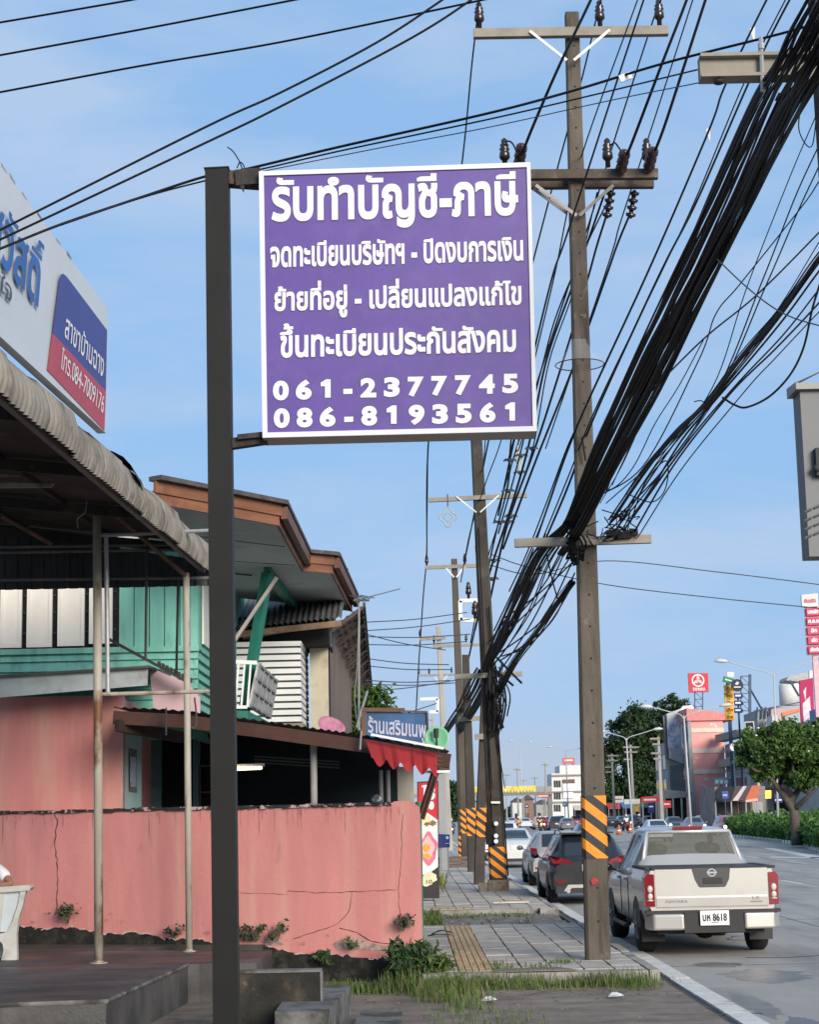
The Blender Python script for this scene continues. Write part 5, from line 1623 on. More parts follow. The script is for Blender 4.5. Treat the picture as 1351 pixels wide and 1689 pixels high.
# lines to the far right and between the poles
G5 = 'thin lines crossing the low sky'
wire([(808, 932, 56), (880, 947, 50), (1000, 925 + 0, 50), (1180, 943, 52), (1351, 964, 56), (1420, 974, 58)], 1.8, 'thin line crossing the sky right of the pole, upper of two', G5, M_grey_cable)
wire([(812, 915, 56), (870, 935, 52), (1000, 964, 50), (1180, 986, 54), (1351, 1003, 58), (1420, 1010, 60)], 1.8, 'thin line crossing the sky right of the pole, lower of two', G5, M_grey_cable)
for i, (ya, yb, xb) in enumerate(((1026, 1010, 770), (1040, 1021, 775), (1050, 1046, 775), (1063, 1058, 770), (1046, 1072, 735), (1086, 1096, 740), (1098, 1104, 745), (1122, 1122, 742), (1128, 1126, 750), (1140, 1120, 760), (1190, 1160, 720))):
    wire([(604, ya, 48), ((604 + xb) / 2, (ya + yb) / 2 + 3, 55), (xb, yb, 64)], 1.7, 'thin house service line running from the tiled eave to the distant poles', 'house service lines beside the tiled eave', M_grey_cable)
G6 = 'telephone lines between the first two poles'
for i, p in enumerate([
    [(955, 860, D1), (900, 960, 27), (860, 1010, 33), (828, 1050, 43)],
    [(950, 905, D1), (895, 985, 27), (850, 1030, 34), (815, 1072, 44)],
    [(952, 920, D1), (905, 965, 27), (868, 995, 33), (830, 1020, 43)],
    [(945, 925, D1), (900, 1015, 28), (862, 1050, 34), (826, 1075, 43)],
    [(948, 945, D1), (912, 1022, 27), (870, 1060, 34), (824, 1090, 44)],
    [(945, 965, D1), (905, 1030, 28), (866, 1068, 35), (828, 1082, 44)],
    [(902, 915, D1), (912, 960, 25), (922, 995, 26)],
    [(892, 935, D1), (870, 985, 27), (845, 1040, 34), (815, 1080, 43)],
    [(880, 905, D1), (852, 975, 27), (825, 1060, 38), (805, 1085, 44)],
    [(900, 880, D1), (870, 960, 27), (835, 1020, 37), (806, 1060, 46)],
    [(820, 1085, 44), (842, 1108, 42), (860, 1126, 40)],
    [(818, 1105, 44), (832, 1118, 43), (846, 1130, 42)],
    [(945, 880, D1), (885, 1012, 29), (840, 1085, 37), (815, 1118, 44)],
    [(965, 735, D1), (945, 860, D1 + 1), (905, 950, 27)],
    [(958, 690, D1 - .3), (935, 740, D1 + .1), (905, 820, 25), (868, 915, 30), (840, 975, 36)],
    [(952, 705, D1 - .2), (925, 775, 24), (897, 855, 27), (855, 955, 33), (815, 1040, 42)]]):
    wire(p, 2.6 if i not in (10, 11) else 4, 'thin telephone line strung between the nearest pole and the leaning pole', G6)
t = thing('hanging_net', 'clear plastic cone shade hung around the nearest pole', 'net', at(956, 600, D1))
m = MB(); c_ = at(956, 596, D1); r0 = .33
rows = []
for i in range(7):
    f = i / 6; rr = .13 + (r0 - .13) * f ** 1.6; zz = .33 * (1 - f)
    rows.append([c_ + V(rr * math.cos(g), rr * math.sin(g), zz - .05) for g in [2 * math.pi * j / 24 for j in range(25)]])
m.grid(rows)
mt = bpy.data.materials.new('clear_film'); mt.use_nodes = True
bb = mt.node_tree.nodes['Principled BSDF']; bb.inputs['Base Color'].default_value = (.75, .8, .82, 1); bb.inputs['Alpha'].default_value = .1; bb.inputs['Roughness'].default_value = .25
m.build('film', mt, t, True)
m = MB(); m.tube(rows[-1], .008, 4); m.build('hoop', M_grey_cable, t)
for x, y, d in ((1168, 222, 12.5), (1241, 58, 10.5)):
    t = thing('cable_tag', 'small pale flag tag dangling from the knotted line, ' + ('upper one' if y < 100 else 'lower one'), 'tag', at(x, y, d), 'flag tags on the knotted line')
    m = MB(); q = at(x, y, d); m.prism([q + V(-.015, 0, .04), q + V(.02, 0, .05), q + V(.012, 0, -.06)], (0, .004, 0)); m.build('flag', M_galv, t)
# ================================================================== VEHICLES
M_tyre = pm('tyre_rubber', (.014, .014, .014), rough=.85, var=.3, scale=20)
M_rim = pm('alloy_rim', (.35, .35, .36), rough=.35, metal=.6, var=.1)
M_trim = pm('black_trim', (.015, .015, .016), rough=.55, var=.2)
M_glass = glassm('car_glass', (.012, .016, .02))
M_plate = pm('plate_white', (.7, .7, .68), rough=.5, var=.03)
M_tail = pm('tail_red', (.2, .005, .008), rough=.15, var=.2, spec=.8, scale=12)
M_lens = pm('lens_clear', (.5, .45, .42), rough=.12, spec=.9)
M_head = glow('headlight_glow', (1, .86, .62), 4.0)
def glassa(nm, c, al):
    m = glassm(nm, c, .05)
    m.node_tree.nodes['Principled BSDF'].inputs['Alpha'].default_value = al
    return m
def paint(nm, c, metal=.35, rough=.3):
    return pm('paint_' + nm, c, rough=rough, var=.04, scale=2, metal=metal, coat=.6, spec=.5, dirt=(tuple(x * .75 for x in c), 3, .6, .9))
M_silver = paint('silver', (.5, .48, .44), .5, .28); M_pblack = paint('black', (.012, .013, .016), .1); M_pgrey = paint('grey', (.17, .17, .175)); M_pwhite = paint('white', (.72, .72, .72), 0); M_pearl = paint('pearl', (.6, .6, .58), .2); M_pred = paint('pinkish_red', (.42, .1, .1), .1); M_pdark = paint('charcoal', (.05, .05, .055)); M_pblue = paint('blue_grey', (.12, .16, .2))
def herm(keys, y):
    n = len(keys)
    if y <= keys[0][0]: return keys[0]
    for i in range(n - 1):
        a, b = keys[i], keys[i + 1]
        if y <= b[0]:
            h = b[0] - a[0]; t = (y - a[0]) / h
            out = [y]
            for k in range(1, len(a)):
                s = (b[k] - a[k]) / h
                def lim(s0, s1):
                    return 0 if s0 * s1 <= 0 else 2 * s0 * s1 / (s0 + s1)
                m0 = lim((a[k] - keys[i - 1][k]) / (a[0] - keys[i - 1][0]), s) if i > 0 else s
                m1 = lim(s, (keys[i + 2][k] - b[k]) / (keys[i + 2][0] - b[0])) if i < n - 2 else s
                out.append((2 * t ** 3 - 3 * t * t + 1) * a[k] + (t ** 3 - 2 * t * t + t) * h * m0 + (-2 * t ** 3 + 3 * t * t) * b[k] + (t ** 3 - t * t) * h * m1)
            return out
    return keys[-1]
def loft(root, keys, side, tops, mat, glass=M_glass, step=.14, topv=(11,)):
    """keys: (y, z_bottom, half_width, z_shoulder, half_roof, z_roof)"""
    L = keys[-1][0]
    ys = {0.0, L}
    y = 0
    while y < L:
        ys.add(round(y, 3)); y += step
    for a in side: ys |= {a[0], a[1]}
    for a in tops: ys |= {a[0], a[1]}
    ys = sorted(ys)
    ys = [y for i, y in enumerate(ys) if i == 0 or y - ys[i - 1] > .012]
    def half(y):
        _, zb, w, zs, wr, zr = herm(keys, y)
        F_ = (w * .965, zs); G_ = (wr, max(zs + .004, zr - .055))
        lp = lambda t: (F_[0] + (G_[0] - F_[0]) * t, F_[1] + (G_[1] - F_[1]) * t)
        h = [(0, zb), (w * .8, zb), (w * .95, zb + .06), (w, zb + .2), (w * 1.005, (zb + zs) / 2 + .06), (w, zs - .1), F_, lp(.08), lp(.92), G_, (wr * .9, zr - .012), (wr * .8, zr), (0, zr + .012)]
        return h
    body = MB(); wins = {}
    R_ = [half(y) for y in ys]
    nv = len(R_[0])
    for sg in (-1, 1):
        for i in range(len(ys) - 1):
            ym = (ys[i] + ys[i + 1]) / 2
            for j in range(nv - 1):
                q = [V(sg * R_[i][j][0], ys[i], R_[i][j][1]), V(sg * R_[i][j + 1][0], ys[i], R_[i][j + 1][1]), V(sg * R_[i + 1][j + 1][0], ys[i + 1], R_[i + 1][j + 1][1]), V(sg * R_[i + 1][j][0], ys[i + 1], R_[i + 1][j][1])]
                if sg > 0: q = q[::-1]
                tgt = body
                if j == 7:
                    for n_, a in enumerate(side):
                        if a[0] < ym < a[1]: tgt = wins.setdefault(('side_window', sg, n_), MB())
                if j in topv:
                    for a in tops:
                        if a[0] < ym < a[1]: tgt = wins.setdefault((a[2],), MB())
                tgt.add(q, [(0, 1, 2, 3)])
    for e in (0, -1):
        h = R_[e]; ring = [V(-x, ys[e], z) for x, z in h] + [V(x, ys[e], z) for x, z in h[::-1]][1:-1]
        body.add(ring, [list(range(len(ring)))])
    def weld(mb):
        key, idx, nv_ = {}, [], []
        for p in mb.v:
            k = (round(p.x, 4), round(p.y, 4), round(p.z, 4))
            if k not in key: key[k] = len(nv_); nv_.append(p)
            idx.append(key[k])
        mb.v = nv_
        ff = []
        for f in mb.f:
            g = []
            for i in f:
                if idx[i] not in g: g.append(idx[i])
            if len(g) > 2: ff.append(g)
        mb.f = ff; mb.m = [0] * len(ff)
        return mb
    bo = weld(body).build('body', mat, root, True)
    md = bo.modifiers.new('edges', 'EDGE_SPLIT'); md.split_angle = R(38)
    for k in wins: weld(wins[k]).build(k[0], glass, root, True)
    return half
def wheel(root, x, y, r=.32, wd=.2, sg=1):
    m = MB(); h = wd / 2
    m.lathe([(r * .62, -h), (r * .9, -h), (r, -h * .7), (r, h * .7), (r * .9, h), (r * .62, h)], (x, y, r), (1, 0, 0), 22)
    o = m.build('wheel', M_tyre, root, True)
    m = MB(); c = V(x + sg * (h - .03), y, r)
    m.lathe([(r * .62, 0), (r * .62, .028 * sg), (r * .5, .015 * sg), (.06, .02 * sg), (.05, .034 * sg), (0.0, .034 * sg)], c, (1, 0, 0), 20)
    m.build('rim', M_rim, o, True)
    m = MB()
    for i in range(5):
        g = i * 2 * math.pi / 5 + .3
        m.beam(c + V(.034 * sg, math.cos(g) * .05, math.sin(g) * .05), c + V(.03 * sg, math.cos(g) * r * .6, math.sin(g) * r * .6), .02, .05, 0, (1, 0, 0))
    m.build('spoke', M_rim, o)
    m = MB()
    rr = r * 1.13
    pts = [(y + rr * math.cos(g), r + rr * math.sin(g)) for g in [math.pi * i / 14 for i in range(15)]]
    m.add([V(x + sg * (h + .004), yy, zz) for yy, zz in pts], [list(range(15))])
    m.build('wheel_arch', M_trim, root)
def cabox(root, name, mat, x0, x1, y0, y1, z0, z1, parent=None, bev=.0):
    m = MB(); m.bx(x0, x1, y0, y1, z0, z1); return m.build(name, mat, parent or root)
def mirrors(root, mat, w, y, z):
    for s in (-1, 1):
        m = MB(); m.ball((s * (w + .1), y, z), (.1, .07, .07), 8, 6); m.beam(V(s * (w - .04), y + .03, z - .05), V(s * (w + .08), y, z - .02), .03, .03); m.build('wing_mirror', mat, root, True)
def plate(root, y, z, txt=None, w=.34, h=.15):
    o = cabox(root, 'number_plate', M_plate, -w / 2, w / 2, y - .014, y, z - h / 2, z + h / 2)
    if txt:
        m = MB(); text3(m, txt, V(-w * .42, y - .015, z - .04), V(w * .42, y - .015, z - .04), V(-w * .42, y - .015, z + .045), .03); m.build('lettering', M_trim, o)
        m = MB(); m.bx(-.05, .05, y - .018, y - .0145, z - .065, z - .055); m.build('province_line', M_pgrey, o)
    return o

def place(root, loc, rz=0):
    root.location = loc; root.rotation_euler = (0, 0, rz); ORI[root.name] = Vector(loc); return root

# ------------------------------------------------------------------ the silver pickup
pk = thing('pickup_truck', 'silver double cab pickup truck parked by the kerb, tailgate towards us', 'pickup truck')
K = [(0.05, .52, .88, 1.18, .84, 1.19), (.12, .42, .92, 1.18, .86, 1.195), (.5, .40, .925, 1.18, .86, 1.2), (1.5, .36, .925, 1.18, .86, 1.2), (1.6, .36, .925, 1.16, .80, 1.24), (1.66, .36, .925, 1.15, .74, 1.34), (1.84, .36, .92, 1.14, .665, 1.64), (1.98, .36, .92, 1.13, .63, 1.715), (2.3, .36, .92, 1.12, .62, 1.75), (3.2, .36, .92, 1.08, .62, 1.76), (3.45, .36, .92, 1.07, .63, 1.70), (4.05, .36, .92, 1.06, .72, 1.18), (4.3, .36, .92, 1.03, .78, 1.1), (4.95, .38, .89, .95, .74, 1.0), (5.12, .45, .84, .84, .66, .88), (5.18, .5, .78, .75, .55, .77)]
loft(pk, K, [(2.06, 2.78), (2.9, 3.66)], [(1.67, 1.9, 'rear_window'), (3.5, 4.0, 'windscreen')], M_silver, glassa('tinted_cab_glass', (.16, .15, .105), .55), topv=(10, 11))
fr = MB()
rw = [V(-.735, 1.645, 1.25), V(.735, 1.645, 1.25), V(.62, 1.9, 1.69), V(-.62, 1.9, 1.69)]
m = MB()
for i in range(4): m.tube([rw[i] + V(0, -.012, 0), rw[(i + 1) % 4] + V(0, -.012, 0)], .026, 8)
m.build('window_surround', paint('pale_silver', (.62, .61, .59)), pk, True)
cabox(pk, 'brake_light', M_tail, -.22, .22, 1.86, 1.98, 1.72, 1.765)
cabox(pk, 'bed_liner', M_trim, -.83, .83, .14, 1.56, 1.196, 1.213)
m = MB()
for s in (-1, 1): m.bx(s * .86 - .05, s * .86 + .05, .04, 1.56, 1.185, 1.222)
m.bx(-.83, .83, .0, .1, 1.19, 1.222)
m.build('bed_rail', M_trim, pk)
tg = MB(); tg.bx(-.79, .79, -.005, .05, .66, 1.195); tg.prism([V(-.78, -.005, .83), V(-.78, -.016, .8), V(-.78, -.012, .68), V(-.78, -.005, .67)], (1.56, 0, 0))
tgo = tg.build('tailgate', M_silver, pk)
bv = tgo.modifiers.new('edges', 'BEVEL'); bv.width = .012; bv.segments = 2
m = MB(); m.prism([V(-.27, -.012, 1.205), V(.27, -.012, 1.205), V(.25, -.012, 1.05), V(.2, -.012, .955), V(.18, -.012, .94), V(-.16, -.012, .94), V(-.18, -.012, .955), V(-.23, -.012, 1.05)], (0, .05, 0)); ho = m.build('handle_panel', pm('handle_panel_grey', (.05, .05, .05), rough=.5), tgo)
cabox(pk, 'handle', M_trim, -.115, .155, -.022, -.012, .99, 1.07, ho)
m = MB(); c = V(.01, -.016, 1.14)
for i in range(20):
    g0, g1 = 2 * math.pi * i / 20, 2 * math.pi * (i + 1) / 20
    m.add([c + V(.06 * math.cos(g) * 1.05, 0, .056 * math.sin(g)) for g in (g0, g1)] + [c + V(.044 * math.cos(g), 0, .04 * math.sin(g)) for g in (g1, g0)], [(0, 1, 2, 3)])
m.bx(c.x - .07, c.x + .07, -.02, -.0165, c.z - .012, c.z + .012)
m.build('emblem', pm('chrome', (.75, .75, .76), rough=.15, metal=.8, var=.02), ho)
m = MB(); text3(m, 'NAVARA', V(-.65, -.014, .735), V(-.34, -.014, .735), V(-.65, -.014, .775), .02, 0, .003, '0'); text3(m, 'LE', V(.56, -.014, .765), V(.66, -.014, .765), V(.56, -.014, .805), .02, 0, .003, '0'); m.bx(.53, .7, -.018, -.0145, .725, .745); m.build('lettering', pm('badge_grey', (.2, .2, .2), metal=.5, rough=.3), tgo)
for s in (-1, 1):
    m = MB(); m.prism([V(s * .8, -.018, .69), V(s * .93, -.0, .69), V(s * .94, -.0, 1.08), V(s * .9, -.005, 1.14), V(s * .8, -.018, 1.13)], (0, .22, 0)); tl = m.build('tail_light', M_tail, pk)
    m = MB(); m.ball((s * .865, -.018, .93), (.04, .014, .05), 10, 6); m.ball((s * .865, -.016, .83), (.038, .014, .045), 10, 6); m.bx(s * .865 - .04, s * .865 + .04, -.022, -.01, .765, .785); m.build('lens', M_lens, tl, True)
m = MB()
for s in (-1, 1):
    m.prism([V(s * .42, -.13, .38), V(s * .83, -.11, .38), V(s * .94, .06, .4), V(s * .95, .1, .6), V(s * .86, -.09, .6), V(s * .42, -.14, .6)], (0, .12, 0)) if False else m.prism([V(s * .42, -.14, .37), V(s * .84, -.11, .37), V(s * .95, .1, .37), V(s * .4, .1, .37)], (0, 0, .22))
m.prism([V(-.2, -.13, .44), V(.2, -.13, .44), V(.2, .04, .44), V(-.2, .04, .44)], (0, 0, .15))
bu = m.build('rear_bumper', M_silver, pk)
bv = bu.modifiers.new('edges', 'BEVEL'); bv.width = .03; bv.segments = 3
m = MB(); m.prism([V(-.42, -.11, .33), V(.42, -.11, .33), V(.42, .05, .33), V(-.42, .05, .33)], (0, 0, .12)); m.bx(-.41, -.21, -.1, .05, .44, .6); m.bx(.21, .41, -.1, .05, .44, .6); m.bx(-.94, .94, -.07, .08, .59, .635); m.build('bumper_step', M_trim, pk)
plate(pk, -.135, .53, 'บห 8618', .4, .2)
m = MB(); m.bx(-.75, .75, .2, 4.6, .3, .42); m.cyl((-.6, 1.05, .36), (.6, 1.05, .36), .09, None, 10); m.ball((.05, 1.05, .34), (.18, .2, .17)); m.cyl((.55, .2, .33), (.55, 1.2, .35), .04, None, 8); m.build('chassis', M_trim, pk)
for s in (-1, 1):
    wheel(pk, s * .8, 1.08, .375, .25, s); wheel(pk, s * .8, 4.25, .375, .25, s)
    m = MB(); m.prism([V(s * .62, .56, .62), V(s * .94, .56, .62), V(s * .93, .54, .18), V(s * .6, .54, .18)], (0, .02, 0)); m.build('mud_flap', M_trim, pk)
    m = MB(); m.tube([V(s * .93, 1.9, .36), V(s * .97, 2.0, .33), V(s * .97, 3.5, .33), V(s * .93, 3.6, .36)], .035, 8); m.build('side_step', M_trim, pk)
    for y in (2.2, 3.0):
        m = MB(); m.bx(s * .93 - .012, s * .93 + .02, y, y + .2, .98, 1.02); m.build('door_handle', M_rim, pk)
    m = MB()
    for y in (1.98, 2.85): m.bx(s * .926 - .004, s * .926 + .004, y, y + .012, .42, 1.1)
    m.build('door_gap', M_trim, pk)
m = MB()
for s in (-1, 1):
    for y in (2.25, 3.1):
        m.prism([V(s * .4 - .24, y, .9), V(s * .4 + .24, y, .9), V(s * .4 + .22, y - .12, 1.34), V(s * .4 - .22, y - .12, 1.34)], (0, .12, 0)); m.ball((s * .4, y - .08, 1.43), (.13, .06, .09), 10, 6)
m.bx(-.8, .8, 3.75, 4.0, .8, 1.05)
m.build('seats', M_trim, pk)
mirrors(pk, M_pdark, .92, 3.75, 1.14)
place(pk, (4.2, 25.6, 0), R(.3))

# ------------------------------------------------------------------ saloons, hatchbacks, sport utility
def sedan(root, mat, L=4.4, W=.86, zr=1.46, detail=True):
    K = [(0, .42, W * .8, .8, W * .68, .84), (.06, .3, W * .9, .86, W * .72, .93), (.2, .26, W * .96, .9, W * .74, 1.02), (.62, .24, W, .93, W * .76, 1.06), (1.5, .22, W, .95, W * .64, zr - .07), (1.8, .22, W, .95, W * .62, zr - .01), (2.4, .22, W, .94, W * .62, zr), (2.8, .22, W, .93, W * .64, zr - .06), (3.55, .22, W, .92, W * .76, .98), (4.05, .24, W * .96, .84, W * .74, .87), (4.3, .28, W * .88, .7, W * .66, .74), (4.4, .36, W * .78, .6, W * .55, .62)]
    K = [(k[0] * L / 4.4,) + k[1:] for k in K]; f = L / 4.4
    loft(root, K, [(1.32 * f, 2.08 * f), (2.16 * f, 3.2 * f)], [(.7 * f, 1.46 * f, 'rear_window'), (2.86 * f, 3.48 * f, 'windscreen')], mat)
    for s in (-1, 1):
        wheel(root, s * (W - .1), .78 * f, .31, .2, s); wheel(root, s * (W - .1), 3.5 * f, .31, .2, s)
        m = MB(); m.prism([V(s * W * .55, .0, .74), V(s * W * .9, .035, .74), V(s * W * .99, .26, .8), V(s * W * .97, .3, .93), V(s * W * .9, .04, .92), V(s * W * .55, .01, .88)], (0, .04, .0)); m.build('tail_light', M_tail, root)
        m = MB(); m.prism([V(s * W * .5, L - .06, .6), V(s * W * .84, L - .18, .62), V(s * W * .84, L - .2, .74), V(s * W * .5, L - .09, .68)], (0, .03, 0)); m.build('headlight', M_lens, root)
    cabox(root, 'rear_bumper', mat, -W * .86, W * .86, -.07, .1, .36, .62)
    cabox(root, 'bumper_base', M_trim, -W * .8, W * .8, -.05, .2, .24, .36)
    plate(root, -.012, .76)
    mirrors(root, mat, W, 3.0 * f, 1.0)
    return root
def hatch(root, mat, L=4.0, W=.86, zr=1.5, trim=False):
    K = [(0, .42, W * .84, .86, W * .74, .92), (.06, .3, W * .93, .93, W * .74, 1.0), (.2, .26, W * .98, .98, W * .72, 1.16), (.5, .24, W, .99, W * .68, zr - .08), (.72, .24, W, .98, W * .66, zr - .015), (1.5, .22, W, .97, W * .66, zr), (2.2, .22, W, .95, W * .67, zr - .03), (2.45, .22, W, .94, W * .68, zr - .1), (3.15, .22, W, .93, W * .78, 1.0), (3.7, .26, W * .95, .84, W * .72, .88), (3.95, .32, W * .84, .7, W * .6, .74), (4.0, .4, W * .76, .62, W * .5, .64)]
    f = L / 4.0
    K = [(k[0] * f,) + k[1:] for k in K]
    loft(root, K, [(.6 * f, 1.0 * f), (1.06 * f, 1.7 * f), (1.78 * f, 2.8 * f)], [(.12 * f, .52 * f, 'rear_window'), (2.5 * f, 3.08 * f, 'windscreen')], mat)
    for s in (-1, 1):
        r = .34 if trim else .3
        wheel(root, s * (W - .1), .66 * f, r, .21, s); wheel(root, s * (W - .1), 3.2 * f, r, .21, s)
        if trim:
            m = MB(); m.prism([V(s * W * .42, -.014, .88), V(s * W * .9, .03, .9), V(s * W * 1.0, .3, .98), V(s * W * .98, .32, 1.08), V(s * W * .9, .05, 1.06), V(s * W * .7, .01, 1.02), V(s * W * .5, -.01, .96)], (0, .05, 0))
        else:
            m = MB(); m.prism([V(s * W * .72, .01, .84), V(s * W * .95, .06, .84), V(s * W * .99, .22, .94), V(s * W * .96, .2, 1.06), V(s * W * .76, .04, 1.04)], (0, .05, 0))
        m.build('tail_light', M_tail, root)
        m = MB(); m.bx(s * W * .72 - .1, s * W * .72 + .1, -.09, -.05, .48, .53); m.build('reflector', M_tail, root)
    cabox(root, 'rear_bumper', mat, -W * .9, W * .9, -.08, .1, .4, .68)
    m = MB(); m.bx(-W * .86, W * .86, -.09, .2, .25, .41); m.build('bumper_base', M_trim, root)
    if trim:
        m = MB(); m.prism([V(-.6, -.1, .3), V(-.5, -.1, .44), V(.5, -.1, .44), V(.6, -.1, .3), (.5, -.1, .3), V(.42, -.1, .37), V(-.42, -.1, .37), V(-.5, -.1, .3)], (0, .02, 0)); m.build('skid_plate', M_silver, root)
        m = MB(); m.cyl((-.5, -.11, .3), (-.5, .1, .3), .045, None, 10); m.cyl((.5, -.11, .3), (.5, .1, .3), .045, None, 10); m.build('exhaust', M_rim, root)
        for s in (-1, 1):
            m = MB(); m.tube([V(s * W * .62, .7, zr + .0), V(s * W * .62, .85, zr + .05), V(s * W * .62, 2.3, zr + .05), V(s * W * .62, 2.5, zr - .03)], .02, 6); m.build('roof_rail', M_rim, root)
        m = MB(); m.bx(-W * .66, W * .66, .4, .72, zr - .03, zr + .01); m.build('spoiler', mat, root)
    plate(root, -.02, .8)
    mirrors(root, mat, W, 2.75 * f, 1.02)
    return root
suv = hatch(thing('sport_utility_car', 'black sport utility car with red tail lights parked ahead of the pickup', 'car'), M_pblack, 4.45, .9, 1.56, True)
place(suv, (3.98, 40.6, 0))
sh = hatch(thing('hatchback_car', 'silver grey hatchback parked ahead of the black sport utility car', 'car'), paint('warm_silver', (.36, .35, .34)), 4.2, .85, 1.5)
place(sh, (4.2, 51.2, 0))
sd_ = sedan(thing('saloon_car', 'pale silver saloon parked beside the leaning pole', 'car'), M_pearl, 4.5, .88, 1.47)
place(sd_, (4.0, 69, 0))
wv = hatch(thing('white_car', 'white parked car with black windows, farthest of the parked row', 'car'), M_pwhite, 4.5, .92, 1.68)
place(wv, (4.05, 79.5, 0))
# traffic on the road: (prototype, x px, distance, heading away?, label)
GT = 'traffic on the far road'
def carcopy(src, px, d, away, label, mat=None, zoff=0.0, dx=0):
    c = dup(src, label=label); c['group'] = GT
    x = at(px, 1345, d).x
    c.location = (x, d if away else d + 4.45, 0); c.rotation_euler = (0, 0, 0 if away else math.pi)
    if mat is not None:
        for ch in c.children:
            if ch.name.split('.')[0] in ('body', 'rear_bumper', 'wing_mirror'):
                ch.data = ch.data.copy(); ch.data.materials[0] = mat
    ORI[c.name] = Vector(c.location)
    return c
carcopy(sd_, 845, 290, True, 'pale car far off under the left of the footbridge', M_pearl)
carcopy(sh, 906, 275, False, 'dark hatchback with others under the right of the footbridge', M_pdark)
carcopy(wv, 925, 262, True, 'white van far off in front of the white block', M_pwhite)
carcopy(sh, 1030, 240, False, 'grey hatchback near the traffic cones', M_pgrey)
carcopy(suv, 952, 245, True, 'red car far off just left of the nearest pole', M_pred)
carcopy(sd_, 1072, 225, False, 'black saloon parked by the market shelter', M_pblack)
w1 = carcopy(sd_, 1088, 118, True, 'white saloon with red tail lights driving away on the right, above the pickup roof', M_pwhite)
carcopy(sd_, 976, 92, True, 'black saloon driving away, half hidden by the nearest pole', M_pblack)
carcopy(sd_, 1116, 172, False, 'dark saloon with lit headlights coming towards us beside the white saloon', M_pdark)
carcopy(sd_, 1150, 155, False, 'grey saloon with lit headlights in front of the green hedge', M_pgrey)
carcopy(sh, 1166, 180, False, 'pale silver car beside the lit grey saloon behind the hedge', M_pearl)
pr = carcopy(suv, 1208, 144, False, 'pinkish red pickup with lit headlights facing us behind the hedge', M_pred)
carcopy(sh, 1240, 156, False, 'dark blue grey car behind the hedge, next to the pinkish red one', M_pblue)
carcopy(wv, 1270, 150, False, 'white van sized car behind the hedge left of the flowering tree')
carcopy(sd_, 937, 205, True, 'grey saloon among the distant traffic, just left of the nearest pole', M_pgrey)
carcopy(wv, 918, 215, True, 'dark vehicle among the distant traffic beside the white facade', M_pdark)
carcopy(sd_, 868, 250, True, 'small white car at the far left of the distant traffic', M_pwhite)
carcopy(wv, 893, 230, False, 'pale pink truck like vehicle in the distant traffic under the footbridge', paint('pale_pink', (.6, .38, .36), 0))
carcopy(sd_, 1010, 230, True, 'charcoal saloon right of the nearest pole in the distance', M_pdark)
carcopy(wv, 1050, 215, False, 'black parked car below the big dark tree', M_pblack)
carcopy(sh, 1300, 158, False, 'dark car behind the flowering tree trunk', M_pdark)
for o in [o for o in list(col.objects) if o.get('label') and 'lit headlights' in o['label']]:
    L = 4.45 if 'red' in o['label'] else 4.5
    for s in (-1, 1):
        m = MB(); c = V(s * .6, L + .02, .68); m.lathe([(.0, 0), (.13, .0), (.12, .04), (0, .05)], c, (0, 1, 0), 10)
        sv = ORI[o.name]; ORI[o.name] = Vector()
        m.build('headlight', M_head, o); ORI[o.name] = sv

# ------------------------------------------------------------------ people
M_skin = pm('skin', (.3, .15, .09), rough=.6, var=.08, scale=8)
M_hair = pm('hair_black', (.012, .01, .009), rough=.5, var=.3, scale=30)
def skin_body(name, nodes, edges, mat, parent, sub=2, rootn=0):
    """nodes: (x, y, z, radius) one per joint"""
    me = bpy.data.meshes.new(name)
    me.from_pydata([n[:3] for n in nodes], edges, [])
    ob = bpy.data.objects.new(name, me); col.objects.link(ob); ob.parent = parent
    me.materials.append(mat)
    md = ob.modifiers.new('skin', 'SKIN'); md.use_smooth_shade = True
    for i, n in enumerate(nodes):
        sv = me.skin_vertices[0].data[i]
        r = n[3]; sv.radius = r if isinstance(r, tuple) else (r, r)
        sv.use_root = (i == rootn)
    s = ob.modifiers.new('smooth', 'SUBSURF'); s.levels = sub; s.render_levels = sub
    ORI[ob.name] = ORI[parent.name]
    return ob
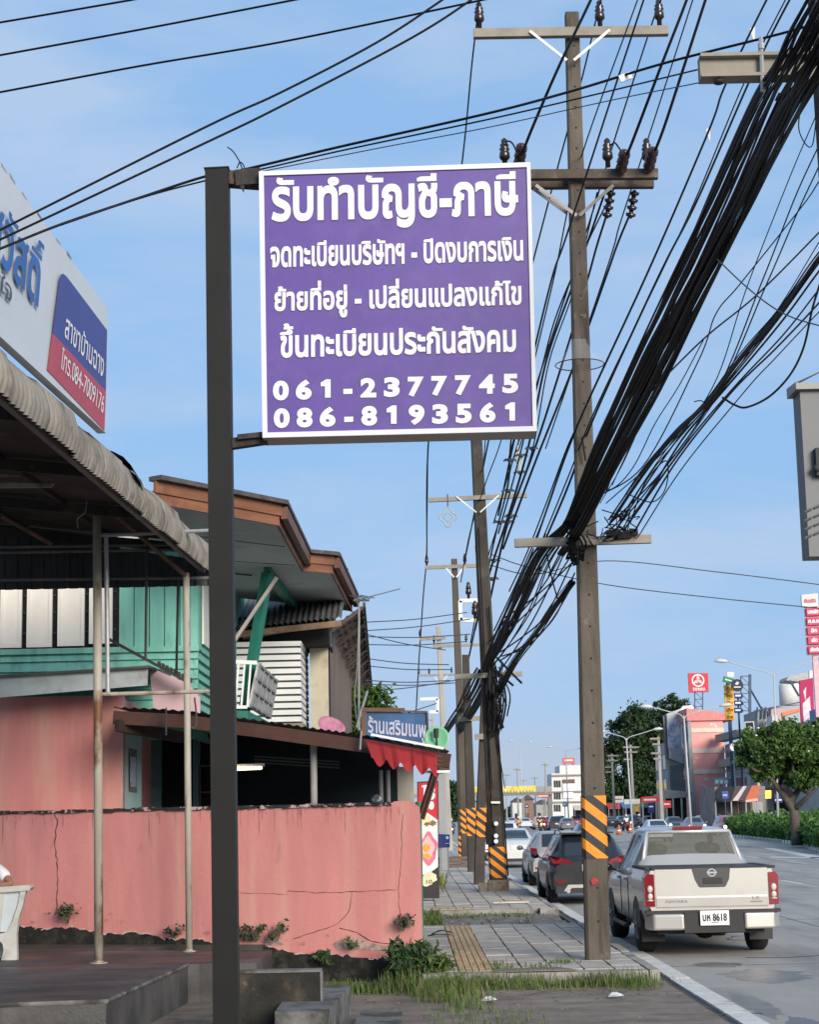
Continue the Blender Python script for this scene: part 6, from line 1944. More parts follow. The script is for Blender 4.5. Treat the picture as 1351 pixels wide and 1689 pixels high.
def motorbike(name, label, x, d, rz, body, shirt, group, shirtn, helmet=(.6, .6, .6)):
    g = gz(x, 1360, 0)
    t = thing('motorbike', label, 'motorbike', (0, 0, 0), group)
    m = MB(); m.tube([V(0, .3, .75), V(0, .62, .62), V(0, 1.0, .45), V(0, 1.35, .75), V(0, 1.5, 1.0)], [.1, .16, .1, .14, .06], 8); m.tube([V(0, .05, .72), V(0, .3, .78), V(0, .75, .74)], [.05, .13, .11], 8); m.build('body', pm('bike_' + '_'.join(str(int(c * 99)) for c in body), body, rough=.3, coat=.5), t, True)
    for y in (.28, 1.5):
        m = MB(); m.lathe([(.2, -.03), (.26, -.045), (.28, 0), (.26, .045), (.2, .03)], (0, y, .28), (1, 0, 0), 14); m.build('wheel', M_tyre, t)
    m = MB(); m.tube([V(-.33, 1.25, 1.02), V(0, 1.4, 1.0), V(.33, 1.25, 1.02)], .018, 6); m.build('handlebar', M_trim, t)
    m = MB(); m.ball((0, 1.55, .85), (.08, .06, .08)); m.build('headlight', M_head, t)
    m = MB(); m.ball((0, -.02, .7), (.08, .04, .05)); m.build('tail_light', M_tail, t)
    x_ = at(x, 1345, d).x
    t.location = (x_, d, 0); t.rotation_euler = (0, 0, rz)
    p = thing('person', shirtn, 'person', (0, 0, 0), 'motorbike riders')
    nodes = [(0, .45, .88, .15), (0, .5, 1.05, .15), (0, .52, 1.28, .17), (0, .55, 1.44, .07), (0, .57, 1.5, .065), (0, .58, 1.6, .1),
             (-.18, .54, 1.36, .07), (-.3, .75, 1.15, .05), (-.28, 1.18, 1.06, .04), (.18, .54, 1.36, .07), (.3, .75, 1.15, .05), (.28, 1.18, 1.06, .04),
             (-.14, .55, .85, .1), (-.2, .92, .78, .075), (-.18, .82, .36, .05), (.14, .55, .85, .1), (.2, .92, .78, .075), (.18, .82, .36, .05)]
    edges = [(0, 1), (1, 2), (2, 3), (3, 4), (4, 5), (2, 6), (6, 7), (7, 8), (2, 9), (9, 10), (10, 11), (0, 12), (12, 13), (13, 14), (0, 15), (15, 16), (16, 17)]
    skin_body('body', nodes, edges, pm('rider_trousers', (.03, .035, .05), var=.2), p, 1)
    nodes = [(0, .46, .92, .165), (0, .5, 1.06, .165), (0, .52, 1.3, .185), (-.19, .54, 1.36, .085), (-.28, .7, 1.2, .07), (.19, .54, 1.36, .085), (.28, .7, 1.2, .07)]
    skin_body('shirt', nodes, [(0, 1), (1, 2), (2, 3), (3, 4), (2, 5), (5, 6)], pm('shirt_' + '_'.join(str(int(c * 99)) for c in shirt), shirt, var=.1), p, 1)
    m = MB(); m.ball((0, .57, 1.64), (.125, .15, .135)); m.build('helmet', pm('helmet_' + '_'.join(str(int(c * 99)) for c in helmet), helmet, rough=.25), p, True)
    m = MB(); m.ball((0, .67, 1.6), (.08, .06, .07)); m.build('face', M_skin, p, True)
    p.location = t.location; p.rotation_euler = t.rotation_euler
    return t
GM = 'motorbikes in the distant traffic'
motorbike('m', 'cream motorbike under a rider in orange, left of the distant traffic', 858, 205, R(20), (.6, .55, .45), (.7, .25, .03), GM, 'motorbike rider in an orange shirt on a cream motorbike')
motorbike('m', 'red motorbike ridden towards us in the middle of the distant road', 900, 200, R(170), (.45, .02, .03), (.5, .03, .04), GM, 'motorbike rider in a red shirt in the middle of the road')
motorbike('m', 'yellow motorbike beside the red one on the distant road', 889, 203, R(185), (.6, .35, .05), (.7, .45, .1), GM, 'motorbike rider in a yellow shirt beside the red motorbike')
motorbike('m', 'white motorbike with a white shirted rider below the big dark tree', 1036, 190, R(15), (.6, .08, .08), (.7, .7, .7), GM, 'motorbike rider in a white shirt below the big dark tree')
motorbike('m', 'dark motorbike near the parked black car under the big tree', 1062, 200, R(60), (.03, .03, .04), (.1, .1, .12), GM, 'motorbike rider in dark clothes under the big tree')
motorbike('m', 'dark blue motorbike seen past the food banner on the left', 744, 158, R(180), (.03, .04, .12), (.08, .1, .25), GM, 'motorbike rider in dark blue seen past the food banner')
motorbike('m', 'black motorbike behind the hedge near the flowering tree', 1286, 142, R(80), (.02, .02, .02), (.02, .02, .025), GM, 'motorbike rider in black behind the hedge')
motorbike('m', 'white scooter behind the hedge just left of the flowering tree trunk', 1302, 140, R(75), (.7, .7, .7), (.25, .04, .05), GM, 'motorbike rider in dark red on the white scooter')

# ------------------------------------------------------------------ bench and the seated person at the left edge
DB = gz(20, 1583, ZP).y
t = thing('stone_bench', 'pale stone bench with a slab backrest at the left edge of the platform', 'bench', gz(-40, 1583, ZP))
M_stone = pm('pale_stone', (.5, .49, .45), rough=.6, var=.12, scale=6, dirt=((.28, .25, .2), 4, .55, .75))
M_stoneb = pm('blue_white_stone', (.5, .56, .58), rough=.5, var=.08, scale=3)
def bq(x, y, o=0.0): return at(x, y, DB + o)
m = MB(); m.prism([bq(-230, 1478), bq(48, 1459), bq(52, 1463), bq(48, 1468), bq(-230, 1488)], (0, .2, .0)); m.build('back_cap', M_stone, t)
m = MB(); m.prism([bq(-225, 1486, .06), bq(36, 1470, .06), bq(14, 1536, .06), bq(-225, 1545, .06)], (0, .07, 0)); m.build('backrest', M_stoneb, t)
for dx in (0, -205):
    m = MB(); out = [(34, 1467), (43, 1467), (38, 1490), (31, 1512), (27, 1540), (28, 1583), (2, 1583), (6, 1566), (4, 1556), (-2, 1550), (-4, 1541), (12, 1536), (20, 1520), (30, 1490)]
    m.prism([bq(x + dx, y, .02) for x, y in out], (0, .1, 0)); m.build('leg', M_stone, t)
m = MB(); q = bq(-4, 1480, .03); m.prism([bq(-4, 1474, .03), bq(6, 1473, .03), bq(0, 1536, .03), bq(-10, 1537, .03)], (0, .03, 0)); m.build('back_rib', M_stone, t)
m = MB(); m.bx(bq(-230, 1540).x, bq(12, 1540).x, DB + .12, DB + .55, bq(0, 1545).z - .03, bq(0, 1545).z + .04); m.build('seat', M_stone, t)
m = MB(); m.prism([bq(-225, 1545, .45), bq(-200, 1545, .45), bq(-205, 1583, .45), bq(-222, 1583, .45)], (0, .1, 0)); m.prism([bq(-10, 1545, .45), bq(12, 1545, .45), bq(10, 1583, .45), bq(-4, 1583, .45)], (0, .1, 0)); m.build('front_leg', M_stone, t)
sc_ = DB / 2960
sz = bq(0, 1545).z + .04
def pw_(x, y, o): return at(x, y, DB + o)
el = pw_(20, 1457, .1); hd = pw_(-22, 1461, .12); shd = pw_(-8, 1428, .3)
cx = shd.x - .2
p = thing('person', 'person in a white short sleeved shirt leaning an arm on the stone bench', 'person', (cx, DB + .4, sz))
o = ORI[p.name]
def L_(v): return (v.x - o.x, v.y - o.y, v.z - o.z)
hips = V(cx - .02, DB + .36, sz + .12); wst = V(cx, DB + .37, sz + .3); ch = V(cx, DB + .36, sz + .5); nk = V(cx - .01, DB + .38, sz + .66); hb = V(cx - .01, DB + .4, sz + .78)
N = [L_(hips) + (.15,), L_(wst) + (.135,), L_(ch) + (.16,), L_(nk) + (.058,), L_(hb) + (.075,),
     L_(shd) + (.06,), L_(V((shd.x + el.x) / 2, (shd.y + el.y) / 2, (shd.z + el.z) / 2)) + (.047,), L_(el) + (.04,), L_(el.lerp(hd, .55)) + (.036,), L_(hd) + (.026,),
     L_(V(cx - .2, DB + .3, sz + .54)) + (.06,), L_(V(cx - .36, DB + .3, sz + .35)) + (.045,), L_(V(cx - .3, DB + .62, sz + .2)) + (.03,),
     L_(V(cx - .1, DB + .42, sz + .1)) + (.09,), L_(V(cx - .14, DB + .84, sz + .08)) + (.07,), L_(V(cx - .14, DB + .88, ZP + .1)) + (.045,), L_(V(cx - .14, DB + 1.05, ZP + .04)) + (.035,),
     L_(V(cx + .1, DB + .42, sz + .1)) + (.09,), L_(V(cx + .12, DB + .84, sz + .08)) + (.07,), L_(V(cx + .12, DB + .88, ZP + .1)) + (.045,), L_(V(cx + .12, DB + 1.05, ZP + .04)) + (.035,)]
E_ = [(0, 1), (1, 2), (2, 3), (3, 4), (2, 5), (5, 6), (6, 7), (7, 8), (8, 9), (2, 10), (10, 11), (11, 12), (0, 13), (13, 14), (14, 15), (15, 16), (0, 17), (17, 18), (18, 19), (19, 20)]
# five fingers and a thumb side for the hand that rests on the slab
hx = V(-1, 0, 0)
for i, (ln, off) in enumerate(((.07, .03), (.08, .012), (.075, -.006), (.06, -.024))):
    b_ = hd + V(-.04, off, -.004); N.append(L_(b_) + (.011,)); N.append(L_(b_ + V(-ln * .5, off * .2, -.002)) + (.0095,)); N.append(L_(b_ + V(-ln, off * .3, -.016)) + (.008,))
    k = len(N); E_ += [(9, k - 3), (k - 3, k - 2), (k - 2, k - 1)]
b_ = hd + V(-.0, .035, .0); N.append(L_(b_) + (.012,)); N.append(L_(b_ + V(-.04, .025, -.006)) + (.01,)); k = len(N); E_ += [(9, k - 2), (k - 2, k - 1)]
skin_body('body', N, E_, M_skin, p, 2)
S = [L_(hips - V(0, 0, .03)) + (.165,), L_(wst) + (.155,), L_(ch) + (.185,), L_(ch + V(0, 0, .1)) + (.12,), L_(shd) + (.085,), L_(shd.lerp(el, .42)) + (.08,), L_(shd.lerp(el, .72)) + (.085,), L_(V(cx - .2, DB + .3, sz + .54)) + (.085,), L_(V(cx - .3, DB + .3, sz + .42)) + (.075,)]
skin_body('shirt', S, [(0, 1), (1, 2), (2, 3), (2, 4), (4, 5), (5, 6), (2, 7), (7, 8)], pm('white_shirt', (.74, .74, .76), rough=.85, var=.05, scale=9, bump=.3), p, 2)
T = [N[0][:3] + (.17,), N[13][:3] + (.11,), N[14][:3] + (.09,), N[15][:3] + (.07,), N[17][:3] + (.11,), N[18][:3] + (.09,), N[19][:3] + (.07,)]
skin_body('trousers', T, [(0, 1), (1, 2), (2, 3), (0, 4), (4, 5), (5, 6)], pm('dark_trousers', (.03, .035, .05), var=.15), p, 2)
m = MB(); hc = hb + V(0, .03, .05); m.ball(hc, (.076, .095, .115), 14, 10); m.ball(hc + V(0, .092, -.015), (.014, .02, .025), 8, 6)
for s in (-1, 1): m.ball(hc + V(s * .078, -.005, -.01), (.012, .022, .033), 8, 6)
m.build('head', M_skin, p, True)
m = MB()
for s in (-1, 1): m.ball(hc + V(s * .032, .083, .012), (.013, .008, .008), 8, 6)
m.build('eye', pm('eye_dark', (.02, .015, .012), rough=.2), p, True)
m = MB(); m.ball(hc + V(0, .082, -.055), (.025, .01, .007), 8, 6); m.build('mouth', pm('lips', (.25, .08, .07)), p, True)
m = MB(); m.ball(hc + V(0, -.016, .03), (.086, .098, .1), 14, 10); m.build('hair', M_hair, p, True)
# ================================================================== VEGETATION
def leafmat(nm, a, b, c):
    """leaf colours that vary from clump to clump"""
    m = pm(nm, a, rough=.6, var=.35, scale=.9, dirt=(b, 2.6, .45, .65), dirt2=(c, 7, .6, .72), spec=.3)
    return m
def leaves(m, n, where, size, asp=.45, rnd=random, flat=.0):
    for _ in range(n):
        p = where()
        s = size * rnd.uniform(.6, 1.3)
        a = Vector((rnd.gauss(0, 1), rnd.gauss(0, 1), rnd.gauss(0, 1) * (1 - flat)))
        if a.length < .01: continue
        a.normalize()
        b = a.cross(Vector((rnd.gauss(0, 1), rnd.gauss(0, 1), rnd.gauss(0, 1))))
        if b.length < .01: continue
        b.normalize(); b *= s * asp; a = a * s
        c = a.cross(b).normalized() * s * .12
        m.add([p - a, p + b - c, p + a, p - b - c], [(0, 1, 2, 3)])
def clumps(rnd, c, r, n, shell=.55, squash=1.0):
    out = []
    while len(out) < n:
        v = Vector((rnd.uniform(-1, 1), rnd.uniform(-1, 1), rnd.uniform(-1, 1)))
        if shell < v.length < 1:
            out.append(Vector(c) + Vector((v.x * r[0], v.y * r[1], v.z * r[2])))
    return out
def tree(name, label, base, crowns, n, size, mat, trunk_r, limbs, seed, bark, clump=(60, .22), group=None, cat='tree'):
    rnd = random.Random(seed)
    t = thing(name, label, cat, base, group)
    m = MB()
    for P, rs in limbs: m.tube(crom(P, 4), [rs[0] + (rs[1] - rs[0]) * i / ((len(P) - 1) * 4) for i in range((len(P) - 1) * 4 + 1)], 7)
    m.build('trunk', bark, t, True)
    m = MB()
    tot = sum(c[1][0] * c[1][2] for c in crowns)
    for c, r in crowns:
        nn = int(n * r[0] * r[2] / tot)
        cl = clumps(rnd, c, r, clump[0])
        cr = clump[1] * (r[0] + r[2])
        rr = [cr * rnd.uniform(.6, 1.25) for _ in cl]
        def where():
            i = rnd.randrange(len(cl)); v = Vector((rnd.gauss(0, .45), rnd.gauss(0, .45), rnd.gauss(0, .38)))
            return cl[i] + v * rr[i]
        leaves(m, nn, where, size, .45, rnd)
    m.build('crown', mat, t)
    return t
M_bark = pm('bark', (.09, .075, .06), rough=.9, var=.3, scale=4, bump=.5)
M_leafd = leafmat('dark_leaves', (.02, .045, .016), (.033, .065, .02), (.06, .09, .028))
M_leafm = leafmat('mid_leaves', (.045, .095, .018), (.08, .15, .03), (.15, .19, .05))
M_leafl = leafmat('hedge_leaves', (.045, .11, .018), (.07, .16, .03), (.1, .17, .045))
M_grass = leafmat('grass_blades', (.07, .11, .026), (.1, .15, .035), (.18, .18, .06))
M_weed = leafmat('weed_leaves', (.028, .06, .02), (.045, .085, .028), (.08, .11, .045))

# flowering tree on the central reserve
d = 95.0
bs = gz(1313, 1385, .15); bs = V(at(1313, 1368, d).x, d, .1)
def tq(x, y, o=0): return at(x, y, d + o)
lm = [([bs, tq(1310, 1340), tq(1300, 1322)], (.3, .22)), ([tq(1303, 1326), tq(1284, 1300), tq(1262, 1272, -.6), tq(1240, 1240)], (.2, .06)), ([tq(1302, 1325), tq(1318, 1300, .5), tq(1332, 1270), tq(1345, 1240)], (.2, .06)), ([tq(1284, 1300), tq(1292, 1270, 1), tq(1286, 1235, 1)], (.12, .05)), ([tq(1310, 1335), tq(1336, 1310, -1), tq(1360, 1285, -1)], (.16, .06)), ([tq(1262, 1272), tq(1245, 1270, -1), tq(1228, 1252)], (.08, .03)), ([tq(1318, 1300), tq(1308, 1270, -1), tq(1310, 1230)], (.1, .04))]
fc_ = [(tq(1255, 1238), (1.35, 1.6, 1.2)), (tq(1300, 1235), (1.7, 2.0, 1.35)), (tq(1350, 1235), (1.9, 2.2, 1.5)), (tq(1330, 1285, -.5), (1.1, 1.2, .5)), (tq(1262, 1275), (.8, 1.0, .55))]
ft = tree('flowering_tree', 'low spreading tree with small white flowers on the central reserve at the right edge', bs, fc_, 26000, .14, M_leafm, .3, lm, 5, M_bark, (70, .13))
m = MB()
for i in range(16):
    c_, r_ = random.choice(fc_[:3]); v = Vector((random.gauss(0, 1), random.gauss(-.6, .6), random.gauss(.3, .8))).normalized()
    m.ball(c_ + V(v.x * r_[0], v.y * r_[1], v.z * r_[2]), (.07, .07, .05), 6, 4)
m.build('flower', pm('petal_white', (.75, .73, .62)), ft)
# big dark tree in the distance
d = 290.0
def tq(x, y, o=0): return at(x, y, d + o)
bs = V(tq(1055, 1345).x, d, 0)
tree('big_tree', 'tall dark green tree behind the street lamps on the right', bs, [(tq(1055, 1215), (5, 5, 4.8)), (tq(1032, 1270), (5.2, 5, 6)), (tq(1080, 1270), (6, 5, 7)), (tq(1058, 1310), (7, 5, 4.5)), (tq(1048, 1190), (2.6, 3, 2.4)), (tq(1105, 1168), (3.2, 3, 2.2)), (tq(1118, 1190), (3, 3, 3)), (tq(1040, 1328), (4.5, 4, 3))], 42000, .34, M_leafd, .5, [([bs, tq(1055, 1300), tq(1055, 1220)], (.6, .2))], 8, M_bark, (46, .15))
d = 420.0
bs = V(at(997, 1345, d).x, d, 0)
tree('street_tree', 'small dark tree beside the distant white facade', bs, [(at(999, 1315, d), (2.6, 2.5, 3.6))], 1500, .5, M_leafd, .3, [([bs, at(998, 1318, d)], (.25, .1))], 18, M_bark, (20, .25))
# tree behind the tiled eave on the left
d = 47.0
bs = V(at(612, 1220, d).x, d, 0)
tree('garden_tree', 'leafy green tree behind the blue board and tiled eave', bs, [(at(606, 1178, d), (.75, .8, .75)), (at(624, 1190, d), (.5, .6, .5)), (at(590, 1190, d), (.5, .6, .8))], 5200, .09, M_leafm, .1, [([bs, at(610, 1205, d), at(608, 1175, d)], (.08, .03))], 6, M_bark, (40, .2))
d = 170.0
bs = V(at(740, 1345, d).x, d, 0)
tree('roadside_tree', 'dark roadside tree seen between the food banner and the poles', bs, [(at(741, 1310, d), (.9, 1, 1.3)), (at(747, 1298, d), (.6, 1, .8)), (at(733, 1325, d), (.9, 1, .8))], 1800, .22, M_leafd, .1, [([bs, at(741, 1315, d)], (.12, .05))], 16, M_bark, (24, .25))

# hedge on the central reserve
isl = [gz(1196, 1378, 0), gz(1306, 1391, 0), gz(1351, 1402, 0), gz(1500, 1440, 0)]
lft = [V(p.x + 2.6 + (p.y - 60) * .012, p.y + 4, 0) for p in isl]
m = MB()
m.prism([V(p.x - .15, p.y, -.05) for p in isl] + [V(p.x + .2, p.y, -.05) for p in lft[::-1]], (0, 0, .2))
struct('median_island', m, M_kerb)
m = MB()
P = crom(isl, 40)
for i in range(0, len(P) - 1, 2):
    m.beam(P[i] + V(-.17, 0, .09), P[i + 1] + V(-.17, 0, .09), .06, .19)
struct('kerb_stripes', m, M_lane)
m = MB()
cen = crom([(a_ + b_) / 2 for a_, b_ in zip(isl, lft)], 24); wds = 1.35
rnd = random.Random(4)
def where():
    f = .22 + .78 * rnd.random(); i = (1 - f) * (len(cen) - 1.001); k = int(i); c = cen[k].lerp(cen[k + 1], i - k)
    h = 1.1 + .3 * math.sin(i * 1.7) + .3 * math.sin(i * 4.1 + 1) + .25 * math.sin(i * 9.3)
    u = rnd.uniform(-1, 1)
    return c + V(u * wds + rnd.gauss(0, .1), rnd.gauss(0, .3), .12 + h * (rnd.random() ** .6) * (1 - .25 * u * u))
leaves(m, 34000, where, .2, .42, rnd)
m_h = one('hedge', m, M_leafl, 'bushy green hedge along the central reserve on the right', 'hedge')
m = MB()
for a_, b_ in zip(cen[:-1], cen[1:]): m.beam(a_ + V(0, 0, .4), b_ + V(0, 0, .4), 1.7, .7)
struct('hedge_core', m, pm('hedge_core_green', (.02, .035, .012), var=.4, scale=2))  # dark green core block running inside the hedge leaves

# grass at the near end of the pavement
def blades(m, n, where, h, wdt, rnd):
    for _ in range(n):
        p = where(); g = rnd.uniform(0, 6.28); hh = h * rnd.uniform(.35, 1.25); ln = rnd.uniform(.1, .75) * hh
        a = V(math.cos(g) * wdt, math.sin(g) * wdt, 0); b = V(math.cos(g + 1.6) * ln, math.sin(g + 1.6) * ln, 0)
        mid = p + b * .35 + V(0, 0, hh * .65)
        m.add([p - a, p + a, mid + a * .7, mid - a * .7, p + b + V(0, 0, hh * .95)], [(0, 1, 2, 3), (3, 2, 4)])
rnd = random.Random(9)
m = MB()
cl = [(rnd.uniform(-.45, 2.75), 21.85 - abs(rnd.gauss(0, .3)), rnd.uniform(.03, .16), rnd.uniform(.05, .24)) for _ in range(85)] + [(.4 + rnd.gauss(0, .18), 20.6 + rnd.gauss(0, .6), rnd.uniform(.05, .14), rnd.uniform(.1, .3)) for _ in range(22)]
for x_, y_, r_, h_ in cl:
    blades(m, int(14 + 260 * r_), lambda: V(x_ + rnd.gauss(0, r_), y_ + rnd.gauss(0, r_), 0), h_, .0045, rnd)
blades(m, 500, lambda: V(rnd.uniform(-.3, 2.8), 21.6 + rnd.gauss(0, .25), 0), .06, .006, rnd)
def wg3():
    return V(rnd.uniform(.1, 1.3), 18.0 + rnd.gauss(0, .7), 0)
blades(m, 300, wg3, .08, .005, rnd)
dry = MB()
for x_, y_, r_, h_ in cl[::2]:
    blades(dry, int(6 + 90 * r_), lambda: V(x_ + rnd.gauss(0, r_ * 1.2), y_ + rnd.gauss(0, r_ * 1.2), 0), h_ * .9, .004, rnd)
for _ in range(240):                                    # dead leaves and chaff on the ground
    q = V(rnd.uniform(-.6, 2.9), 21.3 + rnd.gauss(0, .6), .012); g = rnd.uniform(0, 6.28); l_ = rnd.uniform(.015, .05)
    a_ = V(math.cos(g) * l_, math.sin(g) * l_, 0); b_ = V(-math.sin(g), math.cos(g), 0) * l_ * .4
    dry.add([q - a_, q + b_ + V(0, 0, .008), q + a_, q - b_ + V(0, 0, .004)], [(0, 1, 2, 3)])
tag(dry.build('dry_grass', pm('dry_blades', (.2, .17, .08), var=.4, scale=6), None), kind='stuff')
def wg4():
    return V(rnd.uniform(-1.4, .1), 21.6 + rnd.gauss(0, .28), 0)
blades(m, 900, wg4, .12, .008, rnd)
def wg5():
    return V(rnd.uniform(.1, .55), rnd.uniform(31.7, 36.5), .06)
blades(m, 700, wg5, .14, .012, rnd)
def wg6():
    return V(rnd.uniform(.6, 2.5), 35.4 + rnd.gauss(0, .3), .06)
blades(m, 180, wg6, .08, .012, rnd)
def wg7():
    a_ = rnd.choice(((1.1, 22.4), (1.55, 22.45), (1.9, 23.2), (1.0, 22.9))); return V(a_[0] + rnd.gauss(0, .1), a_[1] + rnd.gauss(0, .12), .15)
blades(m, 260, wg7, .07, .006, rnd)
tag(m.build('grass', M_grass, None), kind='stuff')
def bush(label, c, r, n, size, mat, seed, asp=.3, cat='plant', name='weed_plant', group=None):
    rn = random.Random(seed)
    t = thing(name, label, cat, (c[0], c[1], c[2]), group)
    m = MB()
    for i in range(7):
        g = rn.uniform(0, 6.28); e = V(c[0] + r[0] * .6 * math.cos(g), c[1] + r[1] * .6 * math.sin(g), c[2] + r[2] * rn.uniform(.9, 1.6)); m.tube([V(*c), V(*c).lerp(e, .5) + V(0, 0, .05), e], [.008, .006, .003], 4)
    m.build('stem', M_bark, t)
    cl = clumps(rn, (c[0], c[1], c[2] + r[2] * .95), r, 16, .3)
    m = MB()
    leaves(m, n, lambda: rn.choice(cl) + V(rn.gauss(0, r[0] * .2), rn.gauss(0, r[1] * .2), rn.gauss(0, r[2] * .22)), size, asp, rn)
    m.build('leaves', mat, t)
    return t
bush('bushy green weed against the right foot of the pink wall', (gz(672, 1606, 0).x, 22.15, 0), (.3, .25, .25), 1100, .075, M_weed, 1)
bush('leafy grass clump at the foot of the green post', (gz(706, 1600, .1).x, 22.3, .05), (.24, .25, .2), 800, .07, M_grass, 2)
def wallplant(x, y, r, label, seed, n=110, size=.035, mat=None):
    q = onpl(x, y, wp(0, 0, -.05), wn); rn = random.Random(seed)
    t = thing('wall_weed', label, 'plant', q, 'weeds growing out of the pink wall')
    m = MB()
    for i in range(5):
        e = q + V(rn.uniform(-r, r), -.06, rn.uniform(.3, 1.1) * r * 1.4); m.tube([q, q.lerp(e, .5) + V(0, -.03, .02), e], .004, 4)
        leaves(m, n // 5, lambda: e + V(rn.gauss(0, r * .28), rn.gauss(-.02, .03), rn.gauss(0, r * .25)), size, .5, rn)
    m.build('leaves', mat or pm('dusty_leaves', (.06, .075, .04), var=.4, scale=9), t)
wallplant(112, 1524, .15, 'dusty weed sprouting at the foot of the pink wall below the long crack', 3)
wallplant(288, 1545, .1, 'small dusty weed on the pink wall left of the thin post', 4, 60)
wallplant(402, 1553, .13, 'dark weed just right of the sign post on the pink wall', 5, 120)
wallplant(425, 1548, .1, 'pair of pale weeds on the pink wall beside the dark weed', 6, 60)
wallplant(458, 1552, .12, 'low creeping weed along the foot of the pink wall', 7, 70)
wallplant(580, 1566, .09, 'small green sprig hanging from the pink render near the broken patch', 8, 60, .03, M_weed)
wallplant(530, 1592, .1, 'bright green seedling on the black plinth', 9, 70, .045, M_weed)
wallplant(665, 1535, .13, 'reddish weed above the bushy weed at the right end of the pink wall', 10, 80, .035)
q = gz(722, 1478, .15)
t = thing('spiky_plant', 'small yellow green spiky plant beside the food banner', 'plant', (at(730, 1460, 44).x, 44.0, .15))
m = MB(); c0 = V(at(730, 1460, 44.0).x, 44.0, .16)
for i in range(26):
    g = random.uniform(0, 6.28); h = random.uniform(.25, .62); l = random.uniform(.1, .3)
    e = c0 + V(l * math.cos(g), l * math.sin(g), h); w_ = V(-math.sin(g), math.cos(g), 0) * .025
    mid = c0.lerp(e, .55) + V(0, 0, .08); m.add([c0, mid + w_, e, mid - w_], [(0, 1, 2, 3)])
m.build('leaves', leafmat('yellow_leaves', (.18, .2, .03), (.1, .16, .03), (.3, .2, .05)), t)
# litter and stones
for x, y, nm, lab in ((710, 1586, 'paper_scrap', 'white paper scrap caught in the grass by the pavement end'), (1015, 1644, 'paper_scrap', 'pale flattened scrap on the asphalt below the kerb end'), (806, 1651, 'paper_scrap', 'grey flattened scrap on the asphalt apron')):
    q = gz(x, y, .02 if y > 1600 else .2); m = MB(); m.add([q + V(-.08, -.04, .01), q + V(.09, -.05, .02), q + V(.07, .06, .035), q + V(-.02, .07, .05), q + V(-.07, .03, .015)], [(0, 1, 2, 3, 4)])
    m.prism([q + V(-.05, -.03, .03), q + V(.05, -.02, .035), q + V(.02, .05, .05)], (0, 0, .004)); one(nm, m, M_white2, lab, 'litter')
m = MB()
for i in range(60):
    q = V(random.uniform(.3, 2.7), random.uniform(31.8, 36.4), .07); m.ball(q, (random.uniform(.02, .06), random.uniform(.02, .05), random.uniform(.015, .04)), 6, 4)
for i in range(90):
    q = V(random.uniform(-1, 3), random.uniform(15, 21.6), .004); m.ball(q, (random.uniform(.008, .025),) * 2 + (.01,), 5, 3)
tag(m.build('rubble', M_gravel, None), kind='stuff')
m = MB(); m.tube(crom([gz(712, 1540, .17), gz(728, 1534, .26), gz(745, 1537, .2)], 4), .012, 5); m.tube(crom([gz(706, 1543, .17), gz(722, 1540, .2), gz(744, 1541, .18)], 4), .01, 5)
one('bent_rod', m, M_dpipe, 'bent dark iron rod sticking out at the edge of the pavement', 'rod')
m = MB(); q = gz(868, 1484, .15)
m.bx(2.55, 2.8, 36.3, 36.55, .0, .16); one('drain_block', m, [M_kerb], 'small square concrete block at the corner of the far pavement', 'block')
m = MB(); m.box((2.1, 38.6, .18), (.75, .16, .03)); one('loose_plank', m, pm('bleached_plank', (.5, .44, .34), var=.2), 'pale loose plank lying on the far pavement', 'plank')
for i in range(9):
    x = at(746, 1408, 66).x; m = MB(); m.beam(V(x - .55 + random.uniform(-.2, .2), 66 + (i % 3) * .2, .2 + (i // 3) * .13), V(x + .6 + random.uniform(-.2, .2), 66.3 + (i % 3) * .2, .22 + (i // 3) * .13), .16, .1)
    one('timber_piece', m, pm('old_timber', (.1, .065, .045), var=.5, scale=3), 'dark timber piece in the pile behind the food banner', 'timber', 'timber pile on the far pavement')
t = thing('blue_notice', 'dark blue board with a small round white emblem right of the food banner', 'notice board', at(733, 1396, 62))
m = MB(); m.prism([at(724, 1375, 62), at(742, 1376, 62), at(742, 1397, 62), at(724, 1398, 62)], (0, .05, 0)); bd = m.build('board', pm('navy', (.012, .03, .13), var=.15), t)
m = MB(); q = at(738, 1381, 62); m.lathe([(0, 0), (.055, 0), (.055, .01)], q + V(0, -.012, 0), (0, 1, 0), 14); m.bx(q.x - .07, q.x + .06, 61.985, 61.995, q.z - .2, q.z - .18); m.build('emblem', pm('pale_blue', (.35, .45, .62)), bd)
m = MB(); m.cyl(at(728, 1397, 62.05), V(at(728, 1397, 62.05).x, 62.05, .1), .03, None, 6); m.cyl(at(739, 1397, 62.05), V(at(739, 1397, 62.05).x, 62.05, .1), .03, None, 6); m.build('leg', M_galv, t)
t = thing('grey_pillar', 'plain pale grey pillar just right of the food banner', 'pillar', at(730, 1400, 63))
m = MB(); a = at(725, 1395, 63); b = at(735, 1272, 63); m.bx(a.x, b.x, 63, 63.2, .1, b.z); m.build('shaft', pm('pillar_grey', (.4, .4, .38), var=.08), t)

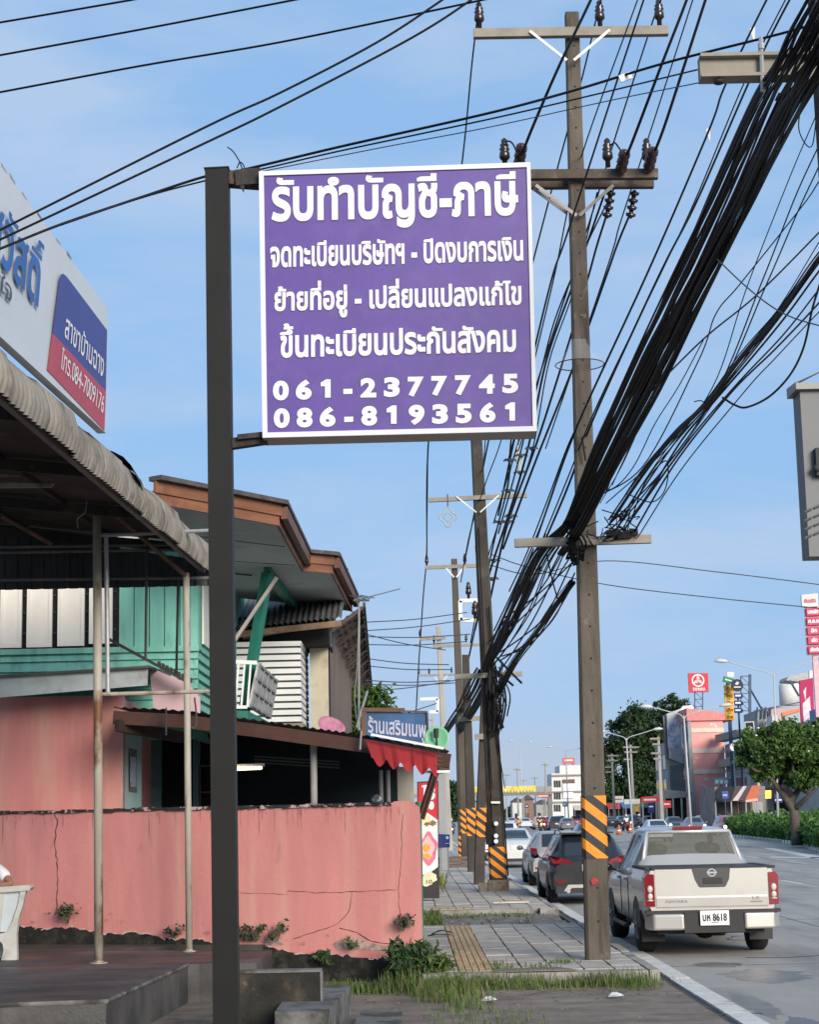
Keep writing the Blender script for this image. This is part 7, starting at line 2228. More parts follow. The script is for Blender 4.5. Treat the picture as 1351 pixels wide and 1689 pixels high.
# ================================================================== STREET LAMPS, FAR POLES, CONES
M_lampp = pm('lamp_post_grey', (.4, .42, .42), rough=.5, var=.08)
def lamp(label, xb, d, xt, yt, xl, yl, xr, yr, r=.07):
    b = V(at(xb, 1345, d).x, d, .1); tp = at(xt, yt, d)
    t = thing('street_lamp', label, 'street lamp', b, 'double armed street lamps on the central reserve')
    m = MB(); m.tube([b, b.lerp(tp, .5), tp], [r * 1.25, r, r * .75], 8); m.build('post', M_lampp, t, True)
    for x, y in ((xl, yl), (xr, yr)):
        e = at(x, y, d); m = MB(); m.tube(crom([tp - V(0, 0, .25), tp + (e - tp) * .12 + V(0, 0, .0), tp + (e - tp) * .5, e], 5), r * .5, 6); m.build('arm', M_lampp, t, True)
        s = 1 if x > xt else -1
        m = MB(); m.tube([e - V(s * .05, 0, .01), e + V(s * .15, 0, .04), e + V(s * .55, 0, .08), e + V(s * .85, 0, .05)], [.05, .12, .15, .05], 8); m.build('lamp_head', pm('lamp_head', (.5, .5, .47), rough=.4), t, True)
lamp('nearest double armed street lamp above the flowering tree', 1282, 118, 1277, 1112, 1200, 1091, 1351, 1086)
lamp('second double armed street lamp in front of the curved silver billboard', 1140, 121, 1128, 1180, 1076, 1166, 1188, 1164)
lamp('third double armed street lamp in front of the big dark tree', 1043, 162, 1033, 1217, 998, 1206, 1078, 1203, .08)
lamp('fourth double armed street lamp beside the distant white facade', 938, 300, 933, 1238, 911, 1232, 955, 1234, .09)
lamp('farthest street lamp with a thin post over the footbridge', 862, 380, 858, 1226, 846, 1222, 872, 1224, .08)
def fpole(label, xb, d, xt, yt, arms, w0=.32, side=0):
    b = V(at(xb, 1345, d).x, d, .1); tp = at(xt, yt, d)
    t = make_pole(label, b, tp, w0, w0 * .6, M_conp, 'pale concrete poles on the far side of the road', False)
    for (xa, xc, y) in arms: crossarm(t, at(xa, y, d - .2), at(xc, y, d - .2), .16, .2)
fpole('pale far pole with four short arms beside the curved silver billboard', 1092, 195, 1086, 1215, [(1072, 1088, 1218), (1076, 1089, 1227), (1074, 1090, 1242), (1078, 1091, 1251)], .42)
fpole('pale far pole with double arms in front of the big dark tree', 1046, 225, 1040, 1228, [(1028, 1054, 1232), (1030, 1051, 1240), (1029, 1040, 1252)], .42)
fpole('pale far pole with stacked arms near the left of the big dark tree', 1014, 255, 1009, 1243, [(1002, 1021, 1246), (1002, 1020, 1254), (998, 1009, 1265), (999, 1010, 1273)], .4)
fpole('slim pale post by the pink shop house', 1254, 175, 1251, 1290, [], .5)
for i, (xb, xt, yt, d) in enumerate(((855, 853, 1266, 330), (836, 835, 1275, 350), (884, 882, 1280, 420), (864, 863, 1284, 420), (900, 899, 1258, 330))):
    fpole(('tall thin dark pole above the footbridge', 'shorter thin dark pole left of the tall one', 'T shaped dark pole right of the tall thin one', 'small dark pole between the others', 'slim pole left of the white facade')[i], xb, d, xt, yt, [(xt - 6, xt + 6, yt + 3)], .34)
for i, (x, d, lab) in enumerate(((1020, 165, 'orange traffic cone below the big dark tree'), (1039, 175, 'orange traffic cone beside the white shirted rider'))):
    c_ = V(at(x, 1345, d).x, d, 0); t = thing('traffic_cone', lab, 'traffic cone', c_, 'traffic cones')
    m = MB(); m.lathe([(.24, .04), (.19, .2), (.15, .42), (.09, .7), (.06, .85), (0, .86)], c_, n=12); m.build('cone', pm('cone_orange', (.65, .1, .03)), t, True)
    m = MB(); m.bx(c_.x - .28, c_.x + .28, d - .28, d + .28, 0, .04); m.build('base', M_trim, t)
    m = MB(); m.lathe([(.175, .3), (.155, .42), (.15, .42), (.165, .3)], c_, n=12); m.build('band', M_white, t)

# ================================================================== BUILDINGS AND SIGNS ON THE RIGHT
def facade(t, x, y0, y1, z0, z1, floors, bays, wall, glass, frame):
    """windows in the wall that faces the road (-X side)"""
    fh = (z1 - z0) / floors; bw = (y1 - y0) / bays
    for i in range(floors):
        for j in range(bays):
            ya = y0 + bw * (j + .14); yb = y0 + bw * (j + .86); za = z0 + fh * (i + .22); zb = z0 + fh * (i + .8)
            m = MB(); m.bx(x - .06, x + .02, ya - .1, yb + .1, za - .1, zb + .1); w_ = m.build('window', frame, t)
            m = MB(); m.bx(x - .09, x - .06, ya, yb, za, zb); m.build('pane', glass, w_)
M_wglass = glassm('window_glass', (.04, .05, .055), .1)
M_bpink = pm('shop_pink', (.74, .33, .3), rough=.8, var=.06, scale=.6, dirt=((.76, .56, .52), .5, .6, .63, (1, 1, 1.6)))
M_bcream = pm('shop_cream', (.62, .53, .44), var=.1)
M_bgrey = pm('shop_grey', (.3, .31, .3), rough=.8, var=.15, scale=.7)
M_bblue = pm('shop_blue', (.14, .3, .46), rough=.7, var=.12, scale=.8)
M_bwhite = pm('shop_white', (.6, .6, .58), rough=.7, var=.08)
M_dark2 = pm('shop_dark', (.025, .025, .025), rough=.8, var=.4)
dB = 230.0
xa, xb = at(1145, 1345, dB).x, at(1200, 1345, dB).x
zt = at(1170, 1188, dB).z
t = thing('shop_house', 'four storey pink shop house with a peeling side wall on the right', 'shop house', ((xa + xb) / 2, dB + 6, 0))
m = MB(); m.bx(xa, xb, dB, dB + 14, 0, zt); m.build('wall', M_bpink, t)
m = MB()
for yv in (1203, 1237, 1271):
    z_ = at(1170, yv, dB).z; m.bx(xa - .05, xb + .06, dB - .12, dB + 14, z_ - .35, z_ + .2)
m.build('floor_band', M_bcream, t)
m = MB(); m.bx(xa - .3, xa + .15, dB - .2, dB + .3, 0, zt); m.build('corner_column', M_bgrey, t)
facade(t, xa, dB + .5, dB + 13.5, 3.4, zt, 3, 3, M_bpink, M_wglass, M_bwhite)
m = MB(); m.prism([V(xa - .4, dB - .4, zt), V(xb + 1.4, dB - .4, zt), V(xb + 1.4, dB - .4, zt + .8), V(xa - .4, dB - .4, zt + 1.6)], (0, 14, 0)); m.build('roof', pm('pink_roof', (.6, .22, .2), var=.15), t)
q = at(1164, 1332, dB - .15); m = MB(); m.lathe([(0, 0), (.42, 0), (.42, .05)], at(1161, 1316, dB - .2), (0, 1, 0), 16); m.bx(at(1161, 1316, dB).x - .3, at(1161, 1316, dB).x + .3, dB - .24, dB - .205, at(1161, 1316, dB).z - .08, at(1161, 1316, dB).z + .08); m.build('round_sign', pm('sign_maroon', (.3, .05, .06)), t)
# narrow building to its right, seen edge on
x2 = xb - .36
t = thing('shop_house', 'blue and grey shop house fronts standing right of the pink shop house', 'shop house', (x2 + 4, 210, 0))
m = MB(); m.bx(x2 + .4, x2 + 12, 178, dB - .4, 0, at(1215, 1212, 200).z); m.build('wall', M_bgrey, t)
m = MB(); m.bx(x2 + .1, x2 + .4, 207, 213, 4.2, at(1215, 1200, 205).z); m.build('blue_panel', M_bblue, t)
facade(t, x2 + .4, 178, 229, 4.4, at(1215, 1215, 200).z, 3, 9, M_bgrey, M_wglass, M_bcream)
m = MB()
for z_ in (7.4, 10.6): m.bx(x2 - .9, x2 + .4, 214, 229, z_ - .15, z_ + .75)
m.build('balcony', M_concl, t)
m = MB(); m.bx(x2 - .2, x2 + .35, 196, 199, 4.6, 12); m.build('white_panel', M_bwhite, t)
m = MB()
for z_ in (6.3, 9): m.lathe([(0, 0), (.9, 0), (.9, .1)], V(x2 - .25, 197.5, z_), (-1, 0, .0), 18)
m.build('round_logo', pm('logo_navy', (.03, .05, .2)), t)
def sgn(name, label, cat, quad, d, mat, th=.2, texts=(), group=None, extra=None):
    t = thing(name, label, cat, at((quad[0][0] + quad[2][0]) / 2, quad[2][1], d), group)
    m = MB(); m.prism([at(x, y, d) for x, y in quad], (0, th, 0)); bd = m.build('board', mat, t)
    for body, L, r_, T, mt, of in texts:
        mm = MB(); text3(mm, body, at(*L, d), at(*r_, d), at(*T, d), of, 0, .02); mm.build('lettering', mt, bd)
    return t, bd
M_red = pm('sign_red', (.52, .02, .03), rough=.5, var=.05); M_yel = pm('sign_yellow', (.78, .45, .04), rough=.5, var=.05); M_orl = pm('letter_brown', (.35, .08, .01)); M_mag = pm('sign_magenta', (.5, .03, .1), rough=.5, var=.05); M_navy = pm('navy', (.012, .03, .13), var=.15); M_truss = pm('truss_steel', (.05, .08, .13), rough=.6)
def truss(t, x0, x1, y0, y1, d, mat=M_truss, nm='truss', w_=.14):
    m = MB(); A, B, C_, Dd = at(x0, y0, d), at(x1, y0, d), at(x1, y1, d), at(x0, y1, d)
    m.beam(A, Dd, w_, w_); m.beam(B, C_, w_, w_); n_ = max(2, int((A.z - Dd.z) / max(.6, (B.x - A.x) * .9)))
    for i in range(n_ + 1):
        f = i / n_; m.beam(A.lerp(Dd, f), B.lerp(C_, f), w_ * .7, w_ * .7)
        if i < n_: m.beam(A.lerp(Dd, f), B.lerp(C_, f + 1 / n_), w_ * .5, w_ * .5)
    return m.build(nm, mat, t)
d = 250
t, bd = sgn('rooftop_sign', 'square red rooftop sign with a white ring emblem and YAMAHA lettering', 'sign', [(1135, 1110), (1168, 1110), (1169, 1141), (1137, 1142)], d, M_red, .4, [('YAMAHA', (1142, 1139), (1164, 1138.5), (1142, 1134.5), M_letter, .03)])
m = MB(); c_ = at(1151.5, 1122, d) + V(0, -.03, 0); s_ = d / 2960
for i in range(24):
    g0, g1 = 2 * math.pi * i / 24, 2 * math.pi * (i + 1) / 24
    m.add([c_ + V(math.cos(g) * 10.5 * s_, 0, math.sin(g) * 10.5 * s_) for g in (g0, g1)] + [c_ + V(math.cos(g) * 8.4 * s_, 0, math.sin(g) * 8.4 * s_) for g in (g1, g0)], [(3, 2, 1, 0)])
for k in range(3):
    g = math.pi / 2 + k * 2 * math.pi / 3; a_ = V(math.cos(g), 0, math.sin(g)); b_ = V(-a_.z, 0, a_.x)
    m.beam(c_, c_ + a_ * 8.6 * s_, .03, 1.5 * s_, 0, b_)
    for s2 in (-1, 1): m.beam(c_ + a_ * 1.6 * s_ + b_ * 1.7 * s_ * s2, c_ + a_ * 6.6 * s_ + b_ * 1.9 * s_ * s2, .03, .9 * s_, 0, b_)
m.build('emblem', M_letter, bd)
truss(t, 1146, 1159, 1141, 1189, d + .3)
m = MB(); q = at(1152, 1189, d); m.bx(q.x - 1.2, q.x + 1.2, d, d + 2, 0, q.z); m.build('pier', M_bgrey, t)
d = 212
t = thing('stacked_sign', 'tall yellow sign of five stacked panels with brown Thai letters', 'sign', at(1202, 1186, d))
for i, w_ in enumerate(('เงิน', 'ไถล', 'ทัน', 'เช็ค', 'ช่วย')):
    y0 = 1130 + i * 11.6; m = MB(); m.prism([at(1194 + i * .5, y0, d), at(1210 + i * .3, y0, d), at(1211 + i * .3, y0 + 10.4, d), at(1195 + i * .5, y0 + 10.4, d)], (0, .25, 0)); bd = m.build('panel', M_yel, t)
    mm = MB(); text3(mm, w_, at(1197 + i * .5, y0 + 8.4, d), at(1208 + i * .4, y0 + 8.2, d), at(1197 + i * .5, y0 + 3.8, d), .05, 0, .02); mm.build('lettering', M_orl, bd)
m = MB(); q = at(1202, 1130, d); m.bx(q.x - .2, q.x + .2, d + .26, d + .6, 0, q.z + .6); m.build('mast', M_truss, t)
t, bd = sgn('shop_board', 'tilted green board above the yellow stacked sign', 'sign', [(1194, 1115), (1212, 1120), (1210, 1128), (1192, 1124)], 211, pm('sign_green', (.02, .2, .08)), .2)
m = MB(); q0, q1 = at(1196, 1121, 211), at(1207, 1124, 211); m.prism([q0 + V(0, -.02, 0), q1 + V(0, -.02, 0), q1 + V(0, -.02, .15), q0 + V(0, -.02, .15)], (0, .01, 0)); m.build('line_mark', M_letter, bd)
sgn('shop_board', 'small white board on top of the green tilted board', 'sign', [(1199, 1108), (1211, 1108), (1211, 1117), (1200, 1116)], 211.4, M_bwhite, .2)
t = thing('round_sign', 'round dark sign with a white bird like mark beside the yellow stacked sign', 'sign', at(1216, 1140, 210))
m = MB(); m.lathe([(0, 0), (.72, 0), (.72, .2), (0, .2)], at(1216, 1130, 210), (0, 1, 0), 24); bd = m.build('board', pm('sign_charcoal', (.03, .03, .035)), t)
m = MB(); q = at(1216, 1127, 210) + V(0, -.02, 0); m.add([q + V(*p) for p in ((-.25, 0, 0), (-.05, 0, .12), (0, 0, .3), (.08, 0, .14), (.28, 0, .12), (.1, 0, -.02), (.12, 0, -.2), (0, 0, -.08), (-.14, 0, -.18))], [list(range(9))[::-1]]); m.bx(q.x - .4, q.x + .4, 209.97, 209.985, q.z - .48, q.z - .36); m.build('mark', M_letter, bd)
t = thing('steel_lattice', 'dark steel lattice frame right of the round dark sign', 'steel frame', at(1232, 1180, 214))
truss(t, 1222, 1237, 1115, 1172, 214, nm='lattice'); m = MB(); m.beam(at(1237, 1135, 214), at(1258, 1172, 216), .16, .16); m.beam(at(1237, 1112, 214), at(1237, 1230, 214), .3, .3); m.build('stay', M_truss, t)
t = thing('stacked_sign', 'three small blue plates stacked beside the yellow sign', 'sign', at(1216, 1175, 209))
for i in range(3):
    y0 = 1143 + i * 12; m = MB(); m.prism([at(1211, y0, 209), at(1224, y0 + 1, 209), at(1227, y0 + 5, 209), at(1224, y0 + 8.5, 209), at(1212, y0 + 8.5, 209)], (0, .2, 0)); bd = m.build('plate', M_navy, t)
    m = MB(); q0, q1 = at(1213, y0 + 5.5, 208.97), at(1222, y0 + 5.5, 208.97); m.bx(q0.x, q1.x, 208.96, 208.99, q0.z, q0.z + .2); m.build('line_mark', M_letter, bd)
m = MB(); q = at(1218, 1143, 209); m.bx(q.x - .1, q.x + .1, 209.3, 209.5, 0, q.z); m.build('mast', M_truss, t)
d = 170
t = thing('stacked_sign', 'tall pink sign of five stacked panels under a white box at the right edge', 'sign', at(1338, 1080, d))
m = MB(); m.prism([at(1322, 981, d), at(1349, 978, d), at(1350, 1000, d), at(1323, 1001, d)], (0, .4, 0)); bd = m.build('top_box', M_bwhite, t)
mm = MB(); text3(mm, 'เงินเสริม', at(1326, 994, d), at(1346, 993, d), at(1326, 989, d), .04, 0, .02); mm.build('lettering', M_red, bd)
for i, w_ in enumerate(('นครชัย', 'ค.อ.ก', 'อีก', 'เด็ด', 'ส่งต่อ')):
    y0 = 1002 + i * 15.6; m = MB(); m.prism([at(1330 + i * .9, y0 + 1, d), at(1352 + i * .9, y0, d), at(1353 + i * .9, y0 + 12.6, d), at(1331 + i * .9, y0 + 13.4, d)], (0, .3, 0)); bd = m.build('panel', M_mag, t)
    mm = MB(); wd_ = (.2, .2, 4, 4, 1)[i]; text3(mm, w_, at(1332 + i * .9 + wd_, y0 + 9.6, d), at(1350 + i * .9 - wd_, y0 + 9, d), at(1332 + i * .9 + wd_, y0 + 4.6, d), .05, 0, .02); mm.build('lettering', M_letter, bd)
m = MB(); q = at(1342, 1000, d); m.bx(q.x - .25, q.x + .25, d + .42, d + .8, 0, q.z); m.bx(q.x - .85, q.x + 1, d + .31, d + .41, at(1342, 1080, d).z, at(1342, 1000, d).z); m.build('mast', pm('mast_pink', (.6, .4, .42)), t)
# billboards and roofs above the flowering tree
d = 185
t = thing('billboard', 'tall magenta and red billboard panel above the flowering tree at the right edge', 'billboard', at(1333, 1190, d))
m = MB(); m.prism([at(1319, 1122, d), at(1341, 1118, d), at(1343, 1170, d), at(1322, 1192, d)], (0, .4, 0)); bd = m.build('panel', pm('panel_magenta', (.42, .02, .1), var=.15, scale=.4), t)
m = MB(); m.add([at(1324, 1160, d - .03), at(1336, 1148, d - .03), at(1338, 1180, d - .03), at(1326, 1192, d - .03)], [(3, 2, 1, 0)]); m.add([at(1325, 1140, d - .03), at(1330, 1132, d - .03), at(1329, 1156, d - .03)], [(2, 1, 0)]); m.build('pale_print', pm('print_pale', (.6, .55, .58), var=.3, scale=2), bd)
m = MB(); m.prism([at(1335, 1106, d), at(1342, 1105, d), at(1342, 1119, d), at(1335, 1120, d)], (0, .4, 0)); m.build('top_box', M_bwhite, t)
m = MB(); m.prism([at(1300, 1116, d + 3), at(1336, 1108, d + 3), at(1336, 1120, d + 3), at(1318, 1124, d + 3), at(1297, 1122, d + 3)], (0, 4, 0)); m.build('roof', pm('tin_pale', (.4, .4, .38), var=.15), t)
m = MB(); m.beam(at(1303, 1122, d + 3), at(1318, 1148, d + 3), .2, .2); q = at(1331, 1190, d); m.bx(q.x - .3, q.x + .3, d + .5, d + 1, 0, q.z + 1); m.build('stay', M_truss, t)
t, bd = sgn('billboard', 'small navy and yellow billboard at the right edge above the flowering tree', 'billboard', [(1336, 1172), (1356, 1166), (1358, 1194), (1338, 1196)], 182, M_navy, .3)
m = MB(); m.add([at(1346, 1184, 181.96), at(1352, 1176, 181.96), at(1358, 1182, 181.96), at(1355, 1194, 181.96), at(1347, 1194, 181.96)], [(4, 3, 2, 1, 0)]); m.build('yellow_print', M_yel, bd)
m = MB(); q = at(1347, 1190, 182); m.bx(q.x - .2, q.x + .2, 182.3, 182.6, 0, q.z); m.build('pier', M_bgrey, t)
d = 200
t = thing('rooftop_house', 'pale rooftop building with a curved white tank and an orange roof edge', 'building', at(1300, 1345, d))
a, b = at(1266, 1200, d), at(1330, 1165, d)
m = MB(); m.bx(a.x, b.x, d, d + 10, 0, b.z); m.build('wall', pm('wall_dusty_pink', (.45, .33, .33), var=.12, scale=.6), t)
m = MB(); m.prism([at(1290, 1175, d - .2), at(1320, 1167, d - .2), at(1320, 1172, d - .2), at(1291, 1181, d - .2)], (0, .2, 0)); m.build('roof_edge', pm('edge_orange', (.6, .2, .1)), t)
m = MB(); m.prism([at(1293, 1182, d - .2), at(1320, 1175, d - .2), at(1322, 1200, d - .2), at(1294, 1206, d - .2)], (0, .15, 0)); m.build('glass_panel', glassm('glass_pale', (.3, .36, .38), .2), t)
m = MB(); m.lathe([(1.15, 0), (1.15, 2.2), (.9, 2.5), (0, 2.6)], at(1303, 1160, d + 2) - V(0, 0, .2), n=18); m.build('water_tank', M_bwhite, t, True)
m = MB(); m.bx(at(1250, 1200, d).x, at(1268, 1200, d).x, d, d + 8, 0, at(1258, 1172, d).z); m.build('grey_wing', M_bgrey, t)
m = MB()
for x in (1248, 1256, 1262, 1270): m.cyl(at(x, 1185, d - .2), at(x + 1, 1166, d - .2), .1, None, 5)
m.beam(at(1244, 1172, d - .3), at(1330, 1156, d - .3), .12, .12); m.build('roof_rail', M_truss, t)
t, bd = sgn('shop_board', 'small framed black and white board left of the orange roof edge', 'sign', [(1228, 1190), (1244, 1189), (1245, 1206), (1229, 1207)], 195, M_bwhite, .2)
m = MB(); m.add([at(1230, 1192, 194.96), at(1242, 1191, 194.96), at(1243, 1200, 194.96), at(1236, 1196, 194.96), at(1231, 1203, 194.96)], [(4, 3, 2, 1, 0)]); m.build('dark_print', M_dark2, bd)
m = MB(); q = at(1236, 1200, 195); m.bx(q.x - .2, q.x + .2, 195.2, 195.6, 0, q.z); m.build('pier', M_bgrey, t)
# corner shop with its row of awnings
d = 166
t = thing('corner_shop', 'low corner shop with black, brown, cream and orange cloth awnings beyond the hedge', 'shop', at(1212, 1345, d))
a, b = at(1181, 1345, d + 3), at(1262, 1296, d + 3)
m = MB(); m.bx(a.x, b.x, d + 3, d + 12, 0, b.z); m.build('wall', pm('shop_drab', (.2, .16, .15), var=.3, scale=.7), t)
for x0, x1, mt in ((1183, 1199, M_dark2), (1203, 1217, pm('shop_inside', (.07, .05, .04), var=.5, scale=2)), (1221, 1238, M_dark2), (1242, 1258, M_bgrey)):
    p, q = at(x0, 1345, d + 2.9), at(x1, 1322, d + 2.9); m = MB(); m.bx(p.x, q.x, d + 2.9, d + 3, 0, q.z); m.build('shop_opening', mt, t)
for x0, x1, xa_, xb_, yt, yb, mt in ((1186, 1213, 1176, 1204, 1298, 1322, pm('awning_black', (.02, .02, .022))), (1213, 1226, 1204, 1210, 1297, 1321, pm('awning_brown', (.1, .06, .05))), (1226, 1233, 1207, 1216, 1297, 1320, pm('awning_cream', (.6, .52, .45))), (1233, 1241, 1217, 1227, 1296, 1319, pm('awning_brown', (.1, .06, .05))), (1241, 1254, 1228, 1246, 1296, 1318, pm('awning_orange', (.6, .15, .06)))):
    m = MB(); m.prism([at(x0, yt, d + 2.9), at(x1, yt, d + 2.9), at(xb_ + 2, yb, d), at(xa_ + 2, yb, d)], (0, 0, .05)); m.build('awning', mt, t)
m = MB(); p, q = at(1230, 1321, d - .05), at(1250, 1318, d - .05); m.beam(p, q, .1, .22); m.build('awning_edge', pm('valance_pink', (.65, .35, .28)), t)
for x in (1180, 1206, 1230, 1249):
    p = at(x, 1320, d + .1); m = MB(); m.cyl(p, V(p.x, p.y, 0), .07, None, 6); m.build('post', M_bgrey, t)
t, bd = sgn('shop_board', 'small blue hanging board in front of the black awning', 'sign', [(1191, 1305), (1201, 1304), (1202, 1316), (1192, 1317)], d - 1, pm('board_royal', (.05, .08, .3)), .1)
m = MB(); p = at(1196, 1311, d - 1.03); m.bx(p.x - .2, p.x + .2, d - 1.04, d - 1.02, p.z - .06, p.z + .06); m.build('line_mark', pm('mark_pale_blue', (.4, .5, .55)), bd)
m = MB(); p = at(1196, 1316, d - .9); m.cyl(p, V(p.x, p.y, 0), .05, None, 6); m.build('leg', M_truss, t)
for i, (x, y, mt, lab) in enumerate(((1210, 1232, M_navy, 'round navy logo sign high on the blue and grey shop fronts'), (1326, 1296, M_red, 'round red sign among the branches of the flowering tree'))):
    c_ = at(x, y, 176); t = thing('round_sign', lab, 'sign', c_); m = MB(); m.lathe([(0, 0), (.5, 0), (.5, .15), (0, .15)], c_, (0, 1, 0), 18); bd = m.build('board', mt, t)
    m = MB(); m.lathe([(.22, 0), (.36, 0), (.36, .02), (.22, .02)], c_ - V(0, .02, 0), (0, 1, 0), 16); m.build('ring_mark', M_bwhite, bd)
    m = MB(); m.cyl(c_ + V(0, .25, 0), V(c_.x, c_.y + .25, 0), .06, None, 6); m.build('post', M_truss, t)
# curved silver billboard building
d = 236
t = thing('corner_building', 'grey corner building carrying a curved silver billboard screen', 'building', at(1118, 1345, d))
a, b = at(1106, 1345, d), at(1144, 1248, d)
m = MB(); m.bx(a.x, b.x - .4, d + 1, d + 12, 0, b.z + 2); m.build('wall', M_bgrey, t)
facade(t, a.x, d + 1.2, d + 11.8, 3.6, b.z + 1, 2, 3, M_bgrey, M_wglass, M_concl)
m = MB(); m.bx(at(1108, 1300, d).x, at(1132, 1300, d).x, d + .9, d + 1, at(1120, 1305, d).z, at(1120, 1262, d).z); m.build('glass_front', glassm('glass_grey', (.1, .14, .14), .15), t)
m = MB(); pr = []
A_, B_ = at(1100, 1178, d), at(1103, 1250, d)
rows = []
for z_, inset in ((at(1100, 1180, d).z, 0), (at(1100, 1252, d).z, .2)):
    row = []
    for i in range(13):
        g = math.pi * .5 + math.pi * i / 12; row.append(V(A_.x + 1.1 + 1.6 * math.cos(g) * (1 - inset * .1), d + 1.2 - 1.0 * math.sin(g) * -1 if False else d + 1.6 - 1.4 * math.sin(g) * 0 - (1.5 * (1 - abs(i - 6) / 6)), z_))
    rows.append(row)
m.grid(rows); m.build('cylinder', pm('brushed_silver', (.5, .51, .52), rough=.35, metal=.5, var=.06), t, True)
m = MB(); m.prism([at(1100, 1177, d), at(1134, 1164, d), at(1134, 1262, d), at(1104, 1250, d)], (0, 1.5, 0)); sc1 = m.build('screen_case', pm('case_silver', (.33, .35, .38), rough=.4, metal=.3, var=.05), t)
m = MB(); m.prism([at(1100, 1192, d - .05), at(1121, 1184, d - .05), at(1123, 1232, d - .05), at(1102, 1234, d - .05)], (0, .05, 0)); m.build('screen', pm('screen_print', (.28, .32, .42), var=.6, scale=.9, dirt=((.6, .62, .68), .8, .5, .6)), sc1)
m = MB(); m.prism([at(1127, 1164, d - .1), at(1142, 1163, d - .1), at(1144, 1166, d - .1), at(1144, 1236, d - .1), at(1140, 1240, d - .1), at(1129, 1238, d - .1), at(1124, 1232, d - .1), at(1122, 1172, d - .1)], (0, 1.5, 0)); m.build('white_surround', M_white, t)
m = MB(); m.prism([at(1128, 1200, d - .15), at(1141, 1200, d - .15), at(1142, 1234, d - .15), at(1129, 1234, d - .15)], (0, .05, 0)); m.build('dark_window', M_dark2, t)
t = thing('market_shelter', 'grey canopied market shelter with dark openings at the foot of the big tree', 'shelter', at(1105, 1345, 222))
m = MB(); a, b = at(1080, 1345, 222), at(1140, 1312, 222); m.prism([at(1078, 1318, 222), at(1102, 1302, 222), at(1142, 1306, 222), at(1142, 1314, 222)], (0, 6, 0)); m.build('canopy', pm('canopy_grey', (.2, .2, .2), var=.2), t)
m = MB()
for x in (1082, 1096, 1110, 1124, 1138): m.cyl(at(x, 1316, 222), V(at(x, 1316, 222).x, 222, 0), .12, None, 6)
m.build('post', M_bgrey, t)
m = MB(); m.bx(a.x, b.x, 226, 226.2, 0, b.z); m.build('back_wall', M_dark2, t)
t, bd = sgn('banner_sign', 'red horizontal banner across the market entrance', 'sign', [(1058, 1314), (1086, 1312), (1088, 1322), (1059, 1324)], 215, M_red, .15)
m = MB(); m.bx(at(1062, 1320, 215).x, at(1082, 1320, 215).x, 214.96, 214.99, at(1070, 1320, 215).z, at(1070, 1317, 215).z); m.build('line_mark', M_bwhite, bd)
m = MB(); m.cyl(at(1060, 1324, 215.1), V(at(1060, 1324, 215).x, 215.1, 0), .1, None, 6); m.cyl(at(1086, 1322, 215.1), V(at(1086, 1322, 215).x, 215.1, 0), .1, None, 6); m.build('leg', M_galv, t)
t, bd = sgn('banner_sign', 'white horizontal banner left of the red market banner', 'sign', [(1030, 1318), (1056, 1317), (1056, 1325), (1030, 1326)], 218, M_bwhite, .15)
m = MB(); m.cyl(at(1032, 1325, 218.1), V(at(1032, 1324, 218).x, 218.1, 0), .1, None, 6); m.cyl(at(1055, 1325, 218.1), V(at(1055, 1322, 218).x, 218.1, 0), .1, None, 6); m.build('leg', M_galv, t)
t, bd = sgn('shop_board', 'long blue shop board above the black awning', 'sign', [(1177, 1284), (1202, 1281), (1203, 1292), (1178, 1295)], 205, pm('board_steel_blue', (.1, .2, .27), var=.3, scale=1.5), .2)
m = MB()
for i in range(3):
    q = at(1180 + i * 7.6, 1292, 204.97); m.bx(q.x, q.x + .38, 204.95, 204.98, q.z, q.z + .4); 
m.build('line_mark', pm('mark_pale_blue', (.4, .5, .55)), bd)
m = MB(); q = at(1190, 1290, 205); m.bx(q.x - .1, q.x + .1, 205.2, 205.4, 0, q.z); m.build('pier', M_truss, t)
t, bd = sgn('lit_sign', 'bright yellow lit shop sign under the orange awning', 'sign', [(1258, 1304), (1272, 1303), (1272, 1316), (1259, 1317)], 172, glow('sign_glow', (1, .62, .05), .9), .2)
m = MB(); m.cyl(at(1264, 1316, 172.1), V(at(1264, 1316, 172).x, 172.1, 0), .07, None, 6); m.build('leg', M_truss, t)
t, bd = sgn('shop_board', 'small navy board with a white mark behind the flowering tree', 'sign', [(1277, 1310), (1291, 1309), (1291, 1323), (1278, 1324)], 168, M_navy, .2)
m = MB(); q = at(1284, 1320, 167.97); m.bx(q.x - .3, q.x + .3, 167.95, 167.98, q.z, q.z + .12); m.build('line_mark', M_letter, bd)
m = MB(); m.cyl(at(1284, 1323, 168.1), V(at(1284, 1316, 168).x, 168.1, 0), .07, None, 6); m.build('leg', M_truss, t)
t = thing('shop_house', 'row of open shop fronts with grey shutters behind the flowering tree', 'shop house', at(1330, 1345, 180))
a = at(1262, 1345, 192); b = at(1420, 1345, 192)
m = MB(); m.bx(a.x, b.x + 4, 192, 200, 0, at(1300, 1245, 192).z); m.build('wall', pm('wall_drab', (.3, .26, .25), var=.2, scale=.5), t)
m = MB()
for i in range(4):
    q = a.x + 1 + i * 3.4; m.bx(q, q + 2.8, 191.9, 192, 0, 3.2)
m.build('shop_opening', M_dark2, t)
m = MB(); m.prism([V(a.x, 192, 4.1), V(b.x + 4, 192, 4.1), V(b.x + 4, 189, 3.3), V(a.x, 189, 3.3)], (0, 0, .08)); m.build('awning', pm('awning_drab', (.2, .08, .07), var=.4, scale=.4), t)
m = MB()
for i in range(4):
    q = a.x + 1.2 + i * 3.4; m.bx(q, q + 2.2, 191.9, 191.98, 5.2, 6.9)
w_ = m.build('window', M_wglass, t)

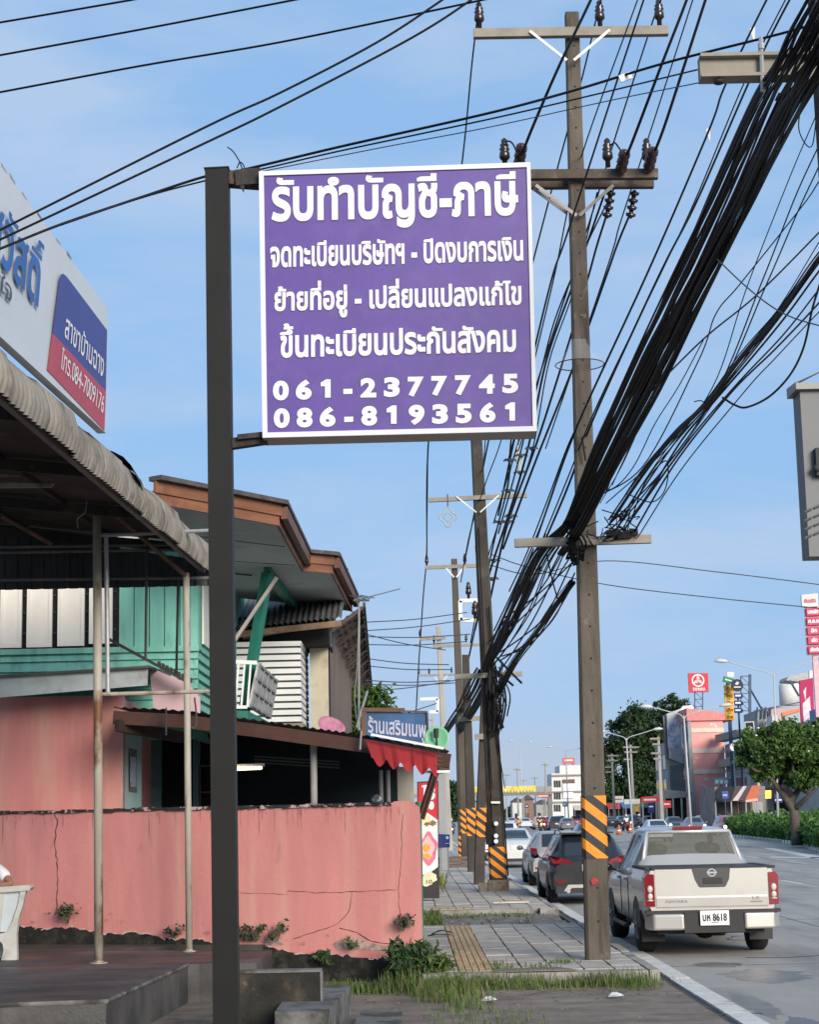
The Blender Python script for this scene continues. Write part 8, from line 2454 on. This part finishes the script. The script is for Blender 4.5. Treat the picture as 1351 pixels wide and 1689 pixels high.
# ------------------------------------------------------------------ far end of the road
d = 410
t = thing('white_block', 'white three storey block with a red rooftop sign, left of the nearest pole', 'building', at(935, 1345, d))
a, b = at(912, 1345, d), at(1002, 1345, d)
m = MB(); m.bx(a.x, b.x, d, d + 14, 0, at(930, 1275, d).z); m.bx(at(926, 1345, d).x, b.x, d + .1, d + 14, 0, at(930, 1262, d).z); m.build('wall', M_bwhite, t)
for i in range(3):
    for j in range(3):
        q = at(914 + j * 4, 1338 - i * 20, d - .1); m = MB(); m.bx(q.x, q.x + .42, d - .12, d + .05, q.z, q.z + 1.5); m.build('window', M_dark2, t)
m = MB(); m.bx(at(930, 1345, d).x, at(947, 1345, d).x, d - .4, d - .1, at(940, 1316, d).z, at(940, 1292, d).z); m.build('banner', M_white, t)
m = MB(); m.bx(at(930, 1345, d).x, at(950, 1345, d).x, d - .3, d - .1, at(940, 1291, d).z, at(940, 1285, d).z); m.build('dark_band', pm('band_brown', (.14, .08, .08)), t)
m = MB()
for z_ in (1278, 1305, 1322): m.bx(a.x - .1, b.x, d - .5, d, at(940, z_, d).z - .15, at(940, z_, d).z + .15)
m.build('floor_band', M_concl, t)
m = MB(); m.prism([at(928, 1249, d), at(948, 1250, d), at(948, 1259, d), at(928, 1259, d)], (0, .5, 0)); rs = m.build('roof_sign', pm('sign_red_pale', (.55, .12, .1)), t)
m = MB()
for x in (931, 945): m.cyl(at(x, 1259, d + .2), at(x, 1263, d + .2), .12, None, 5)
m.build('sign_leg', M_truss, t)
m = MB(); m.bx(at(931, 1253, d).x, at(945, 1253, d).x, d - .05, d - .01, at(940, 1255, d).z, at(940, 1252, d).z); m.build('line_mark', M_bwhite, rs)
d = 330
t = thing('footbridge', 'grey footbridge hung with yellow bunting across the far end of the road', 'footbridge', at(820, 1345, d))
a, b = at(728, 1345, d), at(912, 1345, d)
z0, z1 = at(820, 1312, d).z, at(820, 1298, d).z
m = MB(); m.bx(a.x - 8, b.x, d, d + 2.6, z0, z0 + .5); m.build('deck', M_concl, t)
m = MB(); m.bx(a.x - 8, b.x, d - .05, d + .05, z0 + .5, z1); m.bx(a.x - 8, b.x, d + 2.5, d + 2.6, z0 + .5, z1); m.build('parapet', pm('parapet_grey', (.36, .34, .3), var=.1), t)
m = MB()
for x in (a.x - 7, at(790, 1345, d).x, b.x - .4): m.bx(x - .35, x + .35, d + .6, d + 1.9, 0, z0)
m.build('pier', M_concl, t)
m = MB(); n_ = 30
for i in range(n_):
    xa_ = a.x + (at(884, 1300, d).x - a.x) * i / n_; xb_ = a.x + (at(884, 1300, d).x - a.x) * (i + 1) / n_
    if 742 < 675 + (xa_ / d * 2960) < 760: pass
    m.prism([V(xa_, d - .1, z1 + .15), V(xb_, d - .1, z1 + .15), V(xb_, d - .14, z1 - .6), V((xa_ + xb_) / 2, d - .16, z1 - 1.15), V(xa_, d - .14, z1 - .6)], (0, .03, 0))
m.build('bunting', pm('bunting_yellow', (.78, .6, .08), var=.25, scale=1.2, dirt=((.75, .7, .5), 1.4, .5, .6)), t)
d = 300
for i, (x0, x1, y0, y1, mt, lab) in enumerate(((886, 906, 1310, 1315, M_red, 'small red and white road sign in front of the footbridge'), (866, 872, 1326, 1332, M_navy, 'small blue direction sign under the footbridge'), (928, 936, 1322, 1330, M_bblue, 'blue and white road sign in front of the white block'))):
    t, bd = sgn('road_sign', lab, 'sign', [(x0, y0), (x1, y0), (x1, y1), (x0, y1)], d, mt, .1)
    m = MB(); q0 = at(x0 + 1.5, (y0 + y1) / 2, d - .03); q1 = at(x1 - 1.5, (y0 + y1) / 2, d - .03); m.bx(q0.x, q1.x, d - .04, d - .02, q0.z - .1, q0.z + .1); m.build('line_mark', M_letter, bd)
    q = at((x0 + x1) / 2, y1, d); m = MB(); m.cyl(V(q.x, d + .15, q.z + .3), V(q.x, d + .15, 0), .08, None, 6); m.build('post', M_galv, t)
GS = 'stalls and signs along the far side of the road'
for i, (x, d, wd_, mt, lab) in enumerate(((1012, 300, 5, M_bwhite, 'white roofed stall right of the nearest pole far off'), (1036, 280, 6, pm('stall_red', (.4, .06, .05)), 'red roofed stall below the big dark tree'), (1062, 262, 6, M_bblue, 'blue roofed stall at the foot of the big dark tree'), (1086, 248, 5, pm('stall_green', (.06, .2, .1)), 'green roofed stall beside the market shelter'), (975, 330, 6, M_bcream, 'cream roofed stall behind the nearest pole'))):
    c_ = V(at(x, 1345, d).x, d, 0); t = thing('market_stall', lab, 'stall', c_, GS)
    m = MB(); m.prism([c_ + V(-wd_ / 2, 0, 2.5), c_ + V(wd_ / 2, 0, 2.5), c_ + V(wd_ / 2, 2.5, 3.3), c_ + V(-wd_ / 2, 2.5, 3.3)], (0, 0, .1)); m.build('roof', mt, t)
    m = MB()
    for s in (-1, 1): m.cyl(c_ + V(s * (wd_ / 2 - .1), .1, 0), c_ + V(s * (wd_ / 2 - .1), .1, 2.5), .06, None, 5)
    m.build('post', M_galv, t)
    m = MB(); m.bx(c_.x - wd_ / 2 + .3, c_.x + wd_ / 2 - .3, d + .5, d + 1.2, 0, 1.0); m.build('counter', pm('stall_counter', (.3, .22, .16), var=.3), t)
    m = MB(); m.bx(c_.x - wd_ / 2, c_.x + wd_ / 2, d + 2.5, d + 2.6, 0, 3.2); m.build('back_wall', M_dark2, t)
for i, (x, y, d, w_, h_, mt, lab) in enumerate(((1020, 1318, 270, 1.6, 1.0, M_bwhite, 'small white hanging sign right of the nearest pole'), (1048, 1328, 235, .9, 1.6, M_yel, 'small upright yellow sign by the white banner'), (1074, 1330, 220, .8, 1.5, M_navy, 'small upright navy sign by the market shelter'), (1100, 1326, 205, 1.0, .8, M_red, 'small red sign at the market shelter posts'), (1168, 1325, 200, .9, 1.3, M_bwhite, 'small upright white sign against the pink shop house'))):
    c_ = at(x, y, d); t = thing('street_sign', lab, 'sign', c_, GS)
    m = MB(); m.bx(c_.x - w_ / 2, c_.x + w_ / 2, d, d + .08, c_.z - h_ / 2, c_.z + h_ / 2); bd = m.build('board', mt, t)
    m = MB(); m.bx(c_.x - w_ / 3, c_.x + w_ / 3, d - .02, d - .003, c_.z - .06, c_.z + .1); m.build('line_mark', M_orl if mt in (M_yel, M_bwhite) else M_letter, bd)
    m = MB(); m.cyl(V(c_.x, d + .12, 0), V(c_.x, d + .12, c_.z + h_ / 2), .05, None, 5); m.build('post', M_galv, t)
# far treeline and low far houses
rn = random.Random(21); m = MB()
def wt():
    x = rn.uniform(at(690, 1345, 560).x, at(1010, 1345, 560).x); return V(x, 560 + rn.uniform(-6, 6), rn.random() ** .7 * (4.2 + 1.5 * math.sin(x * .21) + math.sin(x * .6)))
leaves(m, 7000, wt, .75, .5, rn)
tag(m.build('treeline', M_leafd, None), kind='stuff')
for i, (x0, x1, yt, mt) in enumerate(((846, 862, 1322, M_bwhite), (864, 880, 1318, pm('far_brown', (.2, .12, .1), var=.2)), (884, 908, 1325, M_bgrey), (768, 786, 1322, M_bgrey), (955, 1000, 1302, M_bwhite))):
    d = 460 + i * 6
    t = thing('far_house', ('low white house under the left of the footbridge', 'low brown house under the middle of the footbridge', 'low grey house under the right of the footbridge', 'low grey house glimpsed between the poles', 'pale far building behind the nearest pole')[i], 'house', at((x0 + x1) / 2, 1345, d))
    a, b = at(x0, 1345, d), at(x1, yt, d); m = MB(); m.bx(a.x, b.x, d, d + 8, 0, b.z); m.build('wall', mt, t)
    m = MB(); m.prism([V(a.x - .4, d - .5, b.z), V(b.x + .4, d - .5, b.z), V((a.x + b.x) / 2, d - .5, b.z + 1.1)], (0, 9, 0)); m.build('roof', M_rooft, t)
    m = MB(); m.bx(a.x + .5, a.x + 1.3, d - .05, d + .02, .1, 2.2); m.build('door', M_dark2, t)
sgn_ = None
